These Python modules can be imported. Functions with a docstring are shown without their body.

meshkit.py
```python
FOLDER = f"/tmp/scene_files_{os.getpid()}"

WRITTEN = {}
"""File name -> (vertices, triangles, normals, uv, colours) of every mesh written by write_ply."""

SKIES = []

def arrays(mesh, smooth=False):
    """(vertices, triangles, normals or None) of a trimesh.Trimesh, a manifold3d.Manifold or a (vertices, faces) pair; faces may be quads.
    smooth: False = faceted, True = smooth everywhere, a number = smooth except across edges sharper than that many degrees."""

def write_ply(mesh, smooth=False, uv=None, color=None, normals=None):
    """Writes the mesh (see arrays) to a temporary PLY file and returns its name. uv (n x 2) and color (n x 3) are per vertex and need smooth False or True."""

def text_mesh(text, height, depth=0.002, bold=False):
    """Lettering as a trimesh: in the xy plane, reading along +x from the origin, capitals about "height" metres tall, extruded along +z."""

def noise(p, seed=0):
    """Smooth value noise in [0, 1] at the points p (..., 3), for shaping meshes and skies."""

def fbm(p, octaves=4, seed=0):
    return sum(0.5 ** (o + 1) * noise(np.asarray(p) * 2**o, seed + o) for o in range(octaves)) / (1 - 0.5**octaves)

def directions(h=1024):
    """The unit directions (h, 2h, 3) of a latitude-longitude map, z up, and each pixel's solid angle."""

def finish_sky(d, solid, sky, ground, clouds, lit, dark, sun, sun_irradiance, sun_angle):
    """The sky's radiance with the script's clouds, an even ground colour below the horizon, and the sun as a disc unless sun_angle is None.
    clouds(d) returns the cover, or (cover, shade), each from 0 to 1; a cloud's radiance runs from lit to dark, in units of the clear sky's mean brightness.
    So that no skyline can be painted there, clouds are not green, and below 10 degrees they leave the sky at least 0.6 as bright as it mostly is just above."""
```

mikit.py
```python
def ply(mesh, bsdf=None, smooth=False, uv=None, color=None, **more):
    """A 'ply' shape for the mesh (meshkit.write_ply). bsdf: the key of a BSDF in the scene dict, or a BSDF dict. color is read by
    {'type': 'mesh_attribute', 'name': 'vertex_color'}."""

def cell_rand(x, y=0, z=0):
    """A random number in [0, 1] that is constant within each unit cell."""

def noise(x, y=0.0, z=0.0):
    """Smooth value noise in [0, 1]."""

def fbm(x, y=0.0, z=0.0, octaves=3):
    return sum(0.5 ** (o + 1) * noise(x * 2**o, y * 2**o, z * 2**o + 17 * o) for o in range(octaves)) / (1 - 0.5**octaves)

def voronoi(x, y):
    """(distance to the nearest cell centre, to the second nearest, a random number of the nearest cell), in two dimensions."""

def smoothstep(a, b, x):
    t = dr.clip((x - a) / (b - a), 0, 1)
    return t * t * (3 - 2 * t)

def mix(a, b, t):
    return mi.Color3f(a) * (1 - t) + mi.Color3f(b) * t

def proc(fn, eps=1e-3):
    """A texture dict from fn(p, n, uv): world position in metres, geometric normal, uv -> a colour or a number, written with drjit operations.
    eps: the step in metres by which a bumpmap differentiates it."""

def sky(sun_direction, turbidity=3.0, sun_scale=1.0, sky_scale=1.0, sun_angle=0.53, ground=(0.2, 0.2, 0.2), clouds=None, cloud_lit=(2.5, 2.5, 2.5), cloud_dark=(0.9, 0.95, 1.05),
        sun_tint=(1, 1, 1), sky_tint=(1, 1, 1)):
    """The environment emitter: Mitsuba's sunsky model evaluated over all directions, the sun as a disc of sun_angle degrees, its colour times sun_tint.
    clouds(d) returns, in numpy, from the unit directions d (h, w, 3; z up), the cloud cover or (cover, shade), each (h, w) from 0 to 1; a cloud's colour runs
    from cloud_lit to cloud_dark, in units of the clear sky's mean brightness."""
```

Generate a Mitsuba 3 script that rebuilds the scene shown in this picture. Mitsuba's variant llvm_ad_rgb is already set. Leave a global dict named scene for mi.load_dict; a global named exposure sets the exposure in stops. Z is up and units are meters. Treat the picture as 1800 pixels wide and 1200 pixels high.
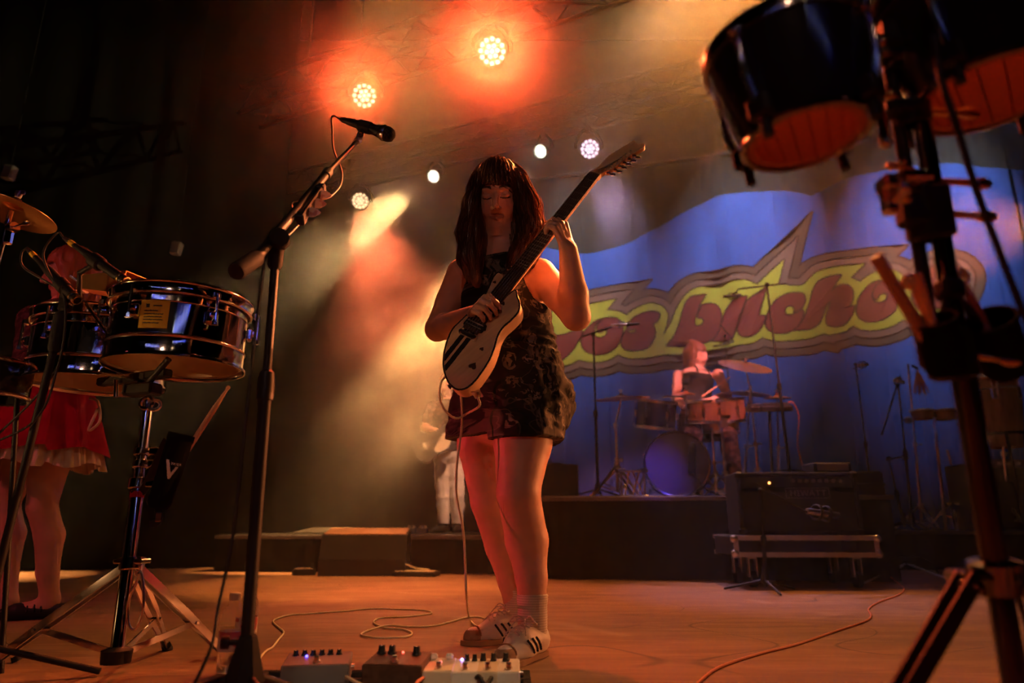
import math, random
import numpy as np, trimesh, shapely
from shapely.geometry import Polygon, LineString, MultiPolygon, Point, box as sbox
from shapely import affinity
import drjit as dr
import mitsuba as mi
import mikit, meshkit
T = mi.ScalarTransform4f
scene, labels = {}, {}
# ---------------------------------------------------------------- camera: low at the stage's edge, tilted up, wide lens
F, CZ, PITCH = 1200.0, 0.38, math.radians(15.0)
CP, SP = math.cos(PITCH), math.sin(PITCH)
scene['camera'] = {'type': 'thinlens', 'fov': math.degrees(2*math.atan(900/F)), 'fov_axis': 'x', 'near_clip': 0.02, 'far_clip': 60.0,
                   'aperture_radius': 0.0056, 'focus_distance': 2.2,
                   'to_world': T().look_at(origin=[0, 0, CZ], target=[0, CP, CZ+SP], up=[0, 0, 1])}
exposure = 6.0
DIM = 1/64    # all lamps are given in display units; the film's exposure takes this back
def P(px, py, Y):
    """the point Y metres up-stage that the photograph shows at this pixel"""
    u, v = (px-900)/F, (600-py)/F
    t = Y/(CP - v*SP)
    return np.array([u*t, Y, CZ + t*(SP + v*CP)])
def PZ(px, py, z=0.0):
    """the same at the height z"""
    u, v = (px-900)/F, (600-py)/F
    t = (z-CZ)/(SP + v*CP)
    return np.array([u*t, t*(CP - v*SP), z])
# ---------------------------------------------------------------- light: every lamp of the rig with its place, aim, colour and power (watts per steradian), cutoff and beam angle; the fixtures follow below
RIG = {
 'red_a': (P(640, 168, 5.2), (-0.9, 0.6, 1.5), (40, 3.6, 1.0), 24, 11),
 'red_b': (P(865, 90, 4.63), (0.0, 1.2, 1.4), (80, 7.2, 2.0), 28, 13),
 'warm_c':  (P(633, 353, 7.6), P(668, 470, 6.6), (128, 22, 8), 15, 6),
 'violet_d': (P(1037, 262, 6.32), (1.25, 5.0, 1.6), (36, 23, 40), 13, 6),
 'cream_e': (P(762, 310, 7.19), P(688, 362, 6.95), (720, 395, 140), 12, 7),
 'green_f': (P(950, 266, 6.6), P(770, 585, 6.5), (1250, 580, 170), 10, 5),
 'front_warm': ((0.9, -3.4, 3.2), (-0.25, 1.75, 0.05), (22, 14, 7.5), 3.6, 2),
 'front_fill': ((-0.6, -3.6, 3.4), (-0.5, 2.2, 1.1), (5.4, 2.9, 1.9), 16, 10),
 'foot_l': ((-2.9, 0.9, 0.2), (-1.15, 1.95, 1.0), (4.5, 2.2, 0.8), 14, 9),
 'bar_g':   (P(1450, -6, 4.3), (1.6, 3.0, 1.0), (4, 1.8, 1), 30, 14),
 'olive_h': ((3.5, 4.7, 5.3), (-0.6, 5.3, 4.5), (72, 60, 24), 14, 7),
 'wash_1': ((0.7, 5.7, 7.5), (0.9, 8.25, 3.7), (124, 134, 136), 13, 5),
 'wash_2': ((4.9, 4.4, 7.5), (4.8, 7.2, 3.6), (124, 134, 136), 13, 5),
 'wash_3': ((2.8, 5.1, 7.5), (2.8, 7.75, 3.6), (124, 134, 136), 13, 5),
 'hair_back': ((2.6, 4.4, 3.9), (0.05, 2.25, 1.45), (950, 230, 72), 4.6, 3),
 'shin_r': ((5.4, 4.0, 0.95), (-0.5, 2.1, 0.6), (50, 15.5, 4.6), 9, 6),
 'rim_r': ((5.3, 6.0, 3.2), (0.05, 2.25, 1.10), (190, 46, 12), 8, 5),
 'side_l': ((-3.6, 0.6, 3.0), (-2.1, 3.0, 0.8), (8.5, 1.0, 1.2), 13, 8),
 'front_red': ((-3.7, 2.45, 0.72), (-0.05, 2.25, 0.52), (17, 0.8, 1.1), 8, 5),
 'drum_key': ((3.2, 0.8, 5.6), (1.75, 6.1, 1.5), (330, 84, 74), 7, 4),
 'guitar_key': ((2.6, 3.2, 6.8), (-0.75, 7.15, 1.25), (320, 150, 84), 6, 4),  # added lamp with no seen source, brightens the guitarist
 'amber_r': ((2.6, 6.0, 7.0), (0.7, 2.9, 0.0), (130, 47, 10.5), 20, 12),
 'amber_l': ((-0.7, 4.3, 7.0), (-1.05, 4.75, 0.1), (190, 70, 17), 10, 7),
 'drum_blue': ((-0.4, -4.0, 4.2), (1.10, 5.5, 0.72), (24, 15, 180), 1.9, 0.8),
}
# ---------------------------------------------------------------- helpers
V = lambda *a: np.array(a, float)
def unit(v): v = np.asarray(v, float); return v/np.linalg.norm(v)
def key_free(k):
    if k not in scene and not any(q.startswith(k+'__') for q in scene): return k
    n = 1
    while ('%s_%03d' % (k, n)) in scene or any(q.startswith('%s_%03d__' % (k, n)) for q in scene): n += 1
    return '%s_%03d' % (k, n)
def cat(ms):
    ms = [trimesh.Trimesh(np.asarray(m[0], float), np.asarray(m[1]), process=False) if isinstance(m, tuple) else m for m in ms]
    return ms[0] if len(ms) == 1 else trimesh.util.concatenate(ms)
_taken = set()
def thing(name, label, category, group=None, kind=None):
    k, n = name, 0
    while k in _taken: n += 1; k = '%s_%03d' % (name, n)
    _taken.add(k)
    labels[k] = {'label': label, 'category': category}
    if group: labels[k]['group'] = group
    if kind: labels[k]['kind'] = kind
    return k
def part(parent, name, mesh, mat, smooth=35, label=None, color=None, uv=None, **more):
    """one mesh of the scene under its holder; returns its key"""
    k = key_free(parent + '__' + name)
    if isinstance(mesh, list): mesh = cat(mesh)
    scene[k] = mikit.ply(mesh, mat, smooth=(True if color is not None or uv is not None else smooth), color=color, uv=uv, **more)
    if label: labels[k] = {'label': label}
    return k
def solo(k, mesh, mat, smooth=35, **kw):
    """a thing that is one mesh; k comes from thing()"""
    if isinstance(mesh, list): mesh = cat(mesh)
    scene[k] = mikit.ply(mesh, mat, smooth=smooth, **kw)
    return k
def struct(name, mesh, mat, smooth=False, **kw):
    if isinstance(mesh, list): mesh = cat(mesh)
    scene[name] = mikit.ply(mesh, mat, smooth=smooth, **kw)
    labels[name] = {'kind': 'structure', 'label': kw.get('label', name.replace('_', ' '))}
def basis(z, hint=(0, 0, 1)):
    z = unit(z); h = np.asarray(hint, float)
    x = np.cross(h, z)
    if np.linalg.norm(x) < 1e-5: x = np.cross(V(0, 1, 0), z)
    x = unit(x); return np.stack([x, np.cross(z, x), z], 1)
def put(m, o=(0, 0, 0), R=None):
    m = m.copy(); v = np.asarray(m.vertices)
    if R is not None: v = v @ np.asarray(R).T
    m.vertices = v + np.asarray(o, float)
    if R is not None and np.linalg.det(R) < 0: m.invert()
    return m
def rotz(a): c, s = math.cos(a), math.sin(a); return np.array([[c, -s, 0], [s, c, 0], [0, 0, 1.]])
def rot(ax, a): return trimesh.transformations.rotation_matrix(a, ax)[:3, :3]
def spline(p, n=8, closed=False):
    p = np.asarray(p, float); N = len(p)
    if closed: q = np.vstack([p[-1], p, p[0], p[1]])
    else: q = np.vstack([2*p[0]-p[1], p, 2*p[-1]-p[-2]])
    out = []
    for i in range(1, len(q)-2):
        t = np.linspace(0, 1, n, endpoint=False)[:, None]
        a, b, c, d = q[i-1], q[i], q[i+1], q[i+2]
        out.append(.5*(2*b + (c-a)*t + (2*a-5*b+4*c-d)*t**2 + (3*b-a-3*c+d)*t**3))
    if not closed: out.append(p[-1][None])
    return np.vstack(out)
def tube(pts, r, n=10, caps=True, closed=False):
    p = np.asarray(pts, float); m = len(p); r = np.broadcast_to(np.asarray(r, float), (m,))
    t = (np.roll(p, -1, 0)-np.roll(p, 1, 0)) if closed else np.gradient(p, axis=0)
    t = t/(np.linalg.norm(t, axis=1, keepdims=True)+1e-12)
    a = np.cross(t[0], [0, 0, 1.]); 
    if np.linalg.norm(a) < .1: a = np.cross(t[0], [1., 0, 0])
    a = unit(a); fr = []
    for i in range(m):
        a = a - t[i]*np.dot(a, t[i]); a = unit(a); fr.append(a)
    A = np.array(fr); B = np.cross(t, A)
    ang = np.arange(n)*2*np.pi/n
    v = (p[:, None] + r[:, None, None]*(np.cos(ang)[None, :, None]*A[:, None] + np.sin(ang)[None, :, None]*B[:, None])).reshape(-1, 3)
    M = m if closed else m-1
    i, j = np.meshgrid(np.arange(M), np.arange(n), indexing='ij'); i2 = (i+1) % m; j2 = (j+1) % n
    f = np.concatenate([np.stack([i*n+j, i*n+j2, i2*n+j2], -1).reshape(-1, 3), np.stack([i*n+j, i2*n+j2, i2*n+j], -1).reshape(-1, 3)])
    if caps and not closed:
        v = np.vstack([v, p[0], p[-1]]); c0, c1 = len(v)-2, len(v)-1; jj = np.arange(n); j2 = (jj+1) % n
        f = np.vstack([f, np.stack([np.full(n, c0), j2, jj], 1), np.stack([np.full(n, c1), (m-1)*n+jj, (m-1)*n+j2], 1)])
    return trimesh.Trimesh(v, f, process=False)
def cyl(a, b, r, r2=None, n=14):
    return tube([a, b], [r, r if r2 is None else r2], n)
def lathe(prof, o=(0, 0, 0), ax=(0, 0, 1), n=32, hint=(0, 0, 1)):
    """a profile of (radius, height) turned about ax"""
    pr = np.asarray(prof, float); m = len(pr); ang = np.arange(n)*2*np.pi/n
    v = np.stack([pr[:, None, 0]*np.cos(ang), pr[:, None, 0]*np.sin(ang), np.broadcast_to(pr[:, None, 1], (m, n))], -1).reshape(-1, 3)
    i, j = np.meshgrid(np.arange(m-1), np.arange(n), indexing='ij'); j2 = (j+1) % n
    f = np.concatenate([np.stack([i*n+j, i*n+j2, (i+1)*n+j2], -1).reshape(-1, 3), np.stack([i*n+j, (i+1)*n+j2, (i+1)*n+j], -1).reshape(-1, 3)])
    keep = np.linalg.norm(np.cross(v[f[:, 1]]-v[f[:, 0]], v[f[:, 2]]-v[f[:, 0]]), axis=1) > 1e-14
    return put(trimesh.Trimesh(v, f[keep], process=False), o, basis(ax, hint if abs(np.dot(unit(ax), unit(hint))) < .98 else (0, 1, 0)))
def rbox(sx, sy, sz, b=.004, o=(0, 0, 0), R=None):
    """a box with bevelled edges, centred"""
    h = np.array([sx, sy, sz])/2; b = min(b, h.min()*.9); pts = []
    for s in np.ndindex(2, 2, 2):
        s = np.array(s)*2-1
        for k in range(3):
            q = h - b; q[k] = h[k]; pts.append(s*q)
    return put(trimesh.convex.convex_hull(np.array(pts)), o, R)
def ball(c, r, n=12):
    m = trimesh.creation.uv_sphere(1.0, count=[n, 2*n]); r = np.broadcast_to(r, (3,))
    return trimesh.Trimesh(np.asarray(m.vertices)*r+np.asarray(c, float), m.faces, process=False)
def torus(c, ax, R_, r, n=40, m=8, hint=(0, 0, 1)):
    b = basis(ax, hint); a = np.arange(n)*2*np.pi/n
    return tube(np.asarray(c)+R_*(np.cos(a)[:, None]*b[:, 0]+np.sin(a)[:, None]*b[:, 1]), r, m, closed=True)
def extrude(poly, h, o=(0, 0, 0), R=None):
    ps = [poly] if isinstance(poly, Polygon) else list(poly.geoms)
    return put(cat([trimesh.creation.extrude_polygon(p, h, engine='earcut') for p in ps if p.area > 1e-9]), o, R)
def strap(pts, w, t, up):
    """a flat band of width w and thickness t along pts; up: one vector per point or one for all, the band's normal"""
    p = np.asarray(pts, float); tt = np.gradient(p, axis=0); tt /= np.linalg.norm(tt, axis=1, keepdims=True)
    up = np.broadcast_to(np.asarray(up, float), p.shape); s = np.cross(tt, up); s /= np.linalg.norm(s, axis=1, keepdims=True); u = np.cross(s, tt)
    w = np.broadcast_to(w, (len(p),))[:, None]
    v = np.stack([p-s*w/2-u*t/2, p+s*w/2-u*t/2, p+s*w/2+u*t/2, p-s*w/2+u*t/2], 1).reshape(-1, 3); f = []
    for i in range(len(p)-1):
        for j in range(4):
            a, b = i*4+j, i*4+(j+1) % 4; f += [[a, b, b+4], [a, b+4, a+4]]
    e = (len(p)-1)*4; f += [[0, 2, 1], [0, 3, 2], [e, e+1, e+2], [e, e+2, e+3]]
    return trimesh.Trimesh(v, np.array(f), process=False)
# ---- implicit surfaces: a distance function meshed with surface nets on a sparse grid
def nets(fn, lo, hi, h, m=5, slack=1.15):
    lo, hi = np.asarray(lo, float), np.asarray(hi, float); H = h*m
    nc = np.maximum(1, np.ceil((hi-lo)/H).astype(int))
    ci = np.stack(np.meshgrid(*[np.arange(k) for k in nc], indexing='ij'), -1).reshape(-1, 3)
    d = np.concatenate([fn(lo+(c+.5)*H) for c in np.array_split(ci, max(1, len(ci)//200000))])
    ci = ci[np.abs(d) < slack*H]
    nf = nc*m+1; lin = lambda q: (q[..., 0]*nf[1]+q[..., 1])*nf[2]+q[..., 2]
    off = np.stack(np.meshgrid(*[np.arange(m+1)]*3, indexing='ij'), -1).reshape(-1, 3)
    ids = np.unique(lin(ci[:, None]*m+off).ravel())
    idx = np.stack([ids//(nf[1]*nf[2]), ids//nf[2] % nf[1], ids % nf[2]], 1)
    val = np.concatenate([fn(lo+c*h) for c in np.array_split(idx, max(1, len(idx)//150000))]); val = np.where(val == 0, 1e-9, val)
    cells = (ci[:, None]*m+off[(off < m).all(1)]).reshape(-1, 3)
    c8 = np.array(list(np.ndindex(2, 2, 2)))
    look = np.full(int(np.prod(nf)), -1, np.int32); look[ids] = np.arange(len(ids))
    cv = val[look[lin(cells[:, None]+c8)]]
    mix_ = (cv.min(1) < 0) & (cv.max(1) > 0); cells, cv = cells[mix_], cv[mix_]
    acc, cnt = np.zeros((len(cells), 3)), np.zeros(len(cells))
    for a in range(8):
        for b in range(a+1, 8):
            if np.abs(c8[a]-c8[b]).sum() == 1:
                x = (cv[:, a] < 0) != (cv[:, b] < 0); t = np.where(x, cv[:, a]/np.where(x, cv[:, a]-cv[:, b], 1), 0)
                acc += np.where(x[:, None], c8[a]+t[:, None]*(c8[b]-c8[a]), 0); cnt += x
    v = lo + (cells+acc/cnt[:, None])*h
    cid = np.full(int(np.prod(nf)), -1, np.int32); cid[lin(cells)] = np.arange(len(cells))
    F_ = []
    for ax in range(3):
        e = np.zeros(3, int); e[ax] = 1; u = np.roll(e, 1); w = np.roll(e, 2)
        s0 = cv[:, 0] < 0; s1 = cv[:, int(4*e[0]+2*e[1]+e[2])] < 0; x = s0 != s1
        c = cells[x]; ok = (c-u-w >= 0).all(1); c, inside = c[ok], s0[x][ok]
        q = np.stack([cid[lin(c)], cid[lin(c-u)], cid[lin(c-u-w)], cid[lin(c-w)]], 1)
        g = (q >= 0).all(1); q, inside = q[g], inside[g]
        q[~inside] = q[~inside][:, ::-1]
        F_.append(q)
    q = np.vstack(F_); f = np.vstack([q[:, [0, 1, 2]], q[:, [0, 2, 3]]])
    m_ = trimesh.Trimesh(v, f, process=False)
    if m_.volume < 0: m_.invert()
    return m_
def smin(a, b, k):
    h = np.clip(.5+.5*(b-a)/k, 0, 1); return b+(a-b)*h-k*h*(1-h)
def smax(a, b, k): return -smin(-a, -b, k)
def bone(p, a, b, ra, rb):
    a, b = np.asarray(a, float), np.asarray(b, float); ba = b-a
    t = np.clip(((p-a)@ba)/np.dot(ba, ba), 0, 1)
    return np.linalg.norm(p-a-t[:, None]*ba, axis=1)-(ra+(rb-ra)*t)
def blob(p, c, r, R=None):
    q = p-np.asarray(c, float)
    if R is not None: q = q@np.asarray(R)
    r = np.broadcast_to(np.asarray(r, float), (3,)); k0 = np.linalg.norm(q/r, axis=1); k1 = np.linalg.norm(q/(r*r), axis=1)
    return np.where(k1 > 1e-9, k0*(k0-1)/np.maximum(k1, 1e-9), -r.min())
def trunk(p, st):
    """elliptic sections: (centre, side, front, half width, half depth) one above another"""
    best = None
    for (c0, s0, f0, a0, b0), (c1, s1, f1, a1, b1) in zip(st[:-1], st[1:]):
        ba = c1-c0; t = np.clip(((p-c0)@ba)/np.dot(ba, ba), 0, 1)[:, None]
        q = p-c0-t*ba; s = s0+(s1-s0)*t; f = f0+(f1-f0)*t
        s = s/np.linalg.norm(s, axis=1, keepdims=True); f = f-s*(f*s).sum(1, keepdims=True); f = f/np.linalg.norm(f, axis=1, keepdims=True); u = np.cross(s, f)
        t = t[:, 0]; A, B = a0+(a1-a0)*t, b0+(b1-b0)*t; C = np.minimum(A, B)*.7
        n = np.sqrt(((q*s).sum(1)/A)**2+((q*f).sum(1)/B)**2+((q*u).sum(1)/C)**2)
        d = (n-1)*np.minimum(A, B)
        best = d if best is None else smin(best, d, .02)
    return best
def fingers(wrist, D, N, thumb, curl=(20, 35, 25), spread=.0, tcurl=25, s=1.0, tdir=None, each=None):
    """bones of a hand: D to the knuckles, N out of the palm, thumb towards the thumb's side. Returns [(a, b, ra, rb)]"""
    D, N = unit(D), np.asarray(N, float); N = unit(N-D*np.dot(N, D)); S = np.cross(D, N); S = S if np.dot(S, thumb) > 0 else -S
    w = np.asarray(wrist, float); out = []
    for i, (off, ml, L) in enumerate([(.030, .088, .072), (.010, .092, .080), (-.010, .088, .074), (-.028, .080, .058)]):
        k = w+s*(S*off+D*ml)
        out.append((w+s*S*off*.55+s*D*.012, k, .0145*s, .0112*s))
        d = unit(D+S*spread*(1.5-i)*.25); a = 0; cu = each[i] if each else curl
        for fr, c, ra, rb in ((.45, cu[0], .0098, .0088), (.30, cu[1], .0088, .0080), (.25, cu[2], .0080, .0068)):
            a += math.radians(c); e = k+s*L*fr*(unit(d)*math.cos(a)+N*math.sin(a)); out.append((k, e, ra*s, rb*s)); k = e
    b = w+s*(S*.020+D*.018+N*.008); td = unit(D*.6+S*.75+N*.35) if tdir is None else unit(tdir)
    k1 = b+s*.040*td; ax = unit(np.cross(td, D)) if np.linalg.norm(np.cross(td, D)) > .1 else N
    d2 = rot(ax, math.radians(tcurl))@td; k2 = k1+s*.032*d2; d3 = rot(ax, math.radians(tcurl*.8))@d2
    out += [(b, k1, .0165*s, .0115*s), (k1, k2, .0112*s, .0098*s), (k2, k2+s*.024*d3, .0098*s, .0078*s)]
    return out
def hand_sdf(p, bones):
    d = None; n = len(bones)
    for i, (a, b, ra, rb) in enumerate(bones):
        e = bone(p, a, b, ra, rb); palm = i in (0, 4, 8, 12, 16)
        d = e if d is None else smin(d, e, .010 if palm else .0035)
    return d
# ---------------------------------------------------------------- materials
def rgb(*c): return {'type': 'rgb', 'value': [float(x) for x in c]}
def pr(name, col, rough=.5, metal=0., spec=.5, **kw):
    base = col if isinstance(col, dict) else rgb(*col)
    scene[name] = {'type': 'twosided', 'inner': {'type': 'principled', 'base_color': base, 'roughness': rough if isinstance(rough, dict) else float(rough), 'metallic': float(metal), 'specular': float(spec), **kw}}
VC = {'type': 'mesh_attribute', 'name': 'vertex_color'}
sm, fb, nz, mx = mikit.smoothstep, mikit.fbm, mikit.noise, mikit.mix
def f_floor(p, n, uv):
    w = fb(p.x*.7+9, p.y*.9, 5, 4); g = fb(p.x*3.1, p.y*17, 0, 4); s = fb(p.x*9+p.y*2, p.y*60, 3, 3)
    c = mx((.17, .085, .046), (.28, .150, .082), dr.clip(sm(.25, .75, w)*.6+sm(.3, .7, g)*.4, 0, 1)); c = mx(c, (.36, .21, .12), sm(.58, .78, s)*.35)
    x2, y2 = p.x*.83+p.y*.55, p.y*.83-p.x*.55
    sc = sm(.010, .0, dr.abs(nz(x2*2.1, y2*2.3, 2)-.5))*sm(.52, .64, fb(p.x*1.1, p.y*1.7, 8, 2))
    sc2 = sm(.06, .0, dr.abs(fb(x2*3+40, y2*.7, 4, 2)-.47))*sm(.56, .66, fb(x2*1.7, y2*5, 12, 3))
    c = mx(c, (.08, .05, .04), dr.clip(sc*.6, 0, 1)); c = mx(c, (.42, .28, .18), sc2*.3)
    st = sm(.60, .72, fb(p.x*2.3+4+g, p.y*2.3, 6, 4)); return mx(c, (.16, .09, .06), st*.5)
pr('m_floor', mikit.proc(f_floor), mikit.proc(lambda p, n, uv: .46+.25*fb(p.x*4, p.y*6, 2, 3)), spec=.35)
def f_black(p, n, uv): return mx((.006, .0055, .005), (.014, .012, .011), fb(p.x*14, p.y*14, p.z*14, 3))
pr('m_black_cloth', mikit.proc(f_black), .95, spec=.1)
pr('m_black_even', (.007, .0065, .006), .95, spec=.05)
pr('m_black', (.014, .013, .013), .5, spec=.35)
pr('m_black_matte', (.025, .023, .022), .8, spec=.2)
pr('m_rubber', (.02, .02, .02), .7, spec=.3)
pr('m_chrome', (.78, .77, .76), .09, 1.0)
pr('m_steel', (.62, .60, .58), .24, 1.0)
pr('m_alu', (.55, .53, .51), .42, .35)
pr('m_brass', (.86, .60, .26), .22, 1.0)
pr('m_cymbal', mikit.proc(lambda p, n, uv: mx((.80, .47, .20), (.66, .36, .14), fb(p.x*30, p.y*30, p.z*30, 3))), .33, .9)
scene['m_skin'] = {'type': 'twosided', 'inner': {'type': 'principled', 'base_color': VC, 'roughness': .48, 'specular': .4}}
pr('m_hair', mikit.proc(lambda p, n, uv: mx((.055, .026, .016), (.20, .095, .05), fb(p.x*160, p.y*160, p.z*7, 3))), .38, spec=.6)
scene['m_hair_strand'] = {'type': 'principledthin', 'base_color': rgb(.20, .085, .045), 'roughness': .35, 'diff_trans': 1.6, 'spec_trans': 0.0}
pr('m_hair_auburn', mikit.proc(lambda p, n, uv: mx((.10, .042, .028), (.22, .10, .06), fb(p.x*120, p.y*120, p.z*5, 3))), .4, spec=.5)
pr('m_gold_lit_lining', (.80, .66, .46), .48, .75)  # gold light inside the timbales, put into the colour of the steel
pr('m_hair_red', mikit.proc(lambda p, n, uv: mx((.42, .12, .05), (.62, .24, .10), fb(p.x*120, p.y*120, p.z*5, 3))), .4, spec=.5)
pr('m_hair_blond', mikit.proc(lambda p, n, uv: mx((.22, .13, .07), (.45, .29, .16), fb(p.x*120, p.y*120, p.z*5, 3))), .4, spec=.5)
def f_print(p, n, uv):
    """a black cloth printed with pale line drawings and flower heads"""
    a, b = p.x*.9+p.y*.6, p.z
    a, b = a+.03*fb(a*14, b*14, 7, 2), b+.03*fb(a*14, b*14, 21, 2)
    d1, d2, r = mikit.voronoi(a*19, b*19)
    rim = sm(.07, .03, dr.abs(d1-.34))*sm(.45, .6, fb(a*90, b*90, 2, 2))
    scr = sm(.055, .015, dr.abs(fb(a*42, b*42, 4, 3)-.5))*sm(.50, .40, d1)
    pet = sm(.46, .60, fb(a*110, b*110, 1, 2))*sm(.34, .22, d1)
    vine = sm(.022, .008, dr.abs(fb(a*13, b*13, 9, 3)-.5))
    hat = sm(.40, .62, fb(a*120+3, b*34, 2, 3))*sm(.50, .60, fb(a*10, b*10, 9, 2))
    k = dr.select(r > .5, rim*.6+pet*.9, dr.select(r > .2, scr*.5, 0.))+vine*.2+hat*.65
    return mx((.012, .012, .010), (.27, .24, .19), dr.clip(k, 0, 1)*.6)
pr('m_print', mikit.proc(f_print), .8, spec=.25)
pr('m_red_cloth', mikit.proc(lambda p, n, uv: mx((.30, .006, .020), (.42, .014, .034), fb(p.x*20, p.y*20, p.z*20, 3))), .75, spec=.06)
pr('m_cream_cloth', mikit.proc(lambda p, n, uv: mx((.60, .48, .34), (.78, .66, .5), fb(p.x*40, p.y*40, p.z*40, 3))), .85, spec=.2)
pr('m_dark_cloth', mikit.proc(lambda p, n, uv: mx((.03, .016, .014), (.11, .05, .045), sm(.4, .7, fb(p.x*35, p.y*35, p.z*35, 3)))), .85, spec=.2)
pr('m_white_cloth', mikit.proc(lambda p, n, uv: mx((.62, .56, .5), (.78, .72, .66), fb(p.x*18, p.y*18, p.z*18, 3))), .85, spec=.2)
pr('m_leather_white', mikit.proc(lambda p, n, uv: mx((.66, .60, .50), (.80, .75, .66), fb(p.x*50, p.y*50, p.z*50, 3))), .45)
pr('m_gum', (.30, .16, .08), .6)
pr('m_sock', mikit.proc(lambda p, n, uv: mx((.55, .49, .42), (.72, .66, .58), .5+.5*dr.sin(p.z*900))), .9, spec=.15)
def f_maple(p, n, uv):
    a = p.x*.75+p.z*.66; g = fb(a*14, (p.x*.66-p.z*.75)*120, p.y*30, 4); return mx((.62, .40, .24), (.80, .58, .38), g)
pr('m_maple', mikit.proc(f_maple), .28, spec=.5, clearcoat=.5, clearcoat_gloss=.9)
pr('m_rosewood', mikit.proc(lambda p, n, uv: mx((.035, .016, .010), (.09, .045, .028), fb(p.x*90, p.z*90, p.y*20, 3))), .45)
pr('m_stick', mikit.proc(lambda p, n, uv: mx((.68, .36, .20), (.84, .52, .30), fb(p.x*60, p.y*60, p.z*15, 3))), .4)
pr('m_shell_black', (.010, .010, .014), .12, spec=.6, clearcoat=1.0, clearcoat_gloss=.97)
pr('m_shell_wood', mikit.proc(lambda p, n, uv: mx((.10, .038, .02), (.24, .095, .045), fb(p.x*40, p.y*40, p.z*6, 3))), .25, clearcoat=.8)
pr('m_bongo_wood', mikit.proc(lambda p, n, uv: mx((.46, .13, .065), (.56, .18, .085), fb(p.x*60, p.y*60, p.z*9, 3))), .6)
scene['m_skinhead'] = {'type': 'principledthin', 'base_color': rgb(.82, .72, .6), 'roughness': .6, 'diff_trans': 0.9, 'spec_trans': 0.0}
pr('m_drumhead', (.62, .60, .58), .55)
pr('m_paper_yellow', (.72, .46, .03), .7)
pr('m_ink', (.03, .025, .02), .7)
pr('m_paint_white', (.72, .68, .60), .35)
pr('m_paint_cream', (.66, .56, .40), .4)
pr('m_paint_grey', (.16, .15, .15), .45)
pr('m_cable_cream', (.62, .60, .42), .5)
pr('m_cable_black', (.02, .02, .02), .5)
pr('m_cable_orange', (.60, .20, .10), .5)
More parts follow.
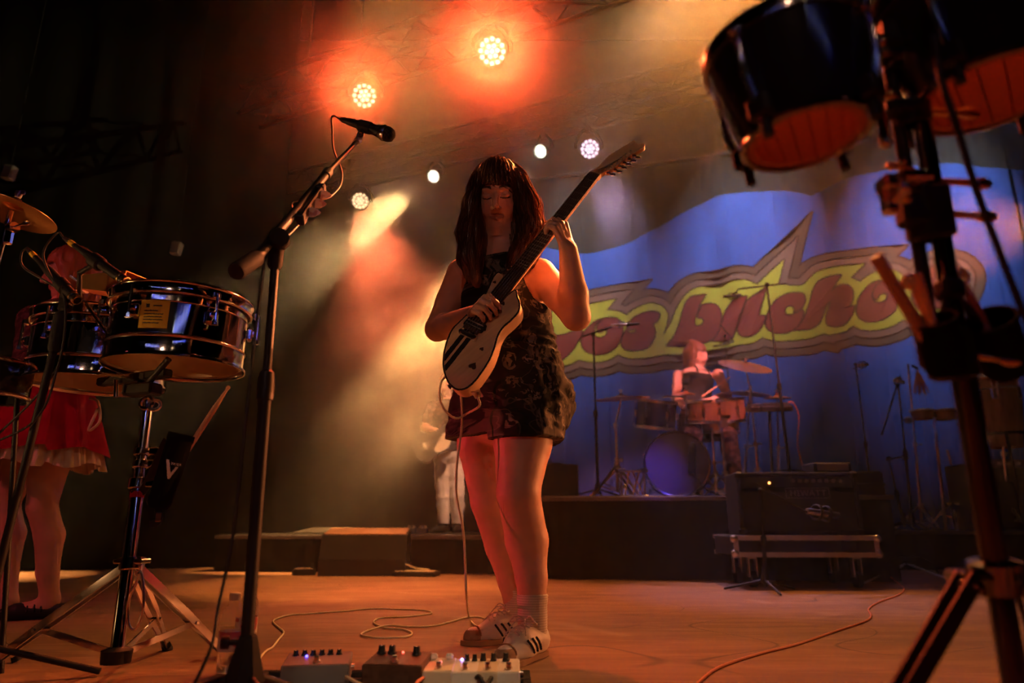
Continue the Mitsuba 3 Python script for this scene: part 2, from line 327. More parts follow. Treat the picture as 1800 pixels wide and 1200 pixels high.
pr('m_pick', mikit.proc(lambda p, n, uv: mx((.78, .56, .34), (.60, .25, .12), sm(.5, .6, fb(p.x*70, p.y*70, p.z*70, 2)))), .35)
pr('m_grille', mikit.proc(lambda p, n, uv: mx((.015, .014, .013), (.05, .045, .04), .5+.5*dr.sin(p.x*520)*dr.sin(p.z*520))), .9, spec=.1)
scene['m_clear'] = {'type': 'thindielectric', 'int_ior': 1.45}
scene['m_null'] = {'type': 'null'}
# ---------------------------------------------------------------- the setting
def grid_floor():
    struct('floor', trimesh.Trimesh([[-9, -1.5, 0], [9, -1.5, 0], [9, 9.6, 0], [-9, 9.6, 0]], [[0, 1, 2], [0, 2, 3]]), 'm_floor')
grid_floor()
labels['floor']['label'] = 'scuffed brown wooden stage floor'
struct('wall_back', rbox(18, .2, 8.2, .01, (0, 9.7, 4.1)), 'm_black_cloth')
struct('wall_left', rbox(.2, 16.5, 8.2, .01, (-7.2, 1.5, 4.1)), 'm_black_cloth')
struct('wall_right', rbox(.2, 16.5, 8.2, .01, (8.9, 1.5, 4.1)), 'm_black_cloth')
struct('ceiling', rbox(18, 16.5, .2, .01, (0, 1.5, 8.2)), 'm_black_cloth')
for k, t in (('wall_back', 'black back wall of the stage'), ('wall_left', 'black wall at stage side'), ('wall_right', 'black wall at the other stage side'), ('ceiling', 'black ceiling above the lighting rig')): labels[k]['label'] = t
def folded(x0, x1, z0, z1, depth, pitch, seed, nx=260, nz=24):
    """a hanging cloth in folds, in the xz plane"""
    x = np.linspace(x0, x1, nx); z = np.linspace(z0, z1, nz); X, Z = np.meshgrid(x, z, indexing='ij')
    rn = meshkit.fbm(np.stack([X*1.1, Z*.25, X*0+seed], -1), 3, seed)
    Yd = depth*np.sin(X*2*np.pi/pitch+rn*7+.25*np.sin(Z*1.4))*(.6+.8*rn)
    v = np.stack([X, Yd, Z], -1).reshape(-1, 3); i, j = np.meshgrid(np.arange(nx-1), np.arange(nz-1), indexing='ij'); a = i*nz+j
    return trimesh.Trimesh(v, np.concatenate([np.stack([a, a+nz, a+nz+1], -1).reshape(-1, 3), np.stack([a, a+nz+1, a+1], -1).reshape(-1, 3)]), process=False)
k = thing('stage_curtain', 'black folded masking curtain hanging behind the left of the stage', 'curtain')
solo(k, put(folded(0, 4.6, 0.0, 6.8, .022, .42, 3), (-6.9, 5.6, 0), rotz(.22)), 'm_black_even', True)
k = thing('stage_curtain', 'black curtain across the back of the stage behind the guitarist and banner', 'curtain')
solo(k, put(folded(0, 8.5, 0.0, 6.8, .012, .5, 8, 300), (-3.2, 9.3, 0)), 'm_black_even', True)
# ---- risers
SX = lambda a: V(math.cos(a), -math.sin(a), 0)
def riser(label, corner, ang, w, dpt, h, trim='m_black'):
    k = thing('stage_riser', label, 'stage riser'); R = rotz(-ang); c = np.asarray(corner, float)
    part(k, 'deck', put(rbox(w, dpt, .04, .006, (w/2, dpt/2, h-.02)), c, R), 'm_black')
    part(k, 'edge_strip', put(rbox(w+.01, .012, .03, .003, (w/2, -.004, h-.022)), c, R), 'm_paint_grey', label='worn metal edge strip')
    s = folded(0.01, w-.01, .0, h-.04, .006, .16, 5, int(w*60), 6)
    part(k, 'skirt', put(s, c+R@V(0, .02, 0), R), 'm_black_cloth', True)
    for x in (.04, w-.04): part(k, 'side_panel', put(rbox(.03, dpt-.06, h-.05, .004, (x, dpt/2, (h-.05)/2)), c, R), 'm_black_cloth')
    part(k, 'back_panel', put(rbox(w-.1, .03, h-.05, .004, (w/2, dpt-.05, (h-.05)/2)), c, R), 'm_black_cloth')
    return k, c, R
DA = math.radians(7)
DRUM_Z, BASS_Z, PERC_Z = .585, .30, .335
c0 = PZ(942, 1017)
riser('tall black drum riser in the middle of the stage under the drum kit', c0, DA, 2.52, 2.4, DRUM_Z)
g0 = PZ(712, 1004); g0[0] -= 1.62  # left end lengthened unseen, its dark deck swallows a beam's spill on the floor
riser('low black riser that the guitarist in pale trousers stands on', g0, DA, 2.70, 2.6, BASS_Z)
p0 = PZ(1560, 1003)+V(.12, .12, 0)
riser('low black riser on the right under the second percussion set', p0, DA, 3.3, 1.25, PERC_Z)
# ---- the printed banner: traced in the picture, laid out flat in the plane of the cloth
BA = math.radians(15); BO = V(.9, 8.25, 0); BX = SX(BA); BN = V(-math.sin(BA), -math.cos(BA), 0)
def ban(px, py):
    """banner coordinates (along, height) of a pixel"""
    d = V((px-900)/F, CP-(600-py)/F*SP, SP+(600-py)/F*CP); o = V(0, 0, CZ)
    t = np.dot(BO-o, BN)/np.dot(d, BN); q = o+t*d; return np.dot(q-BO, BX), q[2]
def trace(pts, org, sc, closed=True, n=7):
    """points of a zoomed crop to a banner outline; corners (third value 1) stay sharp"""
    P2 = np.array([ban(org[0]+p[0]/sc, org[1]+p[1]/sc) for p in pts]); cor = [i for i, p in enumerate(pts) if len(p) > 2]
    if not cor: return spline(P2, n, True)
    out = []; m = len(pts); cor2 = cor+[cor[0]+m]
    for a, b in zip(cor2[:-1], cor2[1:]):
        seg = P2[[i % m for i in range(a, b+1)]]; out.append(spline(seg, n)[:-1] if len(seg) > 2 else seg[:-1])
    return np.vstack(out)
A1, A2, A3 = ((980, 360), 3.75), ((1240, 340), 3.75), ((1460, 380), 4.617)
q = lambda pts, A: [(A[0][0]+p[0]/A[1], A[0][1]+p[1]/A[1])+tuple(p[2:]) for p in pts]
def poly(pts): g = Polygon(trace(pts, (0, 0), 1)).buffer(0); return g
L_o1 = poly(q([(425, 800), (420, 870), (385, 930), (325, 970), (250, 982), (190, 962), (160, 915), (168, 860), (205, 800), (262, 758), (330, 742), (395, 752)], A1)).difference(poly(q([(236, 805), (246, 862), (290, 872), (325, 846), (326, 822), (305, 818), (286, 832), (266, 828), (262, 790), (300, 748), (282, 752), (252, 775)], A1)))
L_s = poly(q([(672, 735), (655, 770), (628, 790), (642, 838), (628, 895), (588, 940), (520, 958), (452, 950), (424, 918), (430, 870), (455, 822), (472, 782, 1), (510, 742), (565, 716), (625, 708), (664, 718)], A1)).difference(poly(q([(462, 838), (485, 848), (512, 842), (518, 824), (503, 812), (488, 822), (470, 820)], A1)))
L_b = poly(q([(975, 590, 1), (940, 645), (922, 700, 1), (955, 662), (1000, 650), (1045, 660), (1072, 700), (1076, 760), (1058, 832), (1016, 884), (955, 908), (870, 918), (800, 926), (724, 930, 1), (768, 872), (800, 795), (825, 705), (848, 640), (882, 606), (930, 597)], A1)).difference(poly(q([(922, 700), (902, 752), (906, 790), (932, 798), (960, 780), (966, 756), (950, 740), (932, 742), (926, 722), (945, 680), (936, 678)], A1)))
L_i = poly(q([(268, 684, 1), (246, 745), (215, 830), (186, 930), (160, 962), (110, 968), (46, 968, 1), (82, 925), (108, 860), (132, 785), (172, 720), (215, 690)], A2))
L_t = poly(q([(402, 618, 1), (372, 715), (354, 800), (392, 808), (372, 872), (328, 926), (272, 946), (228, 934), (214, 892), (228, 836), (250, 775), (275, 715), (325, 672)], A2))
L_c = poly(q([(658, 690), (640, 742), (600, 785), (640, 765), (640, 812), (600, 878), (540, 912), (468, 916), (415, 892), (400, 848), (418, 780), (460, 712), (520, 670), (585, 652), (640, 656)], A2)).difference(poly(q([(652, 735), (600, 784), (560, 800), (528, 790), (522, 762), (542, 738), (575, 736), (592, 758), (590, 776), (620, 758)], A2)))
L_h = poly(q([(890, 542, 1), (850, 600), (828, 652, 1), (872, 615), (930, 607), (966, 640), (966, 700), (950, 742), (978, 746, 1), (960, 802), (918, 858), (860, 875), (812, 862), (800, 818), (815, 760), (832, 702, 1), (800, 732), (776, 790), (750, 850), (690, 886), (592, 896, 1), (650, 828), (690, 722), (720, 620), (760, 570), (830, 548)], A2))
L_o2 = poly(q([(552, 680), (512, 768), (432, 830), (332, 856), (250, 838), (215, 785), (218, 715), (248, 640), (310, 570), (385, 530), (460, 528), (525, 562), (550, 615)], A3)).difference(poly(q([(352, 575), (330, 640), (345, 692), (398, 706), (448, 684), (460, 642), (432, 624), (392, 640), (370, 674), (348, 660), (346, 620), (372, 565), (425, 530), (400, 530)], A3)))
ox, oz = L_s.centroid.coords[0]; o2x, o2z = L_o2.centroid.coords[0]
L_s2 = affinity.scale(affinity.translate(L_s, o2x-ox+.62, o2z-oz+.13), 1.08, 1.12)
L_l = poly([(1021, 580), (1016, 600), (1000, 622), (975, 640), (935, 648), (890, 655, 1), (905, 630), (918, 590), (930, 550), (945, 525), (985, 515, 1), (970, 545), (962, 585), (985, 590)])
Ypol = poly(q([(150, 655), (240, 640), (385, 620, 1), (320, 690, 1), (400, 700), (455, 728, 1), (505, 690), (590, 655), (672, 662), (722, 708), (722, 770), (695, 870, 1), (742, 790), (785, 680), (840, 595), (910, 548), (1050, 525)], A1)
  + q([(200, 578), (270, 575), (340, 600, 1), (520, 430, 1), (480, 595, 1), (560, 602), (640, 600), (690, 555), (745, 510), (870, 486), (1050, 465, 1), (955, 556, 1), (1020, 585, 1)], A2)
  + q([(290, 495), (370, 455), (470, 440), (560, 452), (640, 520), (760, 440), (900, 395), (990, 392), (1060, 430), (1095, 500), (1060, 620), (960, 740), (820, 812), (690, 822), (588, 838, 1), (500, 890), (380, 922), (250, 920), (183, 888, 1), (110, 938), (0, 960)], A3)
  + q([(850, 938), (778, 918, 1), (690, 948), (560, 966), (462, 968), (376, 948, 1), (300, 990), (200, 1002)], A2)
  + q([(960, 962), (820, 980), (690, 992), (560, 1010), (470, 1008), (396, 980, 1), (330, 1018), (230, 1036), (140, 1020, 1), (80, 1050)], A1) + [(960, 652), (890, 675), (860, 660), (880, 600), (905, 550), (925, 522), (985, 500)])
DB = .088
Mpol = Ypol.buffer(DB, join_style='mitre', mitre_limit=6); Bpol = Mpol.buffer(DB*1.02, join_style='mitre', mitre_limit=6)
lets = [L_l, L_o1, L_s, L_b, L_i, L_t, L_c, L_h, L_o2, L_s2]
allL = shapely.union_all(lets)
lw = .017
BX0, BX1, BZ0, BZ1 = -1.15, 7.4, .05, 4.9
sheet = sbox(BX0, BZ0, BX1, BZ1)
cl = [(800, 380), (860, 395), (930, 428), (1010, 443), (1060, 440), (1110, 425), (1160, 397), (1210, 368), (1260, 347), (1305, 338), (1350, 334), (1395, 338), (1426, 346, 1), (1462, 326), (1510, 307), (1560, 297), (1620, 289), (1680, 289), (1740, 294), (1800, 298), (1870, 292), (1960, 280)]
cc = np.array([ban(a[0], a[1]) for a in cl]); cc = np.vstack([spline(cc[:13], 8)[:-1], spline(cc[12:], 8)])
cloud = Polygon(np.vstack([[BX0-1, cc[0, 1]], cc, [BX1+2, cc[-1, 1]], [BX1+2, BZ1+1], [BX0-1, BZ1+1]])).buffer(0).intersection(sheet)
def wave(x, z):
    r = meshkit.fbm(np.stack([x*.9, z*.3, x*0], -1), 2, 4)
    return .030*np.sin(x*5.5+r*5+z*.35)*(.3+r)+.012*np.sin(x*13+z*1.3+r*9)
def cloth(g, lift, step=.09):
    """the flat region cut into small triangles and hung in the banner's folds"""
    out = []
    for p in ([g] if isinstance(g, Polygon) else list(g.geoms)):
        if p.area < 2e-5 or not isinstance(p, Polygon): continue
        if p.area > .3:
            xs = np.arange(math.floor(p.bounds[0]/.14)*.14, p.bounds[2]+.14, .14)
            cells = [p.intersection(sbox(a, p.bounds[1]-1, b, p.bounds[3]+1)) for a, b in zip(xs[:-1], xs[1:])]
        else: cells = [p]
        for c in cells:
            for s in ([c] if isinstance(c, Polygon) else getattr(c, 'geoms', [])):
                if not isinstance(s, Polygon) or s.area < 1e-6: continue
                s = s.segmentize(step*1.5)
                v, f = trimesh.creation.triangulate_polygon(s, engine='earcut'); out.append(trimesh.Trimesh(np.column_stack([v, v[:, 0]*0]), f, process=False))
    m = cat(out); v = np.asarray(m.vertices); w = wave(v[:, 0], v[:, 1])+lift
    m.vertices = BO+v[:, :1]*BX+v[:, 1:2]*V(0, 0, 1)+w[:, None]*BN
    f = np.asarray(m.faces); nn = np.cross(m.vertices[f[:, 1]]-m.vertices[f[:, 0]], m.vertices[f[:, 2]]-m.vertices[f[:, 0]])@BN
    f[nn < 0] = f[nn < 0][:, ::-1]; m.faces = f; return m
def weave(a, b): return mikit.proc(lambda p, n, uv: mx(a, b, fb(p.x*9, p.z*2.5, p.y*9, 3)))
for nm, a, b in (('blue', (.040, .088, .40), (.056, .112, .48)), ('cloud', (.030, .026, .026), (.042, .036, .034)), ('yellow', (.42, .33, .045), (.50, .40, .06)), ('mauve', (.22, .105, .085), (.26, .125, .10)),
                 ('brown', (.135, .070, .050), (.165, .085, .06)), ('maroon', (.21, .035, .032), (.26, .045, .04)), ('line', (.055, .014, .012), (.07, .018, .016))):
    pr('m_ban_'+nm, weave(a, b), .9, spec=.15)
bk = thing('banner', 'huge printed backdrop of blue sky with fat maroon lettering in yellow and brown outlines', 'banner')
part(bk, 'blue_field', cloth(sheet.difference(cloud).difference(Bpol.buffer(lw)), 0), 'm_ban_blue', label='blue sky field')
part(bk, 'cloud', cloth(cloud.difference(Bpol.buffer(lw)), 0), 'm_ban_cloud', label='dark cloud along the top')
part(bk, 'brown_band', cloth(Bpol.difference(Mpol.buffer(lw)), 0), 'm_ban_brown', label='outer brown outline')
part(bk, 'mauve_band', cloth(Mpol.difference(Ypol.buffer(lw)), 0), 'm_ban_mauve', label='mauve outline')
part(bk, 'yellow_field', cloth(Ypol.difference(allL.buffer(lw)), 0), 'm_ban_yellow', label='yellow field around the letters')
ln = shapely.union_all([Bpol.buffer(lw).difference(Bpol), Mpol.buffer(lw).difference(Mpol), Ypol.buffer(lw).difference(Ypol), allL.buffer(lw).difference(allL)])
part(bk, 'dark_outline', cloth(ln, .0008), 'm_ban_line', label='thin dark outlines')
for g in lets: part(bk, 'letter', cloth(g, .0004), 'm_ban_maroon')
part(bk, 'top_bar', cyl(BO+BX*BX0+V(0, 0, BZ1+.02), BO+BX*BX1+V(0, 0, BZ1+.02), .03), 'm_black')
# ---- trusses and lamps
pr('m_truss', (.008, .008, .008), .7, spec=.15)
def truss(label, a, b):
    k = thing('lighting_truss', label, 'truss'); a, b = np.asarray(a), np.asarray(b); d = unit(b-a); s = unit(np.cross(d, V(0, 0, 1))); L = np.linalg.norm(b-a)
    for i, o in enumerate((s*.14, -s*.14, s*.14+V(0, 0, .29), -s*.14+V(0, 0, .29))): part(k, 'chord', cyl(a+o, b+o, .024, n=10), 'm_truss')
    n = int(L/.45); web = []
    for i in range(n):
        p, q_ = a+d*L*i/n, a+d*L*(i+1)/n
        for sg in (1, -1):
            web.append(cyl(p+s*.14*sg, (p+q_)/2+s*.14*sg+V(0, 0, .29), .011, n=6)); web.append(cyl((p+q_)/2+s*.14*sg+V(0, 0, .29), q_+s*.14*sg, .011, n=6))
        web.append(cyl(p+s*.14, q_-s*.14, .011, n=6)); web.append(cyl(p+s*.14+V(0, 0, .29), q_-s*.14+V(0, 0, .29), .011, n=6))
    part(k, 'bracing', web, 'm_truss'); scene[k+'__bracing']; labels[k+'__bracing'] = {'kind': 'stuff', 'label': 'thin diagonal bracing tubes'}
    for t in (.12, .88): part(k, 'hanging_chain', cyl(a+d*L*t+V(0, 0, .3), V(*(a+d*L*t)[:2], 8.1), .012, n=6), 'm_black')
pa, pb = RIG['red_a'][0], RIG['red_b'][0]; dd = unit((pb-pa)*V(1, 1, 0))
HANG = V(0, .16, .30)
truss('front lighting truss that the two red lamps hang from', pa-dd*1.5+HANG, pb+dd*3.3+HANG)
pe, pf = RIG['cream_e'][0], RIG['green_f'][0]; de = unit((pf-pe)*V(1, 1, 0))
truss('rear lighting truss in front of the banner, above the small white lamps', pe-de*2.2+HANG, pf+de*4.2+HANG)
def em(col): return {'type': 'area', 'radiance': rgb(*[x*DIM for x in col]), 'sampling_weight': 0.0}
HAZE_LAMPS = dict(red_a=1.2, red_b=1.8, warm_c=1.5, violet_d=.6, cream_e=2.0, green_f=2.2, olive_h=1.8, wash_1=.9, wash_2=.9, wash_3=.9, front_warm=.4, front_fill=.6, foot_l=.5, rim_r=1.4, hair_back=1.0, shin_r=1.0, side_l=.4, front_red=.5, drum_key=.5, guitar_key=.6, amber_r=1.8, amber_l=.8, drum_blue=.2, bar_g=.2)
def light(name):
    p, t, c, cut, beam = RIG[name]; d = unit(np.asarray(t, float)-p); u = V(0, 0, 1) if abs(d[2]) < .95 else V(0, 1, 0)
    o = np.asarray(p)+d*.012
    scene['light_'+name] = {'type': 'spot', 'intensity': rgb(*[x*DIM for x in c]), 'cutoff_angle': float(cut), 'beam_width': float(beam), 'to_world': T().look_at(origin=o.tolist(), target=(o+d).tolist(), up=u.tolist()),
                            'sampling_weight': HAZE_LAMPS.get(name, .5)}
    return np.asarray(p, float), d
def par_lamp(name, label, r, glow, leds=True, cat_='stage lamp', group=None, facing=None, hang=8.1):
    p, d = light(name); k = thing('stage_lamp', label, cat_, group)
    if facing is not None: d = unit(facing)
    B = basis(d)
    part(k, 'housing', lathe([(0, -.24), (r*.55, -.235), (r*.72, -.18), (r*1.02, -.06), (r*1.06, -.01), (r*1.06, .02), (r*1.0, .02), (r*.99, -.012), (0, -.012)], p, d, 24), 'm_black')
    if leds:
        spots = [(0, 0)]+[(.36, a*60+10) for a in range(6)]+[(.76, a*30) for a in range(12)]
        for (q_, a) in spots:
            c = p+B[:, 0]*r*q_*math.cos(math.radians(a))+B[:, 1]*r*q_*math.sin(math.radians(a))-d*.012
            k2 = part(k, 'led_lens', lathe([(r*.15, 0), (r*.12, .008), (0, .011)], c, d, 8), 'm_drumhead', True); scene[k2]['emitter'] = em(glow)
    else:
        k2 = part(k, 'lens', lathe([(r*.97, -.010), (r*.6, .006), (0, .010)], p-d*.002, d, 20), 'm_drumhead', True); scene[k2]['emitter'] = em(glow)
    s = unit(np.cross(d, V(0, 0, 1))); top = p-d*.1+V(0, 0, r+.10)
    part(k, 'yoke', strap(spline([p-d*.1+s*(r+.03), p-d*.1+s*(r+.03)+V(0, 0, r*.7), top+s*r*.6, top, top-s*r*.6, p-d*.1-s*(r+.03)+V(0, 0, r*.7), p-d*.1-s*(r+.03)], 5), .03, .005, d), 'm_black')
    if p[2] < 1.0: part(k, 'floor_stand', [cyl(p-d*.1-V(0, 0, r*.5), V(*(p-d*.1)[:2], .012), .016), rbox(.22, .22, .014, .004, V(*(p-d*.1)[:2], .008))], 'm_black'); return k
    part(k, 'drop_pole', cyl(top, V(top[0], top[1], max(hang, top[2]+.05)), .013), 'm_black')
    part(k, 'clamp', lathe([(.013, -.03), (.030, -.025), (.030, .02), (.013, .03)], top+V(0, 0, .02), (0, 0, 1), 12), 'm_black')
    return k
cam = V(0, 0, CZ); HT1, HT2 = pa[2]+HANG[2], pe[2]+HANG[2]
par_lamp('red_a', 'red round LED lamp on the front truss, upper left of the singer', .112, (5, 2.2, 1.15), hang=HT1)
par_lamp('red_b', 'brightest red LED lamp on the front truss, straight above the singer', .118, (8, 3.2, 1.8), hang=HT1)
par_lamp('warm_c', 'warm white LED lamp low at the left of the singer behind the smoke', .105, (3.2, 2.0, 1.05), facing=cam+V(-.5, 0, 0)-RIG['warm_c'][0], hang=HT2)
par_lamp('violet_d', 'pale violet LED lamp beside the guitar headstock', .105, (2.6, 1.9, 2.5), facing=cam+V(.9, 0, -.4)-RIG['violet_d'][0], hang=HT2)
par_lamp('cream_e', 'small cream spotlight whose beam falls to the left through the smoke', .07, (4, 3.6, 2.6), leds=False, facing=cam+V(-2.4, 1.4, 0)-RIG['cream_e'][0], hang=HT2)
par_lamp('green_f', 'small greenish white spotlight just right of the singer\'s hair', .07, (3.6, 4, 2.8), leds=False, facing=cam+V(-2.4, 1.4, 0)-RIG['green_f'][0], hang=HT2)
for nm, lb in (('olive_h', 'lamp above the frame that lights the haze yellow at the right'), ('wash_1', 'white wash lamp above the middle of the banner'), ('wash_2', 'white wash lamp above the right of the banner'), ('wash_3', 'white wash lamp between the two others over the banner'), ('front_fill', 'warm house lamp over the audience'), ('foot_l', 'low amber footlight at the left wing'), ('front_warm', 'warm lamp in front of the stage aimed at the pedalboard'), ('rim_r', 'amber lamp high at the right wing'), ('hair_back', 'orange lamp on the front truss hidden behind the bongos'), ('shin_r', 'low amber lamp at the right wing'),
               ('side_l', 'red lamp at the left wing'), ('front_red', 'dim low red lamp at the left wing'), ('drum_key', 'pink red lamp aimed at the drummer'), ('guitar_key', 'added warm lamp that brightens the guitarist on the low riser'), ('amber_r', 'amber lamp above the drum riser'), ('amber_l', 'amber lamp high above the wedge monitors'), ('drum_blue', 'blue house lamp aimed at the bass drum')):
    par_lamp(nm, lb, .10, tuple(3*x/max(RIG[nm][2]) for x in RIG[nm][2]), leds=False)
k = par_lamp('bar_g', 'narrow lamp with a row of LEDs at the top edge above the bongo drum', .06, (6, 3.4, 2.6), leds=False)

# rows of small blue and white house lamps over the audience, which the chrome of the drums mirrors
for lb, x0, x1, y, z in (('row of small blue house lamps over the audience at the left', -3.4, -1.2, -3.6, 3.0), ('row of small blue house lamps over the audience at the right', 1.0, 3.4, -4.0, 2.6)):
    k = thing('house_lamp_row', lb, 'lamp row'); part(k, 'bar', rbox(x1-x0+.3, .08, .10, .01, ((x0+x1)/2, y-.06, z)), 'm_black')
    for i, x in enumerate(np.linspace(x0, x1, 12)):
        k2 = part(k, 'lens', lathe([(.026, 0), (.018, .008), (0, .010)], (x, y-.01, z), (0, 1, -.25), 12), 'm_drumhead', True); scene[k2]['emitter'] = em((2, 2.6, 22) if i % 3 else (14, 15, 17))
    for x in (x0, x1): part(k, 'drop_pole', cyl((x, y-.06, z), (x, y-.06, 8.1), .015), 'm_black')
# ---------------------------------------------------------------- people: shared pieces
SK = {'fair': (.62, .36, .27)}
def head_sdf(p, c, R, s=1.0):
    """a head in its own axes: left, forward, up"""
    q = (p-np.asarray(c))@R/s; q = q.copy(); a = q.copy(); a[:, 0] = np.abs(a[:, 0])
    d = blob(q, (0, -.012, .026), (.074, .093, .088))
    d = smin(d, blob(q, (0, .028, -.018), (.058, .066, .082)), .02)
    d = smin(d, blob(q, (0, .047, -.076), (.037, .040, .034)), .022)
    d = smin(d, blob(q, (0, .074, -.100), (.019, .016, .015)), .014)
    d = smin(d, blob(a, (.034, .064, -.036), (.024, .022, .026)), .02)
    d = smin(d, bone(a, (.004, .088, .026), (.038, .076, .024), .010, .009), .012)
    d = smax(d, -blob(a, (.031, .104, .006), (.019, .019, .012)), .010)
    d = smin(d, blob(a, (.031, .0765, .003), (.0165, .0150, .0135)), .004)
    d = smin(d, bone(q, (0, .090, .010), (0, .116, -.032), .0075, .0105), .010)
    d = smin(d, blob(a, (.0105, .103, -.037), (.0085, .0095, .0075)), .006)
    d = smin(d, bone(a, (0, .0945, -.0605), (.020, .0855, -.0645), .0042, .0026), .006)
    d = smin(d, bone(a, (0, .0930, -.0725), (.016, .0860, -.0695), .0050, .0030), .006)
    d = smax(d, -bone(a, (0, .1025, -.0660), (.021, .0920, -.0665), .0022, .0014), .003)
    d = smin(d, blob(a, (.074, -.005, -.004), (.010, .018, .030)), .006)
    return d*s
def face_paint(v, c, R, s, base, lip=(.50, .23, .18), brow=(.09, .045, .03)):
    q = (v-np.asarray(c))@R/s; al = np.abs(q[:, 0]); col = np.tile(np.asarray(base, float), (len(v), 1))
    blush = np.exp(-(((al-.040)/.02)**2+((q[:, 2]+.03)/.02)**2))*(q[:, 1] > .04); col = col*(1-blush[:, None]*np.array([.0, .16, .14]))
    lips = (q[:, 1] > .075)&(al < .024)&(q[:, 2] < -.0565+.09*np.maximum(0, al-.002)*-.35)&(q[:, 2] > -.0795+al*.45)
    col[lips] = lip
    br = (q[:, 1] > .05)&(al > .013)&(al < .047)&(np.abs(q[:, 2]-(.0285+.006*np.sin((al-.013)*70))) < .0042)
    col[br] = brow
    ls = (q[:, 1] > .06)&(np.abs(al-.031) < .0165)&(np.abs(q[:, 2]-(-.0065+((al-.031)/.0165)**2*.004)) < .0016)
    col[ls] = (.05, .025, .02); return col
def axes(f, up=(0, 0, 1)):
    f = unit(f); l = unit(np.cross(up, f)); return np.stack([l, f, np.cross(l, f)*-1 if np.dot(np.cross(l, f), up) < 0 else np.cross(l, f)], 1)
def mottled(v, base, seed=1, amt=.12): return np.asarray(base)*(1+amt*(meshkit.fbm(v*28, 3, seed)-.5)[:, None]*2)
def limb_r(p, pts, k=.012):
    d = None
    for (a, ra), (b, rb) in zip(pts[:-1], pts[1:]):
        e = bone(p, a, b, ra, rb); d = e if d is None else smin(d, e, k)
    return d
def strands(parent, name, paths, r, mat, n=4):
    return part(parent, name, [tube(q, np.linspace(1, .35, len(q))*r, n, caps=False) for q in paths], mat, True)
# ---------------------------------------------------------------- the singer
sk = SK['fair']
who = thing('person', 'woman with long dark fringed hair in a black patterned playsuit at centre stage', 'person')
TH = math.radians(35); sS, sF = V(math.cos(TH), -math.sin(TH), 0), V(-math.sin(TH), -math.cos(TH), 0)
c_ = [(P(903, 742, 2.30), .160, .125), (P(906, 692, 2.31), .172, .132), (P(897, 605, 2.31), .142, .112), (P(884, 512, 2.31), .150, .118), (P(880, 474, 2.30), .150, .085), (P(880, 452, 2.29), .07, .062)]
ST = [(c, sS, sF, a, b) for c, a, b in c_]
HC = P(877, 347, 2.245); HR = axes((-.10, -.90, -.42)); HS = 1.04
hipR, kneR, ankR = P(852, 705, 2.37), P(860, 880, 2.42), P(908, 1066, 2.49)
hipL, kneL, ankL = P(924, 705, 2.24), P(911, 866, 2.14), P(936, 1078, 2.20)
LEGR = [(hipR, .100), (P(850, 780, 2.39), .090), (kneR, .064), (P(885, 958, 2.485), .064), (P(900, 1020, 2.49), .048), (ankR, .040), (ankR-V(0, 0, .05), .040)]
LEGL = [(hipL, .100), (P(919, 778, 2.19), .092), (kneL, .066), (P(926, 950, 2.20), .066), (P(934, 1015, 2.20), .048), (ankL, .040), (ankL-V(0, 0, .05), .040)]
shR, elR, wrR = P(812, 480, 2.34), P(769, 578, 2.39), P(822, 562, 2.13)
shL, elL, wrL = P(950, 482, 2.22), P(1013, 556, 2.15), P(990, 450, 2.07)
ARMR = [(shR, .055), (shR*.5+elR*.5, .049), (elR, .044), (elR*.68+wrR*.32, .046), (wrR, .029)]
ARML = [(shL, .055), (shL*.5+elL*.5, .050), (elL, .046), (elL*.68+wrL*.32, .048), (wrL, .030)]
# guitar axes, wanted by the hands
gA, gB = P(864, 537, 2.03), P(1046, 307, 2.10)
gL = unit(gB-gA); g1 = V(0, 0, CZ)-gA; g1 = unit(g1-gL*np.dot(g1, gL)); PHI = math.radians(36)
gN = math.cos(PHI)*g1+math.sin(PHI)*np.cross(g1, gL); gS = np.cross(gL, gN)
def gpt(a, b, c=0.): return gA+gL*a+gS*b+gN*c
def gtrace(px, py):
    d = V((px-900)/F, CP-(600-py)/F*SP, SP+(600-py)/F*CP); t = np.dot(gA-V(0, 0, CZ), gN)/np.dot(d, gN); q = V(0, 0, CZ)+t*d-gA
    return np.dot(q, gL), np.dot(q, gS)
NUT = np.dot(gB-gA, gL)
a_h = np.dot(P(978, 400, 2.07)-gA, gL)
kn = gpt(a_h, .026, .020)
hLD = unit(V(0, 0, 1)*.66+gN*.50-gS*.42+gL*.1)
wrL = kn-hLD*.088
ARML[-1] = (wrL, .030); ARML[-2] = (elL*.66+wrL*.34, .047)
HANDL = fingers(wrL, hLD, -gS-.15*gN, gL, each=[(42, 50, 40), (46, 52, 40), (50, 54, 40), (54, 55, 40)], tdir=unit(-gN*.6+gL*.6-gS*.5), s=.98)
hRD = unit(gpt(-.03, -.01, .055)-wrR)
wrR = gpt(-.03, -.005, .05)-hRD*.095; ARMR[-1] = (wrR, .029)
HANDR = fingers(wrR, hRD, -gN*.8+gS*.5-gL*.1, gL+gN*.4, each=[(38, 55, 30), (48, 60, 35), (52, 62, 35), (55, 60, 35)], tdir=unit(hRD*.8+gL*.5), s=.98)
def singer(p):
    d = trunk(p, ST)
    d = smin(d, blob(p, c_[1][0]-sF*.07+V(0, 0, -.03), (.15, .12, .12)), .05)
    d = smin(d, bone(p, c_[4][0], HC-V(0, 0, .05)+sF*-.01, .056, .050), .03)
    for Lb in (LEGR, LEGL): d = smin(d, limb_r(p, Lb), .02)
    for Ab in (ARMR, ARML): d = smin(d, limb_r(p, Ab), .022)
    return d
mb = nets(singer, (-.40, 1.90, .05), (.40, 2.75, 1.62), .006)
mh = nets(lambda p: smin(head_sdf(p, HC, HR, HS), bone(p, c_[5][0], HC-V(0, 0, .06), .054, .048), .02), HC-.16, HC+.17, .0027)
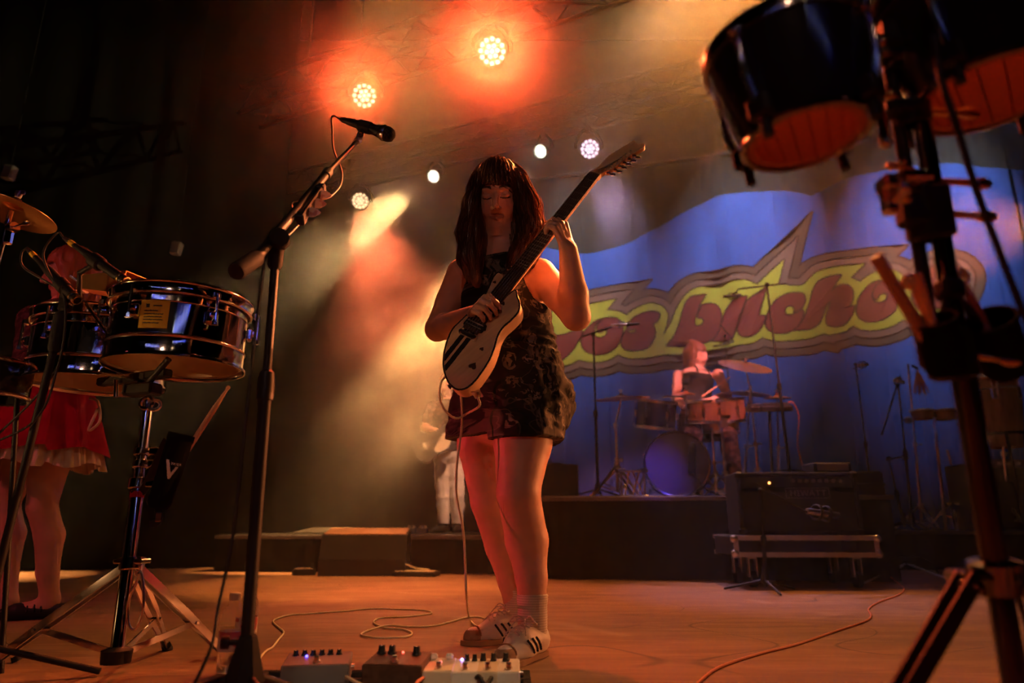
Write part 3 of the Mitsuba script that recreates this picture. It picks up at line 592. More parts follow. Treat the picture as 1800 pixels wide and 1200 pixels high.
ml_ = nets(lambda p: smin(hand_sdf(p, HANDL), limb_r(p, ARML[-2:]), .012), wrL-.16, wrL+.20, .0028)
mr_ = nets(lambda p: smin(hand_sdf(p, HANDR), limb_r(p, ARMR[-2:]), .012), wrR-.16, wrR+.20, .0028)
cols = [mottled(mb.vertices, sk), mottled(np.asarray(mh.vertices), 1)*face_paint(np.asarray(mh.vertices), HC, HR, HS, sk), mottled(ml_.vertices, sk), mottled(mr_.vertices, sk)]
part(who, 'body', [mb, mh, ml_, mr_], 'm_skin', color=np.vstack(cols))
# playsuit: loose cloth over trunk and thighs, with folds
hemR, hemL = P(846, 772, 2.39), P(922, 780, 2.19)
def suit(p):
    st = [(c, s, f, a+w, b+w) for (c, s, f, a, b), w in zip(ST, (.022, .022, .022, .012, .010, .006))]
    d = trunk(p, st[:5])
    d = smin(d, blob(p, c_[1][0]-sF*.085+V(0, 0, -.03), (.155, .125, .14)), .05)
    for hip, hem, r in ((hipR, hemR, .112), (hipL, hemL, .114)): d = smin(d, bone(p, hip, hem-V(0, 0, .05), r, r+.012), .035)
    n = meshkit.fbm(np.column_stack([p[:, 0]*9+p[:, 1]*7, p[:, 1]*2, p[:, 2]*17]), 3, 5)-.5
    n2 = np.sin(p[:, 0]*55+p[:, 1]*40+7*meshkit.fbm(p*5, 2, 2))*np.clip((c_[2][0][2]-p[:, 2])/.2, 0, 1)*.0035
    wst = np.exp(-((p[:, 2]-c_[2][0][2]+.02)/.035)**2)
    d = d+n*.020+n2+wst*(.010+.006*np.sin(p[:, 2]*190+p[:, 0]*15))
    side = (p-c_[1][0])@sS
    bk_ = np.clip(-((p-c_[1][0])@sF)-.02, 0, .3)
    cut = np.where(side > .0, hemL[2]+.012-p[:, 2]-.28*bk_, hemR[2]-p[:, 2]-.10*bk_)
    rdg = 1-np.abs(2*meshkit.fbm(np.column_stack([(p[:, 0]+p[:, 1])*9+p[:, 2]*6, (p[:, 0]-p[:, 1])*5, p[:, 2]*15-p[:, 0]*6]), 3, 21)-1)
    d = d-.0075*np.clip(rdg-.62, 0, .4)/.38*np.clip((c_[3][0][2]-p[:, 2])/.15, 0, 1)
    d = np.maximum(d, cut)
    d = smax(d, p[:, 2]-(c_[4][0][2]+.035), .01)
    for s_ in (shR+sS*-.005, shL+sS*.012): d = smax(d, .078-np.linalg.norm((p-s_)*np.array([1, 1, .75]), axis=1), .012)
    return d
ms = nets(suit, (-.40, 1.95, .62), (.40, 2.72, 1.42), .006)
part(who, 'playsuit', ms, 'm_print', True, label='black sleeveless playsuit with pale printed drawings')
for hem, hip in ((hemR, hipR), (hemL, hipL)): pass
# hair
lt = [(P(846, 312, 2.20), .030), (P(834, 360, 2.19), .036), (P(828, 410, 2.18), .042), (P(830, 455, 2.17), .044), (P(836, 490, 2.165), .026)]
rt = [(P(910, 312, 2.20), .032), (P(925, 360, 2.20), .038), (P(934, 405, 2.19), .044), (P(920, 450, 2.17), .044), (P(900, 487, 2.155), .030)]
def hair_d(p):
    q = (p-HC)@HR/HS
    d = smin(blob(q, (0, -.014, .030), (.088, .108, .104)), blob(q, (0, .02, .062), (.070, .075, .068)), .02)
    a = q.copy(); a[:, 0] = np.abs(a[:, 0])
    d = smin(d, bone(a, (.055, -.05, -.02), (.06, -.05, -.13), .05, .06), .03)*HS
    for c in (lt, rt): d = smin(d, limb_r(p, c, .03), .02)
    d = smin(d, limb_r(p, [(HC-V(0, -.05, .05), .085), (HC-V(0, -.07, .22), .09), (HC-V(0, -.06, .30), .06)], .03), .03)
    face = np.maximum(np.maximum(np.abs(q[:, 0])-(.055-.30*np.clip(-q[:, 2]-.035, 0, .05)), q[:, 2]-.040-.02*np.abs(q[:, 0])), .0-q[:, 1])*HS
    d = smax(d, -face, .012)
    nk = np.maximum(np.maximum(np.abs(q[:, 0])-.030, q[:, 2]+.06), .01-q[:, 1])*HS
    d = smax(d, -nk, .012)
    az = np.arctan2(q[:, 0], q[:, 1]+.02)
    g = meshkit.fbm(np.column_stack([az*13, q[:, 2]*2.2, q[:, 2]*0]), 3, 11)-.5
    g2 = meshkit.fbm(np.column_stack([p[:, 0]*130, p[:, 1]*130, p[:, 2]*6]), 2, 3)-.5
    return d+g*.014+.0022*np.sin(az*46+q[:, 2]*9)+g2*.010
mhair = nets(hair_d, HC-V(.26, .26, .42), HC+V(.26, .26, .18), .0045)
hk = part(who, 'hair', mhair, 'm_hair', True, label='long dark brown hair with a straight fringe')
rg = np.random.default_rng(5); paths = []
def settle(pt, out, lift):
    """pushes points along out until they lie just over the hair"""
    lo, hi = np.full(len(pt), -.05), np.full(len(pt), .13)
    for _ in range(13):
        mid = (lo+hi)/2; dd_ = hair_d(pt+out*mid[:, None]); lo, hi = np.where(dd_ < lift, mid, lo), np.where(dd_ < lift, hi, mid)
    return pt+out*hi[:, None]
for i in range(620):
    az = rg.uniform(1.2, 2*np.pi-1.2); endu = rg.uniform(-.30, -.16)
    uu = np.linspace(.115, endu, 15); rad = np.where(uu > .03, .085*np.sqrt(np.clip(1-((uu-.03)/.10)**2, 0.0, 1)), .085)
    w = az+.10*np.sin(uu*14+rg.uniform(0, 6))*np.clip(.1-uu, 0, .3)*2
    loc = np.column_stack([np.sin(w)*rad, np.cos(w)*rad*1.1-.015, uu]); dirs = np.column_stack([np.sin(w), np.cos(w), np.clip(uu-.03, 0, .1)*9]); dirs /= np.linalg.norm(dirs, axis=1, keepdims=True)
    pt = HC+(loc*HS)@HR.T; pt[uu < -.02] = HC+(loc[uu < -.02]*HS)@np.stack([HR[:, 0], unit(V(0, -1, 0)), V(0, 0, 1)], 1).T
    paths.append(settle(pt, dirs@HR.T, rg.choice([.001, .003, .006, .010])*rg.uniform(.6, 1.2)*np.clip((.10-uu)/.12, .10, 1)))
for i in range(110):
    l = rg.uniform(-.060, .060); uu = np.linspace(.118, rg.uniform(.030, .042), 9); t = (uu-.118)/(.036-.118)
    loc = np.column_stack([l*(.25+.75*t)+0*uu, .0+.085*np.sin(t*1.5), uu]); dirs = np.column_stack([l*3+0*uu, .2+t, 1-t*.9]); dirs /= np.linalg.norm(dirs, axis=1, keepdims=True)
    paths.append(settle(HC+(loc*HS)@HR.T, dirs@HR.T, rg.uniform(.0005, .003)))
for ch in (lt, rt):
    cp = spline([c for c, r in ch], 4); cr = np.interp(np.linspace(0, 1, len(cp)), np.linspace(0, 1, len(ch)), [r for c, r in ch])
    for i in range(150):
        a = rg.uniform(-.3, 2*np.pi); w = a+.25*np.sin(np.linspace(0, 5, len(cp))+rg.uniform(0, 6)); dv = np.column_stack([np.cos(w), -np.abs(np.sin(w))*.9-.1*0, 0*w]); dv /= np.linalg.norm(dv, axis=1, keepdims=True)
        pt = settle(cp+0*dv, dv, rg.uniform(.0004, .003)); j0 = rg.integers(0, 3); paths.append(pt[j0:len(pt)-rg.integers(0, 5)])
for i in range(160):
    az = rg.uniform(1.2, 2*np.pi-1.2); u0 = rg.uniform(-.12, .09); uu = np.linspace(u0, u0-rg.uniform(.04, .12), 8); t = np.linspace(0, 1, 8)
    rad = .092+.0*t; loc = np.column_stack([np.sin(az)*rad, np.cos(az)*rad*1.1-.015, uu]); out = np.tile(np.array([np.sin(az), np.cos(az), .1])@HR.T, (8, 1))
    paths.append(settle(HC+(loc*HS)@HR.T, out, .002)+out*(t**1.6*rg.uniform(.01, .035))[:, None])
k2 = key_free(who+'__hair__strands'); scene[k2] = mikit.ply(cat([tube(q_, np.linspace(.0011, .0005, len(q_)), 4, caps=False) for q_ in paths]), 'm_hair_strand', smooth=True); labels[k2] = {'kind': 'stuff', 'label': 'loose strands of hair'}
# socks and shoes
pr('m_suede', mikit.proc(lambda p, n, uv: mx((.30, .17, .10), (.42, .26, .16), fb(p.x*90, p.y*90, p.z*90, 3))), .85, spec=.2)
def shoe(parent, ankle, toe_dir, label=None):
    f = unit(V(toe_dir[0], toe_dir[1], 0)); R = np.stack([f, np.cross(V(0, 0, 1), f), V(0, 0, 1)], 1); o = V(ankle[0], ankle[1], 0)-f*.022
    xs = np.array([-.028, -.02, .02, .07, .12, .165, .20, .218]); wl = np.array([.012, .027, .034, .034, .042, .046, .034, .010])
    up = np.column_stack([xs, wl]); lo_ = np.column_stack([xs[::-1], -wl[::-1]*.93]); out = Polygon(spline(np.vstack([up, lo_]), 5, True)).buffer(0)
    s1 = extrude(out.buffer(.004), .015, o+V(0, 0, .001), R); k = part(parent, 'shoe', None or nets(lambda p: _upper((p-o)@R), o-V(.27, .27, .0), o+V(.27, .27, .16), .004), 'm_leather_white', True, label=label)
    def sub(n, m, mat, sm_=30):
        kk = key_free(k+'__'+n); scene[kk] = mikit.ply(cat(m) if isinstance(m, list) else m, mat, smooth=sm_); return kk
    sub('sole', s1, 'm_gum')
    sub('toe_guard', nets(lambda p: np.maximum(_upper((p-o)@R)-.0012, np.maximum(.150-((p-o)@R)[:, 0]+.5*np.abs(((p-o)@R)[:, 1]), ((p-o)@R)[:, 2]-.046)), o-V(.27, .27, .0), o+V(.27, .27, .1), .004), 'm_suede', True)
    W = lambda x, y, z: o+R@V(x, y, z)
    def on(x, y, z, lift=.0015):
        q_ = np.array([[x, y, z]]); 
        for _ in range(10):
            d = _upper(q_)[0]; e = 1e-3; g = np.array([(_upper(q_+np.eye(3)[i]*e)[0]-d)/e for i in range(3)]); q_ = q_-g*(d-lift)/max(np.dot(g, g), .2)
        return W(*q_[0])
    for sg in (1, -1):
        for x in (.045, .070, .095): sub('stripe', tube([on(x+.030*t, sg*(.05), .026+.042*t) for t in np.linspace(0, 1, 6)], .0034, 6), 'm_rubber')
        sub('stripe', tube([on(-.022, sg*.022, .035), on(-.024, sg*.02, .06)], .003, 6), 'm_gum')
    sub('toe_cap', tube([on(.168, .048*math.cos(a), .03+.02*math.sin(a)) for a in np.linspace(0, math.pi, 10)], .003, 6), 'm_gum')
    for i, x in enumerate((.060, .078, .096, .114, .132)):
        a, b = on(x, .020, .09-.2*(x-.05)), on(x+.010, -.020, .09-.2*(x-.05)); mid = on(x+.005, 0, .1, .004)
        sub('lace', tube(spline([a, mid, b], 5), .0026, 6), 'm_sock')
    t0 = on(.052, 0, .1, .005)
    for sg in (1, -1):
        sub('lace_bow', tube(spline([t0, t0+R@V(.018, sg*.022, .012), t0+R@V(.022, sg*.045, -.006), t0+R@V(.006, sg*.034, -.006), t0], 6), .0024, 6), 'm_sock')
        sub('lace_end', tube(spline([t0, t0+R@V(.03, sg*.012, .004), t0+R@V(.05, sg*.026, -.018), t0+R@V(.062, sg*.034, -.034)], 6), .0022, 6), 'm_sock')
    return k
def _upper(q):
    d = bone(q, (.0, 0, .045), (.10, .0, .038), .040, .040)
    d = smin(d, bone(q, (.10, 0, .036), (.170, 0, .024), .040, .028), .03)
    d = smin(d, bone(q, (.188, 0, .022), (.188, 0, .022001), .025, .025), .02)
    d = smin(d, bone(q, (.035, 0, .06), (.085, 0, .056), .036, .030), .03)
    d = smin(d, bone(q, (.008, 0, .05), (.020, 0, .085), .038, .036), .02)
    d = smax(d, -bone(q, (.012, 0, .098), (.006, 0, .16), .030, .040), .008)
    return np.maximum(d, .014-q[:, 2])
shoe(who, ankR, (-.88, -.42), 'white leather trainer with dark stripes and gum sole'); shoe(who, ankL, (-.52, -.85), 'white leather trainer with dark stripes and gum sole')
for an in (ankR, ankL):
    b0 = V(an[0], an[1], .06); prof = [(.042, -.02), (.044, .0), (.0445, .03), (.045, .05), (.045, .085), (.0465, .098), (.048, .103), (.0465, .108), (.048, .113), (.0445, .118)]
    part(who, 'sock', lathe(prof, b0, unit(V(*(an-b0)[:2], .2)), 28), 'm_sock', True)
# ---------------------------------------------------------------- the guitar
gk = thing('electric_guitar', 'pale natural wood electric guitar with a dark stripe, held by the singer', 'guitar')
Z3 = lambda pts: [gtrace(730+p[0]/4.617, 440+p[1]/4.617) for p in pts]
ctl = Z3([(806, 320), (826, 375), (846, 430), (836, 495), (780, 560), (712, 620), (668, 690), (642, 780), (604, 880), (545, 975), (478, 1062), (410, 1116), (335, 1124), (272, 1074), (236, 990), (226, 900), (236, 810), (262, 720), (300, 640), (350, 585), (420, 520), (480, 470), (545, 400), (590, 310), (630, 220), (672, 176), (712, 196), (722, 240), (700, 330), (700, 400)])
body2 = Polygon(spline(ctl, 6, True)).buffer(0).buffer(.004).buffer(-.004)
GR = np.stack([gL, gS, gN], 1); TK = .052
def slab(poly, z0, z1, bev=.004):
    """a thick outline with rounded edges, in the guitar's axes"""
    lay = [(0., -bev), (bev*.3, -bev*.3), (bev, 0.)]; ring = []
    for t, off in lay: ring.append((z0+t, off))
    for t, off in lay[::-1]: ring.append((z1-t, off))
    base = np.array(Polygon(poly.exterior).exterior.coords)[:-1]; n = len(base)
    if Polygon(base).exterior.is_ccw is False: base = base[::-1]
    e = np.roll(base, -1, 0)-np.roll(base, 1, 0); nr = np.column_stack([e[:, 1], -e[:, 0]]); nr /= np.linalg.norm(nr, axis=1, keepdims=True)+1e-12
    v = np.vstack([np.column_stack([base+nr*o, np.full(n, z)]) for z, o in ring]); f = []
    i = np.arange(n); j = (i+1) % n
    for r in range(len(ring)-1): f += [np.stack([r*n+i, r*n+j, (r+1)*n+j], 1), np.stack([r*n+i, (r+1)*n+j, (r+1)*n+i], 1)]
    t2, tf = trimesh.creation.triangulate_polygon(Polygon(base), engine='earcut')
    from scipy.spatial import cKDTree
    mp = cKDTree(base).query(t2)[1]; tf = mp[tf]
    sgn = np.cross(base[tf[:, 1]]-base[tf[:, 0]], base[tf[:, 2]]-base[tf[:, 0]]) > 0; tf = np.where(sgn[:, None], tf, tf[:, ::-1])
    f += [tf+(len(ring)-1)*n, tf[:, ::-1]]
    return put(trimesh.Trimesh(v, np.vstack(f), process=False), gA, GR)
base_poly = body2.simplify(.0006)
bd = part(gk, 'body', slab(base_poly, -TK, 0), 'm_maple', 40)
bp = np.array(base_poly.exterior.coords)
k2 = key_free(bd+'__binding'); scene[k2] = mikit.ply(tube(np.array([gpt(a, b, -.0015) for a, b in bp[:-1]]), .0028, 6, closed=True), 'm_black', smooth=True); labels[k2] = {'label': 'black edge binding'}
def flat(poly, z, h, mat, name, **kw): return part(gk, name, extrude(poly, h, gpt(0, 0, z), GR), mat, 30, **kw)
for o_, w_ in ((-.016, .016), (.010, .016)):
    st_ = LineString([(-.012, o_), (-.40, o_)]).buffer(w_/2, cap_style='flat').intersection(base_poly.buffer(-.004))
    if not st_.is_empty: flat(st_, .0002, .0012, 'm_black', 'stripe')
nw0, nw1 = .027, .0215
neck_in = -.06
nk_m = nets(lambda p: np.maximum(np.maximum(_hn((p-gA)@GR), ((p-gA)@GR)[:, 2]-.0035), 0-1e9), gpt(NUT/2, 0, 0)-.40, gpt(NUT/2, 0, 0)+.40, .005) if False else None
def hull_neck():
    v = []
    for a, w in ((neck_in, nw0), (NUT, nw1)):
        for th in np.linspace(math.pi, 2*math.pi, 12): v.append(gpt(a, w*math.cos(th), .003+.022*math.sin(th)))
    return trimesh.convex.convex_hull(np.array(v))
part(gk, 'neck', hull_neck(), 'm_maple', 40)
fbp = Polygon([(neck_in-.05, -nw0-.001), (NUT, -nw1), (NUT, nw1), (neck_in-.05, nw0+.001)])
fbk = flat(fbp, .003, .006, 'm_rosewood', 'fretboard', label='dark rosewood fretboard')
scl = NUT+.08
for i in range(1, 22):
    a = NUT-.63*(1-2**(-i/12.))
    if a < neck_in-.04: break
    w = nw1+(nw0-nw1)*(NUT-a)/(NUT-neck_in)
    kk = key_free(fbk+'__fret'); scene[kk] = mikit.ply(tube([gpt(a, -w, .0095), gpt(a, w, .0095)], .0010, 5), 'm_steel', smooth=True)
flat(Polygon([(NUT, -nw1), (NUT+.005, -nw1), (NUT+.005, nw1), (NUT, nw1)]), .003, .0075, 'm_paint_cream', 'nut')
# headstock, traced too
hs = [gtrace(940+p[0]/5.4545, 220+p[1]/5.4545) for p in [(566, 442), (640, 345), (690, 272), (780, 196), (870, 124), (944, 70), (960, 92), (985, 110), (1032, 98), (1050, 128), (1000, 172), (920, 236), (830, 320), (756, 394), (690, 430), (640, 462), (604, 505)]]
HP = Polygon(spline(hs, 4, True)).buffer(0)
HSR = GR@rot((0, 1, 0), math.radians(9)); hbase = gpt(NUT, 0, .002)
hp2 = affinity.translate(HP, -NUT, 0)
hst = part(gk, 'headstock', extrude(hp2, .015, hbase-HSR[:, 2]*.015, HSR), 'm_maple', 30)
hpt = lambda a, b, c=0.: hbase+HSR@V(a, b, c)
strs = []
for i in range(6):
    a = .035+i*.024; sd = 1 if i % 2 == 0 else -1; lim = hp2.intersection(LineString([(a, -.2), (a, .2)])); lo_b, hi_b = lim.bounds[1], lim.bounds[3]
    for sd, e_ in ((1, hi_b),):
        b = e_-.009; t = part(gk, 'tuning_peg', [cyl(hpt(a, b, -.012), hpt(a, b, .010), .0038, n=8), rbox(.013, .016, .012, .003, hpt(a, e_+.002, -.010), HSR), cyl(hpt(a, e_, -.010), hpt(a, e_+.012, -.010), .0025, n=6), put(ball((0, 0, 0), (.0075, .011, .0045), 6), hpt(a, e_+.020, -.010), HSR)], 'm_chrome', 40)
    strs.append((a, b))
BR = -.125
for i in range(6):
    o_ = -.0165+i*.0066; w0 = -.026+i*.0104
    part(gk, 'string', tube([gpt(BR, w0, .0135), gpt(NUT+.003, o_, .0118), hpt(strs[i][0], strs[i][1]-.004, .004)], .00045+.00012*(5-i), 4), 'm_steel', True)
for a in (-.02, -.085): 
    pk = part(gk, 'pickup', rbox(.030, .076, .010, .003, gpt(a, 0, .005), GR), 'm_black'); 
    for s_ in (-1, 1):
        kk = key_free(pk+'__pole_strip'); scene[kk] = mikit.ply(rbox(.004, .064, .003, .001, gpt(a+s_*.006, 0, .0105), GR), 'm_chrome', smooth=30)
part(gk, 'bridge', [rbox(.016, .062, .009, .002, gpt(BR, 0, .006), GR)]+[cyl(gpt(BR, s_*.026, .0), gpt(BR, s_*.026, .014), .005, n=10) for s_ in (-1, 1)], 'm_chrome', 30)
zz3 = lambda x, y: gtrace(730+x/4.617, 440+y/4.617)
for x, y, rr in ((484, 722, .0085), (770, 160, .0085), (730, 205, .0075)):
    a, b = zz3(x, y); part(gk, 'control_knob', lathe([(0, .012), (rr*.8, .012), (rr, .010), (rr*1.05, 0)], gpt(a, b, .001), gN, 14), 'm_chrome', 40)
def pip(cx, cy, s_):
    a, b = zz3(cx, cy); th = np.linspace(0, 2*np.pi, 24)[:-1]; hx = np.sin(th)**3; hy = (13*np.cos(th)-5*np.cos(2*th)-2*np.cos(3*th)-np.cos(4*th))/16
    return Polygon(np.column_stack([a-hy*s_, b+hx*s_])).buffer(0)
for x, y, s_ in ((468, 938, .013), (540, 800, .007), (560, 636, .008), (712, 430, .008), (645, 258, .006)): flat(pip(x, y, s_), .0002, .001, 'm_rosewood', 'inlay')
kk = zz3(480, 1118); jn = unit(gS*.72-gL*.69); jo = gpt(kk[0], kk[1], -TK*.5)+jn*.006; jp = part(gk, 'jack_plate', [put(rbox(.026, .040, .003, .001), jo, basis(jn, gN)), lathe([(.009, 0), (.009, .007), (.005, .011)], jo, jn, 14)], 'm_chrome', 30)
kb = zz3(255, 1068); part(gk, 'strap_button', lathe([(0, .016), (.009, .014), (.005, .008), (.008, 0)], gpt(kb[0]+.010, kb[1]+.004, -TK*.5), unit(-gL-.3*gS), 12), 'm_black')
# ---------------------------------------------------------------- people further off: one routine for the body
def person_mesh(J, skin, h=.009, face=True, lip=(.4, .12, .1), seed=2):
    """one continuous skin: trunk, limbs, head with a face, hands with fingers"""
    s, f = J['side'], J['front']; st = [(c, s, f, a, b) for c, a, b in J['trunk']]
    def body(p):
        d = trunk(p, st); d = smin(d, bone(p, J['neck'], J['head']-V(0, 0, .05), .050, .046), .03)
        for L_ in J['limbs']: d = smin(d, limb_r(p, L_), .02)
        return d
    pts = np.array([c for c, a, b in J['trunk']]+[q_ for L_ in J['limbs'] for q_, r in L_]+[J['head']])
    ms = [nets(body, pts.min(0)-.22, pts.max(0)+.22, h)]; cols = [mottled(ms[0].vertices, skin, seed)]
    R = axes(J['look']); hs = J.get('hs', 1.0)
    m = nets(lambda p: smin(head_sdf(p, J['head'], R, hs), bone(p, J['neck'], J['head']-V(0, 0, .06), .049, .046), .02), J['head']-.17, J['head']+.17, .0045)
    ms.append(m); cols.append(face_paint(np.asarray(m.vertices), J['head'], R, hs, skin, lip))
    for hd, w, lim in J.get('hands', []):
        m = nets(lambda p: smin(hand_sdf(p, hd), limb_r(p, lim[-2:]), .012), w-.19, w+.19, .0042); ms.append(m); cols.append(mottled(m.vertices, skin, seed))
    return ms, np.vstack(cols), R, st
def shell_mesh(fn, pts, h=.009, pad=.25):
    pts = np.asarray(pts); return nets(fn, pts.min(0)-pad, pts.max(0)+pad, h)
def arm(sh, el, wr, k=1.0): return [(sh, .050*k), (sh*.5+el*.5, .043*k), (el, .038*k), (el*.65+wr*.35, .039*k), (wr, .026*k)]
def leg(hp_, kn_, an_, bulge, k=1.0):
    return [(hp_, .092*k), (hp_*.5+kn_*.5, .078*k), (kn_, .056*k), (kn_*.68+an_*.32+bulge, .056*k), (kn_*.3+an_*.7, .042*k), (an_, .036*k)]
def foot_sdf(p, an, td, z0, s=1.0):
    o = V(an[0], an[1], z0); t = unit(V(td[0], td[1], 0))
    d = smin(bone(p, o+V(0, 0, .035)-t*.045*s, o+V(0, 0, .03)+t*.10*s, .034*s, .032*s), bone(p, o+V(0, 0, .03)+t*.10*s, o+V(0, 0, .022)+t*.155*s, .034*s, .022*s), .02)
    return np.maximum(d, z0+.004-p[:, 2])
def sub(parent, name, m, mat, smooth=True, label=None, **kw):
    k = key_free(parent+'__'+name); scene[k] = mikit.ply(cat(m) if isinstance(m, list) else m, mat, smooth=smooth, **kw)
    if label: labels[k] = {'label': label}
    return k
def hair_long(parent, head, R, hs, mat, drop, back=.02, fringe=True, seed=4, label=None, n_str=140):
    """a cap of hair that falls to the given depth below the head's centre"""
    def fn(p):
        q = (p-head)@R/hs; d = blob(q, (0, -.016, .028), (.088, .106, .102))
        g0 = head-R[:, 1]*.055; d = smin(d, bone(p, g0, g0-V(0, 0, drop)-R[:, 1]*back, .075, .05)/hs, .03)
        for sg in (1, -1):
            a = head+R@V(sg*.068, .015, .0); d = smin(d, bone(p, a, head+R@V(sg*.075, -.01, 0)-V(0, 0, drop*.9), .030, .034)/hs, .02)
        face = np.maximum(np.maximum(np.abs(q[:, 0])-.056, q[:, 2]-(.038 if fringe else .075)), -q[:, 1]+.01); d = smax(d, -face, .012)
        g = meshkit.fbm(np.column_stack([p[:, 0]*95, p[:, 1]*95, p[:, 2]*7]), 2, seed)-.5
        return (d+g*.016)*hs
    m = nets(fn, head-V(.24, .24, drop+.16), head+V(.24, .24, .2), .006)
    return part(parent, 'hair', m, mat, True, label=label)
# ---------------------------------------------------------------- the percussionist at the left
wk = thing('person', 'red haired woman in a red skirt over a cream petticoat behind the timbales', 'person')
WY = 3.02
sd, fr = unit(V(.55, -.83, 0)), unit(V(-.83, -.55, 0))
pel = P(85, 700, WY); che = P(100, 590, WY); nk_ = P(112, 535, WY); hd = P(124, 478, WY)
J = dict(side=sd, front=fr, trunk=[(P(85, 735, WY), .15, .115), (pel, .155, .12), (P(88, 655, WY), .118, .095), (che, .14, .11), (P(108, 552, WY), .13, .075), (P(111, 540, WY), .055, .055)], neck=P(110, 548, WY), head=hd, look=(-.80, -.50, -.28))
hA, kA, aA = P(98, 745, WY-.06), P(74, 890, WY-.05), P(88, 1052, WY+.03)
hB, kB, aB = P(66, 745, WY+.08), P(8, 885, WY+.04), P(14, 1056, WY+.02)
eR, wR = P(46, 640, WY-.15), P(110, 610, WY-.45)
eL, wL = P(150, 640, WY-.35), P(205, 575, WY-.62)
J['limbs'] = [leg(hA, kA, aA, -fr*.018), leg(hB, kB, aB, -fr*.018), arm(P(58, 560, WY+.05), eR, wR), arm(P(152, 556, WY-.08), eL, wL)]
fa = (-.93, -.36)
for a_ in (aA, aB): J['limbs'].append([(V(a_[0], a_[1], .06), .034), (V(a_[0]+fa[0]*.09, a_[1]+fa[1]*.09, .035), .03), (V(a_[0]+fa[0]*.14, a_[1]+fa[1]*.14, .026), .02)])
J['limbs'][0].append((V(aA[0], aA[1], .06), .034)); J['limbs'][1].append((V(aB[0], aB[1], .06), .034))
h1 = fingers(wL, P(235, 545, WY-.72)-wL, (-.2, .3, -1), (-1, 0, .2), each=[(40, 60, 30)]*4); h2 = fingers(wR, P(135, 590, WY-.55)-wR, (-.2, .3, -1), (1, 0, .2), each=[(40, 60, 30)]*4)
J['hands'] = [(h1, wL, J['limbs'][3]), (h2, wR, J['limbs'][2])]
ms, cl_, R_, st_ = person_mesh(J, (.60, .33, .23), .008)
part(wk, 'body', ms, 'm_skin', color=cl_)
hair_long(wk, hd, R_, 1.0, 'm_hair_red', .27, .05, label='long straight red hair')
def top(p):
    d = trunk(p, [(c, s_, f_, a+.016, b+.016) for c, s_, f_, a, b in st_[1:5]])
    for L_ in J['limbs'][2:4]: d = smin(d, limb_r(p, [(q_, r+.014) for q_, r in L_[:4]]), .02)
    return d+(meshkit.fbm(p*14, 3, 2)-.5)*.014
part(wk, 'blouse', shell_mesh(top, [pel, che, eR, eL, P(150, 545, WY)]), 'm_dark_cloth', True, label='dark patterned blouse')
def skirt(c, rx, r0, z0, z1, flute, nfl, seed, ruff=0.):
    """a flared skirt in flutes, with an inner face"""
    n, m = 160, 16; an = np.arange(n)*2*np.pi/n; out = []
    for i, t in enumerate(np.linspace(0, 1, m)):
        rr = r0+(rx-r0)*t**.8; fl = flute*t**1.3*np.sin(an*nfl+1.5*np.sin(an*3+seed)+t*.6)+ruff*t*np.sin(an*nfl*3.1+seed)
        z = z0+(z1-z0)*t+.014*t*np.sin(an*nfl*.5+seed); out.append(np.column_stack([c[0]+(rr+fl)*(np.cos(an)*sd[0]+.85*np.sin(an)*fr[0])+.03*t*0, c[1]+(rr+fl)*(np.cos(an)*sd[1]+.85*np.sin(an)*fr[1]), z]))
    v = np.vstack(out); i, j = np.meshgrid(np.arange(m-1), np.arange(n), indexing='ij'); j2 = (j+1) % n
    f = np.concatenate([np.stack([i*n+j, (i+1)*n+j, (i+1)*n+j2], -1).reshape(-1, 3), np.stack([i*n+j, (i+1)*n+j2, i*n+j2], -1).reshape(-1, 3)])
    return trimesh.Trimesh(v, f, process=False)
sk_ = part(wk, 'skirt', skirt(P(96, 700, WY), .285, .13, P(85, 655, WY)[2], P(85, 793, WY-.1)[2], .020, 9, 1), 'm_red_cloth', True, label='flared red satin skirt')
sub(wk, 'petticoat', skirt(P(96, 700, WY), .27, .12, P(85, 670, WY)[2], P(85, 818, WY-.1)[2], .016, 13, 4, .012), 'm_cream_cloth', True, label='ruffled cream petticoat')
wb = P(158, 700, WY-.1); sub(wk, 'waist_ribbon', tube(spline([wb, wb+V(.05, -.02, -.02), wb+V(.07, -.02, -.10), wb+V(.03, -.02, -.14), wb+V(.06, -.03, -.05)], 6), .006, 6), 'm_cream_cloth')
for a_ in (aA, aB):
    fs = nets(lambda p: np.maximum(foot_sdf(p, a_, fa, .0, 1.06), (p[:, 2]-.062+.05*np.clip((p-a_)@unit(V(*fa, 0))-.02, -.05, .1)*-1)), V(a_[0]-.3, a_[1]-.3, -.01), V(a_[0]+.3, a_[1]+.3, .12), .005)
    s_ = part(wk, 'shoe', fs, 'm_black', True, label='black strapped shoe'); t_ = unit(V(*fa, 0)); w_ = np.cross(V(0, 0, 1), t_)
    for x in (.02, .045, .07): sub(s_, 'shoe_strap', tube([V(a_[0], a_[1], 0)+t_*x+w_*.038*math.cos(b)+V(0, 0, .030+(.062-x*.35)*math.sin(b)*.85) for b in np.linspace(0, math.pi, 9)], .0045, 6), 'm_black')
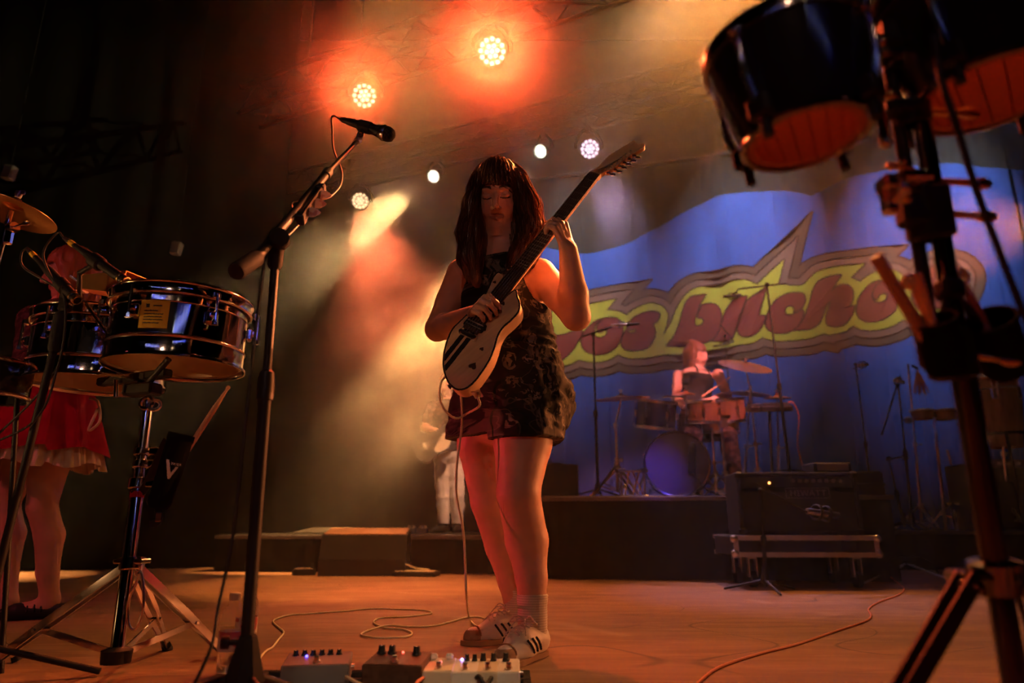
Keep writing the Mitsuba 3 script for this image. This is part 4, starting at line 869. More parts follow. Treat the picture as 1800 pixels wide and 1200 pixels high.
# ---------------------------------------------------------------- timbales
def timbale(label, c, r, h, sticker=False):
    """c: centre of the open bottom"""
    k = thing('timbale_drum', label, 'drum'); c = np.asarray(c)
    sh = lathe([(r*.995, .004), (r*.97, .012), (r*.965, h*.25), (r*.975, h*.265), (r*.99, h*.28), (r*.975, h*.295), (r*.965, h*.31), (r*.965, h*.74), (r*.98, h*.755), (r*.965, h*.77), (r*.97, h*.965), (r*.985, h*.975), (r*.955, h*.975), (r*.955, .012), (r*.99, 0.0), (r*1.005, .0), (r*1.005, .006), (r*.995, .004)], c, n=72)
    part(k, 'shell', sh, 'm_chrome', 50)
    part(k, 'inner_lining', lathe([(r*.950, .015), (r*.950, h*.95), (r*.946, h*.95), (r*.946, .015), (r*.950, .015)], c, n=64), 'm_gold_lit_lining', 50, label='added metal inside with warm light painted into its tone')
    part(k, 'drumhead', lathe([(0, h*.985), (r*.97, h*.985), (r*.985, h*.97), (r*.97, h*.975), (0, h*.98)], c, n=48), 'm_drumhead', 40)
    part(k, 'hoop', [lathe([(r*1.0, h*.86), (r*1.02, h*.86), (r*1.035, h*.875), (r*1.02, h*.89), (r*1.02, h*1.0), (r*1.045, h*1.02), (r*1.03, h*1.04), (r*1.005, h*1.03), (r*1.0, h*.86)], c, n=72)], 'm_chrome', 50)
    for i in range(6):
        a = i*math.pi/3+.35; d = V(math.cos(a), math.sin(a), 0); B = np.stack([np.cross(V(0, 0, 1), d), d, V(0, 0, 1)], 1)
        lg = part(k, 'lug', [rbox(.030, .014, .034, .004, c+d*(r*.975+.007)+V(0, 0, h*.60), B), rbox(.018, .020, .016, .004, c+d*(r*.975+.012)+V(0, 0, h*.63), B)], 'm_chrome', 30)
        sub(lg, 'tension_rod', [cyl(c+d*(r+.022)+V(0, 0, h*.50), c+d*(r+.022)+V(0, 0, h*.93), .0045, n=8), rbox(.020, .012, .018, .003, c+d*(r+.016)+V(0, 0, h*.90), B), cyl(c+d*(r+.022)+V(0, 0, h*.47), c+d*(r+.022)+V(0, 0, h*.53), .008, n=6)], 'm_chrome', 30)
    if sticker:
        a0 = math.atan2(-c[1], -c[0]); mid = a0-.37; n = 10; an = np.linspace(mid-.20, mid+.20, n); hh = np.array([h*.36, h*.75])
        def wrap(rr, an_, zs): 
            v = np.array([[c[0]+rr*math.cos(x), c[1]+rr*math.sin(x), c[2]+z] for z in zs for x in an_]); m_ = len(an_); f = []
            for i in range(m_-1): f += [[i, i+1, m_+i+1], [i, m_+i+1, m_+i]]
            return trimesh.Trimesh(v, np.array(f), process=False)
        st = part(k, 'sticker', wrap(r*.981, an, hh), 'm_paper_yellow', True, label='yellow printed sticker')
        rows = [wrap(r*.983, np.linspace(mid-.14, mid+w_, 6), [c_-.0014, c_+.0014]) for c_, w_ in ((h*.60, .05), (h*.555, .13), (h*.515, .12), (h*.475, .13), (h*.43, .09))]
        rows += [wrap(r*.983, np.linspace(mid-.02, mid+.10, 6), [h*.662, h*.68]), wrap(r*.983, np.linspace(mid-.12, mid-.07, 4), [h*.645, h*.695])]
        sub(st, 'print', rows, 'm_ink')
    return k
T1, T2 = P(307, 649, 1.86), P(168, 678, 2.03)
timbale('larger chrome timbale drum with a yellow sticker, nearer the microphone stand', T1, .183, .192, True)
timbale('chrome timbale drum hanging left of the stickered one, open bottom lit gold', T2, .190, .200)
# stand
sk2 = thing('drum_stand', 'chrome double braced tripod stand under the timbales', 'stand')
top_, bot = P(262, 700, 1.90), P(205, 1150, 1.82)
bot[2] = .07
mid_ = P(243, 850, 1.87)
part(sk2, 'upper_tube', cyl(mid_-unit(top_-mid_)*.02, top_, .0125), 'm_chrome'); part(sk2, 'lower_tube', cyl(bot, mid_, .0165), 'm_chrome')
ax_ = unit(top_-mid_)
for t, r_, h_ in ((.0, .024, .030), (.22, .020, .022), (.36, .021, .020)): 
    c = mid_+(top_-mid_)*t; cl2 = part(sk2, 'collar', lathe([(r_*.8, -h_/2), (r_, -h_*.4), (r_, h_*.4), (r_*.8, h_/2)], c, ax_, 18), 'm_chrome'); sub(cl2, 'wing_bolt', [cyl(c, c+V(.035, -.02, .0), .004, n=8), rbox(.026, .006, .020, .003, c+V(.045, -.026, 0))], 'm_chrome', 30)
part(sk2, 'red_tape', lathe([(.0172, -.008), (.0176, 0), (.0172, .008)], mid_-ax_*.03, ax_, 16), 'm_red_cloth', label='strip of red tape')
part(sk2, 'mount_bracket', [rbox(.10, .05, .035, .006, P(250, 685, 1.90), rotz(-.25)), cyl(T1+V(-.02, .0, .03), P(250, 685, 1.9), .009), cyl(T2+V(.13, -.02, .05), P(250, 685, 1.9), .009), rbox(.30, .03, .025, .005, (T1+T2)/2+V(0, 0, -.0), rotz(-.45))], 'm_black', 30)
part(sk2, 'wing_nut', [torus(P(258, 708, 1.84), (0, -1, .2), .017, .005, 18, 6), torus(P(272, 712, 1.84), (0.2, -1, .2), .014, .005, 18, 6), cyl(P(262, 712, 1.9), P(262, 712, 1.84), .008)], 'm_chrome')
part(sk2, 'drop_rod', cyl(P(204, 668, 1.9), P(204, 698, 1.9), .006), 'm_chrome')
hub = P(232, 990, 1.84); part(sk2, 'leg_hub', [lathe([(.017, -.016), (.030, -.014), (.030, .014), (.017, .016)], hub, ax_, 20), rbox(.075, .05, .012, .003, hub+V(0, 0, .006))], 'm_chrome', 30)
part(sk2, 'base_hub', lathe([(.0, -.02), (.034, -.018), (.036, .012), (.017, .02)], bot, (0, 0, 1), 20), 'm_black')
def strut_leg(parent, top, foot, bot, mat='m_chrome', w=.006, dbl=.011, knee=.62, rr=.011):
    kn_ = top+(foot-top)*knee; s = unit(np.cross(foot-top, V(0, 0, 1)))*dbl
    part(parent, 'leg', [strap([top+s*o, top+(foot-top)*.5+s*o*1.3, foot+s*o*.4], .020, .004, s) for o in (1, -1)], mat, 30)
    part(parent, 'leg_brace', [strap([bot+s*o*.6, kn_+s*o*.6], .016, .0035, s) for o in (1,)]+[cyl(kn_-s*1.6, kn_+s*1.6, .005, n=8)], mat, 30)
    ft = part(parent, 'rubber_foot', [cyl(foot+(foot-top)*-.02, foot+(foot-top)*.035, rr*1.25, rr*1.4)], 'm_rubber')
f1 = PZ(-30, 1176, .012); f2 = PZ(398, 1150, .012); f3 = PZ(120, 1060, .012)+V(-.05, .15, 0)
for ft in (f1, f2, V(hub[0]-.1, hub[1]+.46, .012)): strut_leg(sk2, hub+V(0, 0, .0), ft, bot)
ck = P(240, 1048, 1.80); part(sk2, 'hanging_clip', tube(spline([ck+V(0, 0, .06), ck+V(.012, 0, .03), ck+V(.02, 0, -.03), ck+V(.008, 0, -.075), ck+V(-.012, 0, -.06), ck+V(-.018, 0, -.01), ck+V(-.006, 0, .03)], 5, True), .0035, 6, closed=True), 'm_chrome', True)
part(sk2, 'hanging_rod', cyl(ck+V(0, 0, .06), hub+V(.03, 0, 0), .004), 'm_chrome')
# stick bag with a stick
bgk = thing('stick_bag', 'black stick bag with a white V logo, hanging from the timbale stand', 'stick bag')
b0, b1 = P(277, 893, 1.78), P(318, 770, 1.78); ba = unit(b1-b0)
part(bgk, 'bag', lathe([(0, 0), (.022, .0), (.028, .012), (.032, .17), (.034, .175), (.034, .190), (.031, .191), (.029, .02), (0, .014)], b0, ba, 28), 'm_black_cloth', 40)
B = basis(ba, (0, 1, 0)); fd = unit(-b0*V(1, 1, 0)); fd = unit(fd-ba*np.dot(fd, ba)); rt_ = np.cross(ba, fd)*1.0
LR = np.stack([rt_, ba, np.cross(rt_, ba)], 1)
vl = b0+ba*.100+fd*.0312
def curved(m, c, axis, r):
    """wraps flat lettering round the bag"""
    v = np.asarray(m.vertices); x = v@LR[:, 0]; return m
part(bgk, 'logo', [extrude(Polygon([(-.017, .022), (-.010, .022), (.003, -.009), (.010, .009), (.016, .009), (.004, -.024), (.0, -.024)]), .0012, vl+fd*.0002, LR), put(meshkit.text_mesh('VATER', .0055, .001, True), vl+fd*.0002+LR@V(-.004, .012, 0), LR)], 'm_paint_white', False, label='white V and lettering')
part(bgk, 'buckle_strap', strap(spline([b0+V(.0, .0, .01), b0+V(.012, -.01, -.03), b0+V(-.01, -.01, -.04)], 5), .018, .003, V(0, -1, 0)), 'm_black'); part(bgk, 'buckle', rbox(.014, .004, .022, .002, b0+V(.012, -.014, -.022)), 'm_steel')
part(bgk, 'hanging_strap', strap(spline([b0+ba*.17-rt_*.03, mid_+V(.02, -.01, -.02), mid_+V(.0, -.02, -.015)], 5), .02, .003, fd), 'm_black')
def drumstick(label, a, b, grp=None, mat='m_stick'):
    a, b = np.asarray(a), np.asarray(b); L = np.linalg.norm(b-a); k = thing('drumstick', label, 'drumstick', grp)
    return solo(k, lathe([(0, 0), (.006, .001), (.0075, .006), (.0075, L*.72), (.0038, L*.955), (.0055, L*.97), (.0058, L*.985), (.003, L), (0, L)], a, b-a, 12), mat, 40)
drumstick('wooden drumstick standing in the stick bag below the stickered timbale', b0+ba*.10+rt_*.01, P(403, 678, 1.80))
# cymbal over the timbales
def cymbal(label, c, r, ax, cat_='cymbal', mat='m_cymbal', grp=None):
    k = thing('cymbal', label, cat_, grp); pr_ = [(.006, .020), (.025, .019), (r*.20, .012), (r*.24, .006), (r*.6, -.002), (r, -.014), (r, -.0155), (r*.6, -.004), (r*.24, .0045), (r*.20, .010), (.025, .017), (.006, .018), (.006, .020)]
    part(k, 'plate', lathe(pr_, c, ax, 56), mat, 60); a = unit(ax); c = np.asarray(c)
    part(k, 'felt', lathe([(.0, .034), (.014, .034), (.015, .020), (.0, .020)], c, ax, 16), 'm_dark_cloth')
    part(k, 'wing_nut', [cyl(c+a*.034, c+a*.062, .005), rbox(.034, .006, .016, .003, c+a*.058), cyl(c+a*.04, c+a*.052, .009)], 'm_chrome', 30)
    return k
cc_ = P(22, 366, 1.95); cymbal('small bronze cymbal at the left edge above the timbales', cc_, .128, (.16, .10, 1))
def pole_stand(label, top, foot, mat='m_chrome', legs=.32, tilt=None, cat_='stand', hub_h=.28, rr=.011, name='cymbal_stand', turn=.4, grp=None):
    k = thing(name, label, cat_, grp); top, foot = np.asarray(top, float), np.asarray(foot, float); mm = foot+(top-foot)*.5
    part(k, 'upper_tube', cyl(mm-V(0, 0, .03), top, rr*.75), mat); part(k, 'lower_tube', cyl(foot+V(0, 0, .05), mm, rr), mat)
    part(k, 'collar', [lathe([(rr, -.018), (rr*1.7, -.015), (rr*1.7, .012), (rr, .016)], mm, top-foot, 16), cyl(mm, mm+V(.03, -.015, 0), .004), rbox(.022, .005, .016, .002, mm+V(.036, -.018, 0))], mat, 30)
    hb = foot+(top-foot)*(hub_h/max(.3, top[2]-foot[2])); part(k, 'leg_hub', lathe([(rr, -.015), (rr*2.1, -.012), (rr*2.1, .012), (rr, .015)], hb, top-foot, 16), mat)
    for i in range(3):
        a = i*2*math.pi/3+turn; ft = foot+V(math.cos(a)*legs, math.sin(a)*legs, .012)
        s = unit(np.cross(ft-hb, V(0, 0, 1)))*.008
        part(k, 'leg', [strap([hb+s*o, ft+s*o*.3], .016, .003, s) for o in (1, -1)], mat, 30); kn2 = hb+(ft-hb)*.6
        part(k, 'leg_brace', strap([foot+V(0, 0, .06), kn2], .012, .003, s), mat); part(k, 'rubber_foot', cyl(ft-(ft-hb)*.02, ft+V(0, 0, -.008), .012, .013), 'm_rubber')
    return k
ck = pole_stand('chrome stand carrying the small cymbal at the left edge', cc_-unit(V(.16, .1, 1))*.01, V(cc_[0]-.13, cc_[1]+.05, 0), legs=.3)
tl = P(22, 400, 1.95); part(ck, 'tilter', [lathe([(.0, -.012), (.016, -.012), (.018, 0), (.016, .012), (.0, .012)], tl, (1, -.4, 0), 16), cyl(tl, tl+V(.05, -.02, .005), .004), put(ball((0, 0, 0), (.012, .006, .009), 6), tl+V(.055, -.02, .006)), rbox(.02, .02, .05, .004, tl+V(-.005, 0, -.03))], 'm_chrome', 30)
# cowbell
cb = thing('cowbell', 'dark bronze cowbell mounted between the two timbales', 'cowbell'); a, b = P(152, 500, 1.95), P(243, 505, 1.88)
dA = unit(b-a); RB = basis(dA, (0, 0, 1)); prof = []
def frus(t, w, h): return [a+dA*(np.linalg.norm(b-a)*t)+RB[:, 0]*sx*w+RB[:, 1]*sy*h for sx, sy in ((-1, -1), (1, -1), (1, 1), (-1, 1))]
vv = np.array(frus(0, .030, .020)+frus(1, .052, .034)+frus(1, .049, .031)+frus(.02, .027, .017)); ff = []
for r_ in range(3):
    for j in range(4): x, y = r_*4+j, r_*4+(j+1) % 4; ff += [[x, y, y+4], [x, y+4, x+4]]
ff += [[0, 2, 1], [0, 3, 2], [12, 13, 14], [12, 14, 15]]
part(cb, 'bell', trimesh.Trimesh(vv, np.array(ff), process=False), 'm_cymbal', False); part(cb, 'mount_clamp', [rbox(.03, .03, .05, .004, a+V(-.01, 0, .0)), cyl(a+V(-.02, 0, -.02), a+V(.0, .02, -.20), .006), cyl(a+V(-.01, -.01, .0), a+V(-.04, -.02, .02), .004)], 'm_chrome', 30)
# microphones over the timbales
def pencil_mic(label, a, b, r, cable, mat='m_black', tape=True, name='condenser_microphone', tip='m_brass'):
    a, b = np.asarray(a), np.asarray(b); L = np.linalg.norm(b-a); d = unit(b-a); k = thing(name, label, 'microphone')
    part(k, 'body', lathe([(0, L*.18), (r*.55, L*.18), (r*.6, L*.30), (r, L*.46), (r, L*.86), (r*.92, L*.87), (r*.98, L*.89), (r*.98, L*.985), (r*.8, L), (0, L*.995)], a, d, 24), mat)
    part(k, 'head_ring', lathe([(r*1.0, L*.90), (r*1.06, L*.905), (r*1.06, L*.925), (r*1.0, L*.93)], a, d, 24), tip); part(k, 'front_ring', lathe([(r*.98, L*.97), (r*1.03, L*.975), (r*1.0, L*1.0), (r*.8, L*1.003)], a, d, 24), tip)
    part(k, 'connector', lathe([(0, 0), (r*.3, .0), (r*.42, L*.05), (r*.5, L*.06), (r*.5, L*.20), (0, L*.20)], a, d, 18), 'm_steel')
    if tape: part(k, 'tape', lathe([(r*.56, L*.10), (r*.6, L*.11), (r*.6, L*.17), (r*.56, L*.175)], a, d, 18), 'm_paper_yellow', label='band of yellow tape')
    part(k, 'cable', tube(spline(cable, 8), .0030, 8), 'm_cable_black', True)
    return k
ma, mb_ = P(112, 418, 1.74), P(222, 495, 1.70)
k = pencil_mic('long black condenser microphone pointing down at the stickered timbale', ma, mb_, .0135, [ma, ma-unit(mb_-ma)*.03, P(76, 445, 1.75), P(92, 490, 1.76), P(112, 520, 1.77), P(114, 580, 1.78), P(100, 650, 1.8), P(60, 740, 1.8), V(-1.45, 1.8, .5), V(-1.6, 1.75, .02)])
m2, m3 = P(47, 436, 1.80), P(136, 528, 1.76)
k = pencil_mic('short condenser microphone with yellow tape, left of the long one', m2, m3, .0135, [m2, P(38, 445, 1.80), P(42, 470, 1.8), P(90, 500, 1.8), P(108, 520, 1.81), P(112, 600, 1.83), P(70, 690, 1.85), V(-1.6, 1.9, .4), V(-1.72, 1.9, .02)])
ms_ = thing('microphone_stand', 'black microphone stand holding the two timbale microphones', 'microphone stand')
j0 = P(118, 520, 1.80); ftm = V(j0[0]-.10, j0[1]+.05, 0)
part(ms_, 'pole', cyl(ftm+V(0, 0, .05), j0, .010), 'm_black'); part(ms_, 'boom_arm', [cyl(P(150, 532, 1.78), P(196, 596, 1.76), .004), cyl(j0, P(150, 532, 1.78), .006)], 'm_chrome'); part(ms_, 'clutch', [lathe([(0, -.02), (.016, -.018), (.018, 0), (.016, .018), (0, .02)], j0, (1, -1, .2), 16), rbox(.03, .03, .05, .006, j0+V(0, 0, -.02))], 'm_black', 30)
part(ms_, 'grip', lathe([(.012, -.11), (.016, -.10), (.016, -.01), (.012, 0)], j0+V(-.01, 0, -.05), (0, 0, 1), 18), 'm_rubber')
part(ms_, 'shock_mount', [cyl(P(140, 480, 1.76), P(140, 525, 1.78), .006), lathe([(.016, -.02), (.020, -.016), (.020, .016), (.016, .02)], P(170, 460, 1.72), mb_-ma, 20), cyl(P(140, 480, 1.76), P(170, 462, 1.72), .007), lathe([(.015, -.02), (.019, -.016), (.019, .016), (.015, .02)], P(110, 502, 1.775), m3-m2, 20)], 'm_black', 40)
for i in range(3):
    a = i*2.094+.3; part(ms_, 'leg', cyl(ftm+V(0, 0, .09), ftm+V(math.cos(a)*.28, math.sin(a)*.28, .012), .008), 'm_black')
part(ms_, 'leg_hub', lathe([(.011, -.03), (.022, -.02), (.022, .03), (.011, .04)], ftm+V(0, 0, .09), (0, 0, 1), 16), 'm_black')
# a low drum cut by the left edge
dk = thing('floor_drum', 'small dark drum cut off by the left edge below the cymbal', 'drum'); dc = P(-46, 700, 1.9)
part(dk, 'shell', lathe([(.128, .0), (.130, .10), (.124, .10), (.122, .004), (.128, 0)], dc, n=40), 'm_shell_black', 40); part(dk, 'hoop', [torus(dc+V(0, 0, .005), (0, 0, 1), .131, .006), torus(dc+V(0, 0, .10), (0, 0, 1), .132, .006)], 'm_chrome'); part(dk, 'drumhead', lathe([(0, .098), (.125, .098), (.125, .094), (0, .094)], dc, n=32), 'm_drumhead')
part(dk, 'support_leg', [cyl(dc+V(.1*math.cos(a), .1*math.sin(a), .02), V(dc[0]+.18*math.cos(a), dc[1]+.18*math.sin(a), 0), .007) for a in (.4, 2.5, 4.6)], 'm_black')
# ---------------------------------------------------------------- the singer's microphone on its boom stand
mk = thing('microphone_stand', 'tall black boom stand in front of the singer at left, with picks on the boom', 'microphone stand')
SY = 1.40; b_ = P(432, 1150, SY); t_ = P(486, 432, SY); b_[0] += .0
part(mk, 'lower_tube', cyl(b_, b_+(t_-b_)*.62, .0125), 'm_black'); part(mk, 'upper_tube', cyl(b_+(t_-b_)*.60, t_, .0088), 'm_black')
part(mk, 'height_clutch', lathe([(.0125, -.03), (.0165, -.028), (.0175, .0), (.0150, .03), (.009, .036)], b_+(t_-b_)*.62, t_-b_, 20), 'm_black')
bz = P(431, 1178, SY); cz0 = bz[2]
part(mk, 'base_cone', lathe([(.0, -.028), (.036, -.026), (.039, -.018), (.034, .0), (.018, .058), (.014, .064), (.0125, .064)], bz, (0, 0, 1), 8), 'm_black_matte', False)
part(mk, 'knob', [cyl(bz+V(0, 0, .05), bz+V(-.045, -.01, .05), .006), lathe([(0, .0), (.012, .002), (.012, .016), (0, .018)], bz+V(-.030, -.008, .05), (-1, -.2, 0), 12)], 'm_black', 30)
for i, a in enumerate((3.35, 5.45, 1.4)):
    ft = V(bz[0]+.32*math.cos(a), bz[1]+.32*math.sin(a)*.9, .012); lg = part(mk, 'leg', cyl(bz+V(.02*math.cos(a), .02*math.sin(a), -.01), ft, .0085), 'm_black'); sub(lg, 'rubber_foot', cyl(ft+(bz-ft)*.07, ft-(bz-ft)*.015, .0115), 'm_rubber')
g0_, pv, k0, m0 = P(414, 478, 1.26), P(487, 428, 1.40), P(577, 302, 1.66), P(630, 246, 1.93)
def along(t): return pv+(k0-pv)*t
part(mk, 'boom', [cyl(P(452, 452, 1.33), k0, .0105), cyl(k0, m0, .0065)], 'm_black')
part(mk, 'counterweight', lathe([(0, 0), (.0165, .002), (.018, .01), (.018, .085), (.013, .092), (.011, .10)], g0_, P(452, 452, 1.33)-g0_, 20), 'm_rubber', label='rubber counterweight grip')
part(mk, 'pivot', [lathe([(.0, -.024), (.019, -.022), (.021, 0), (.019, .022), (0, .024)], pv, (1, -.8, .2), 20), lathe([(.012, -.06), (.016, -.05), (.016, -.01), (.02, 0.0)], pv, (0, 0, 1), 18), lathe([(0, .02), (.021, .022), (.023, .032), (.021, .042), (0, .044)], pv, (.5, -1, .0), 10)], 'm_black_matte', 40)
part(mk, 'boom_knob', [ball(k0, .0135, 10), lathe([(.0105, -.03), (.0135, -.028), (.0135, .0), (.007, .012)], k0, k0-pv, 18)], 'm_black', 40)
dB = unit(k0-pv); dn = unit(np.cross(dB, V(0, 1, 0))); dn = dn if dn[2] < 0 else -dn
ph = thing('pick_holder', 'wooden strip clipped along the microphone boom holding three guitar picks', 'pick holder')
part(ph, 'strip', put(rbox(.024, .010, .185, .003), along(.52)+dn*.017, np.stack([np.cross(dn, dB), dn, dB], 1)), 'm_rosewood'); part(ph, 'end_clip', [put(rbox(.028, .02, .022, .003), along(.52)+dn*.014+dB*.082, np.stack([np.cross(dn, dB), dn, dB], 1)), put(rbox(.028, .02, .022, .003), along(.52)+dn*.014-dB*.086, np.stack([np.cross(dn, dB), dn, dB], 1))], 'm_black', 30)
part(ph, 'wire_hook', tube(spline([along(.33)+dn*.02, along(.38)-dn*.01, along(.50)-dn*.032, along(.54)-dn*.022], 5), .0014, 6), 'm_steel')
pk2 = Polygon(spline([(0, -.016), (.009, -.006), (.0125, .006), (.008, .014), (-.008, .014), (-.0125, .006), (-.009, -.006)], 5, True))
vd = V(.25, -.9, -.1); vd = unit(vd-dn*np.dot(vd, dn)); PR = np.stack([np.cross(-dn, vd), -dn, vd], 1)
for i, t in enumerate((.40, .52, .64)):
    k = thing('guitar_pick', ('lowest', 'middle', 'topmost')[i]+' of the three guitar picks stuck in the holder on the boom', 'guitar pick')
    solo(k, extrude(pk2, .0012, along(t)+dn*(.034), PR), 'm_pick', 30)
vm = thing('microphone', 'black handheld vocal microphone on the boom, pointing towards the singer', 'microphone')
ma, mb2 = P(598, 209, 1.95), P(692, 239, 1.93); L = np.linalg.norm(mb2-ma); d = unit(mb2-ma)
ma = ma
part(vm, 'handle', lathe([(0, L*.14), (.0115, L*.14), (.0120, L*.2), (.0165, L*.62), (.0185, L*.70), (.0205, L*.74), (.0205, L*.76), (0, L*.76)], ma, d, 28), 'm_black')
part(vm, 'grille', lathe([(.0205, L*.755), (.0235, L*.80), (.0250, L*.86), (.0240, L*.92), (.020, L*.97), (.012, L*1.0), (0, L*1.01)], ma, d, 28), 'm_grille', 60, label='dark mesh grille')
part(vm, 'grille_ring', lathe([(.0205, L*.75), (.0258, L*.80), (.0262, L*.83), (.0258, L*.86), (.0245, L*.86)], ma, d, 28), 'm_steel')
part(vm, 'connector', lathe([(0, 0), (.005, .0), (.0085, L*.05), (.0095, L*.06), (.0095, L*.17), (0, L*.17)], ma, d, 20), 'm_black')
part(vm, 'clip', [lathe([(.0155, L*.36), (.0200, L*.37), (.0205, L*.56), (.0190, L*.58)], ma, d, 20), put(rbox(.018, .016, .05, .004), ma+d*L*.44+unit(m0-(ma+d*L*.44))*.025, basis(m0-(ma+d*L*.44)))], 'm_black_matte', 30)
part(vm, 'clip_screw', [ball(m0, .0115, 8), torus(m0+V(.008, -.012, .012), (.3, -1, 0), .008, .003, 14, 6), cyl(m0-unit(m0-k0)*.03, m0, .010)], 'm_chrome', 40)
ck = thing('microphone_cable', 'black cable looping from the vocal microphone down beside its stand', 'cable')
solo(ck, tube(spline([ma, ma-d*.03, P(584, 226, 1.90), P(586, 262, 1.84), P(600, 300, 1.76), P(598, 325, 1.70), P(580, 346, 1.64), P(562, 352, 1.60), P(520, 400, 1.50), P(478, 440, 1.42), P(466, 452, 1.39), P(462, 480, 1.38), P(452, 560, 1.38), P(443, 640, 1.38), P(432, 740, 1.38), P(411, 930, 1.38), P(385, 1060, 1.36), P(362, 1160, 1.32), V(-.60, 1.26, .02), V(-.68, 1.1, .008)], 10), .0032, 8), 'm_cable_black', True)
# ---------------------------------------------------------------- pedalboard
pb = thing('pedalboard', 'flat black pedalboard on the floor at the singer\'s feet', 'pedalboard')
PBY = 1.71; L0, L1 = -.62, .045
part(pb, 'frame', [rbox(L1-L0, .018, .016, .003, ((L0+L1)/2, PBY+dy, .022)) for dy in (-.14, -.05, .05, .14)]+[rbox(.02, .30, .018, .003, (x, PBY, .020)) for x in (L0+.01, L1-.01)], 'm_black_matte', False)
part(pb, 'rubber_foot', [cyl((x, PBY+y, .0), (x, PBY+y, .012), .012) for x in (L0+.03, L1-.03) for y in (-.12, .12)], 'm_rubber')
def pedal(label, cx, cy, w, dp, h, mat, yaw=0., knobs=(), kmat='m_black', kr=.008, kh=.014, switch=True, led=None, slope=.008, jack=True, trimm=None, caps=()):
    k = thing('effects_pedal', label, 'effects pedal', None); R = rotz(yaw); o = V(cx, cy, .031); b = .003
    pts = []
    for sx in (-1, 1):
        for y, z in ((-dp/2, h-slope), (dp/2, h), (-dp/2, 0), (dp/2, 0)):
            for k3 in range(3):
                q_ = V(sx*w/2, y, z); q_ -= V(sx*b, math.copysign(b, y), b if z > 0 else -b)*(np.arange(3) != k3); pts.append(q_)
    body = trimesh.convex.convex_hull(np.array(pts)); part(k, 'enclosure', put(body, o, R), mat, False)
    top = lambda x, y: o+R@V(x, y, h-slope*(.5-y/dp))
    for x, y in knobs:
        c = top(x, y); kk = part(k, 'knob', lathe([(kr*1.1, 0), (kr*1.05, kh*.25), (kr*.85, kh*.3), (kr*.75, kh), (0, kh)], c, (0, 0, 1), 12), kmat, 30); sub(kk, 'pointer', rbox(.0012, kr*.9, .001, .0003, c+V(0, -kr*.4, kh+.0003)), 'm_paint_white', False)
    for x, y in caps: part(k, 'switch_cap', rbox(.018, .015, .014, .004, top(x, y)+V(0, 0, .007)), 'm_paint_white')
    if switch: part(k, 'footswitch', lathe([(.009, 0), (.009, .004), (.006, .005), (.006, .012), (.005, .014), (0, .0145)], top(0, -dp*.30), (0, 0, 1), 14), 'm_chrome', 40)
    if led: 
        kk = part(k, 'led', ball(top(*led[0])+V(0, 0, .002), .0032, 6), 'm_drumhead'); scene[kk]['emitter'] = em(led[1])
    if jack: 
        for sg in (-1, 1): part(k, 'jack', cyl(o+R@V(sg*w/2, .01, h*.5), o+R@V(sg*(w/2+.008), .01, h*.5), .006), 'm_steel')
    return k
def bx(px, py=1150, Y=PBY): return P(px, py, Y)[0]
pedal('wide dark grey effects pedal with a row of small knobs, leftmost on the board', bx(556), PBY+.02, .150, .115, .052, 'm_paint_grey', .16, [(x, .030) for x in (-.055, -.035, -.015, .005, .025, .045)], led=((-.028, .012), (.5, .5, 9)), kr=.007, kh=.011)
pedal('brown box shaped effects pedal with one large black knob in the middle of the board', bx(702), PBY-.01, .135, .12, .058, 'm_rosewood', -.10, [(-.05, .035), (-.025, .035), (.035, .03)], kr=.010, kh=.018, led=((.0, .04), (5, .3, .2)))
pedal('cream effects pedal with white switch caps, third on the board', bx(775), PBY-.01, .068, .11, .045, 'm_paint_cream', .0, [], caps=[(-.018, .035), (.018, .035)], switch=True, led=((.0, .01), (4, .4, .3)))
pedal('pale cream effects pedal with a blue light, fourth on the board', bx(820), PBY-.012, .062, .11, .043, 'm_paint_white', .0, [(.018, .036), (.0, .036)], led=((-.012, .04), (2.5, 2.5, 14)), kr=.006, kh=.014)
pedal('pale grey effects pedal with two chrome topped knobs, fifth on the board', bx(858), PBY-.01, .050, .11, .043, 'm_paint_cream', .0, [(-.012, .036), (.012, .036)], kr=.007, kh=.016)
pedal('pale effects pedal with one knob at the right end next to the shoe', bx(894), PBY-.01, .052, .11, .043, 'm_paint_white', .0, [(-.006, .034)], kr=.008, kh=.017)
def cable(label, pts, r, mat, n=10, name='cable', cat_='cable'):
    k = thing(name, label, cat_); return solo(k, tube(spline(pts, n), r, 8), mat, True)
cable('dark patch cable arching out of the wide grey pedal', [V(bx(618), PBY-.045, .05), V(bx(628), PBY-.09, .060), V(bx(650), PBY-.12, .055), V(bx(690), PBY-.14, .040), V(bx(700), PBY-.17, .02)], .0035, 'm_cable_cream')
cable('orange red cable plugged in at the middle of the board', [V(bx(752), PBY-.07, .055), V(bx(744), PBY-.11, .050), V(bx(738), PBY-.15, .02), V(bx(735), PBY-.2, .006)], .004, 'm_cable_orange')
cable('short black patch cable between the fourth and fifth pedals', [V(bx(838), PBY-.055, .05), V(bx(846), PBY-.085, .06), V(bx(856), PBY-.09, .045), V(bx(866), PBY-.07, .055)], .005, 'm_cable_black')
cable('orange red cable lying left of the board under the stand', [V(bx(455, 1170), PBY-.05, .02), V(bx(480), PBY-.08, .008), V(bx(505), PBY-.16, .006), V(bx(530), PBY-.22, .006)], .004, 'm_cable_orange')
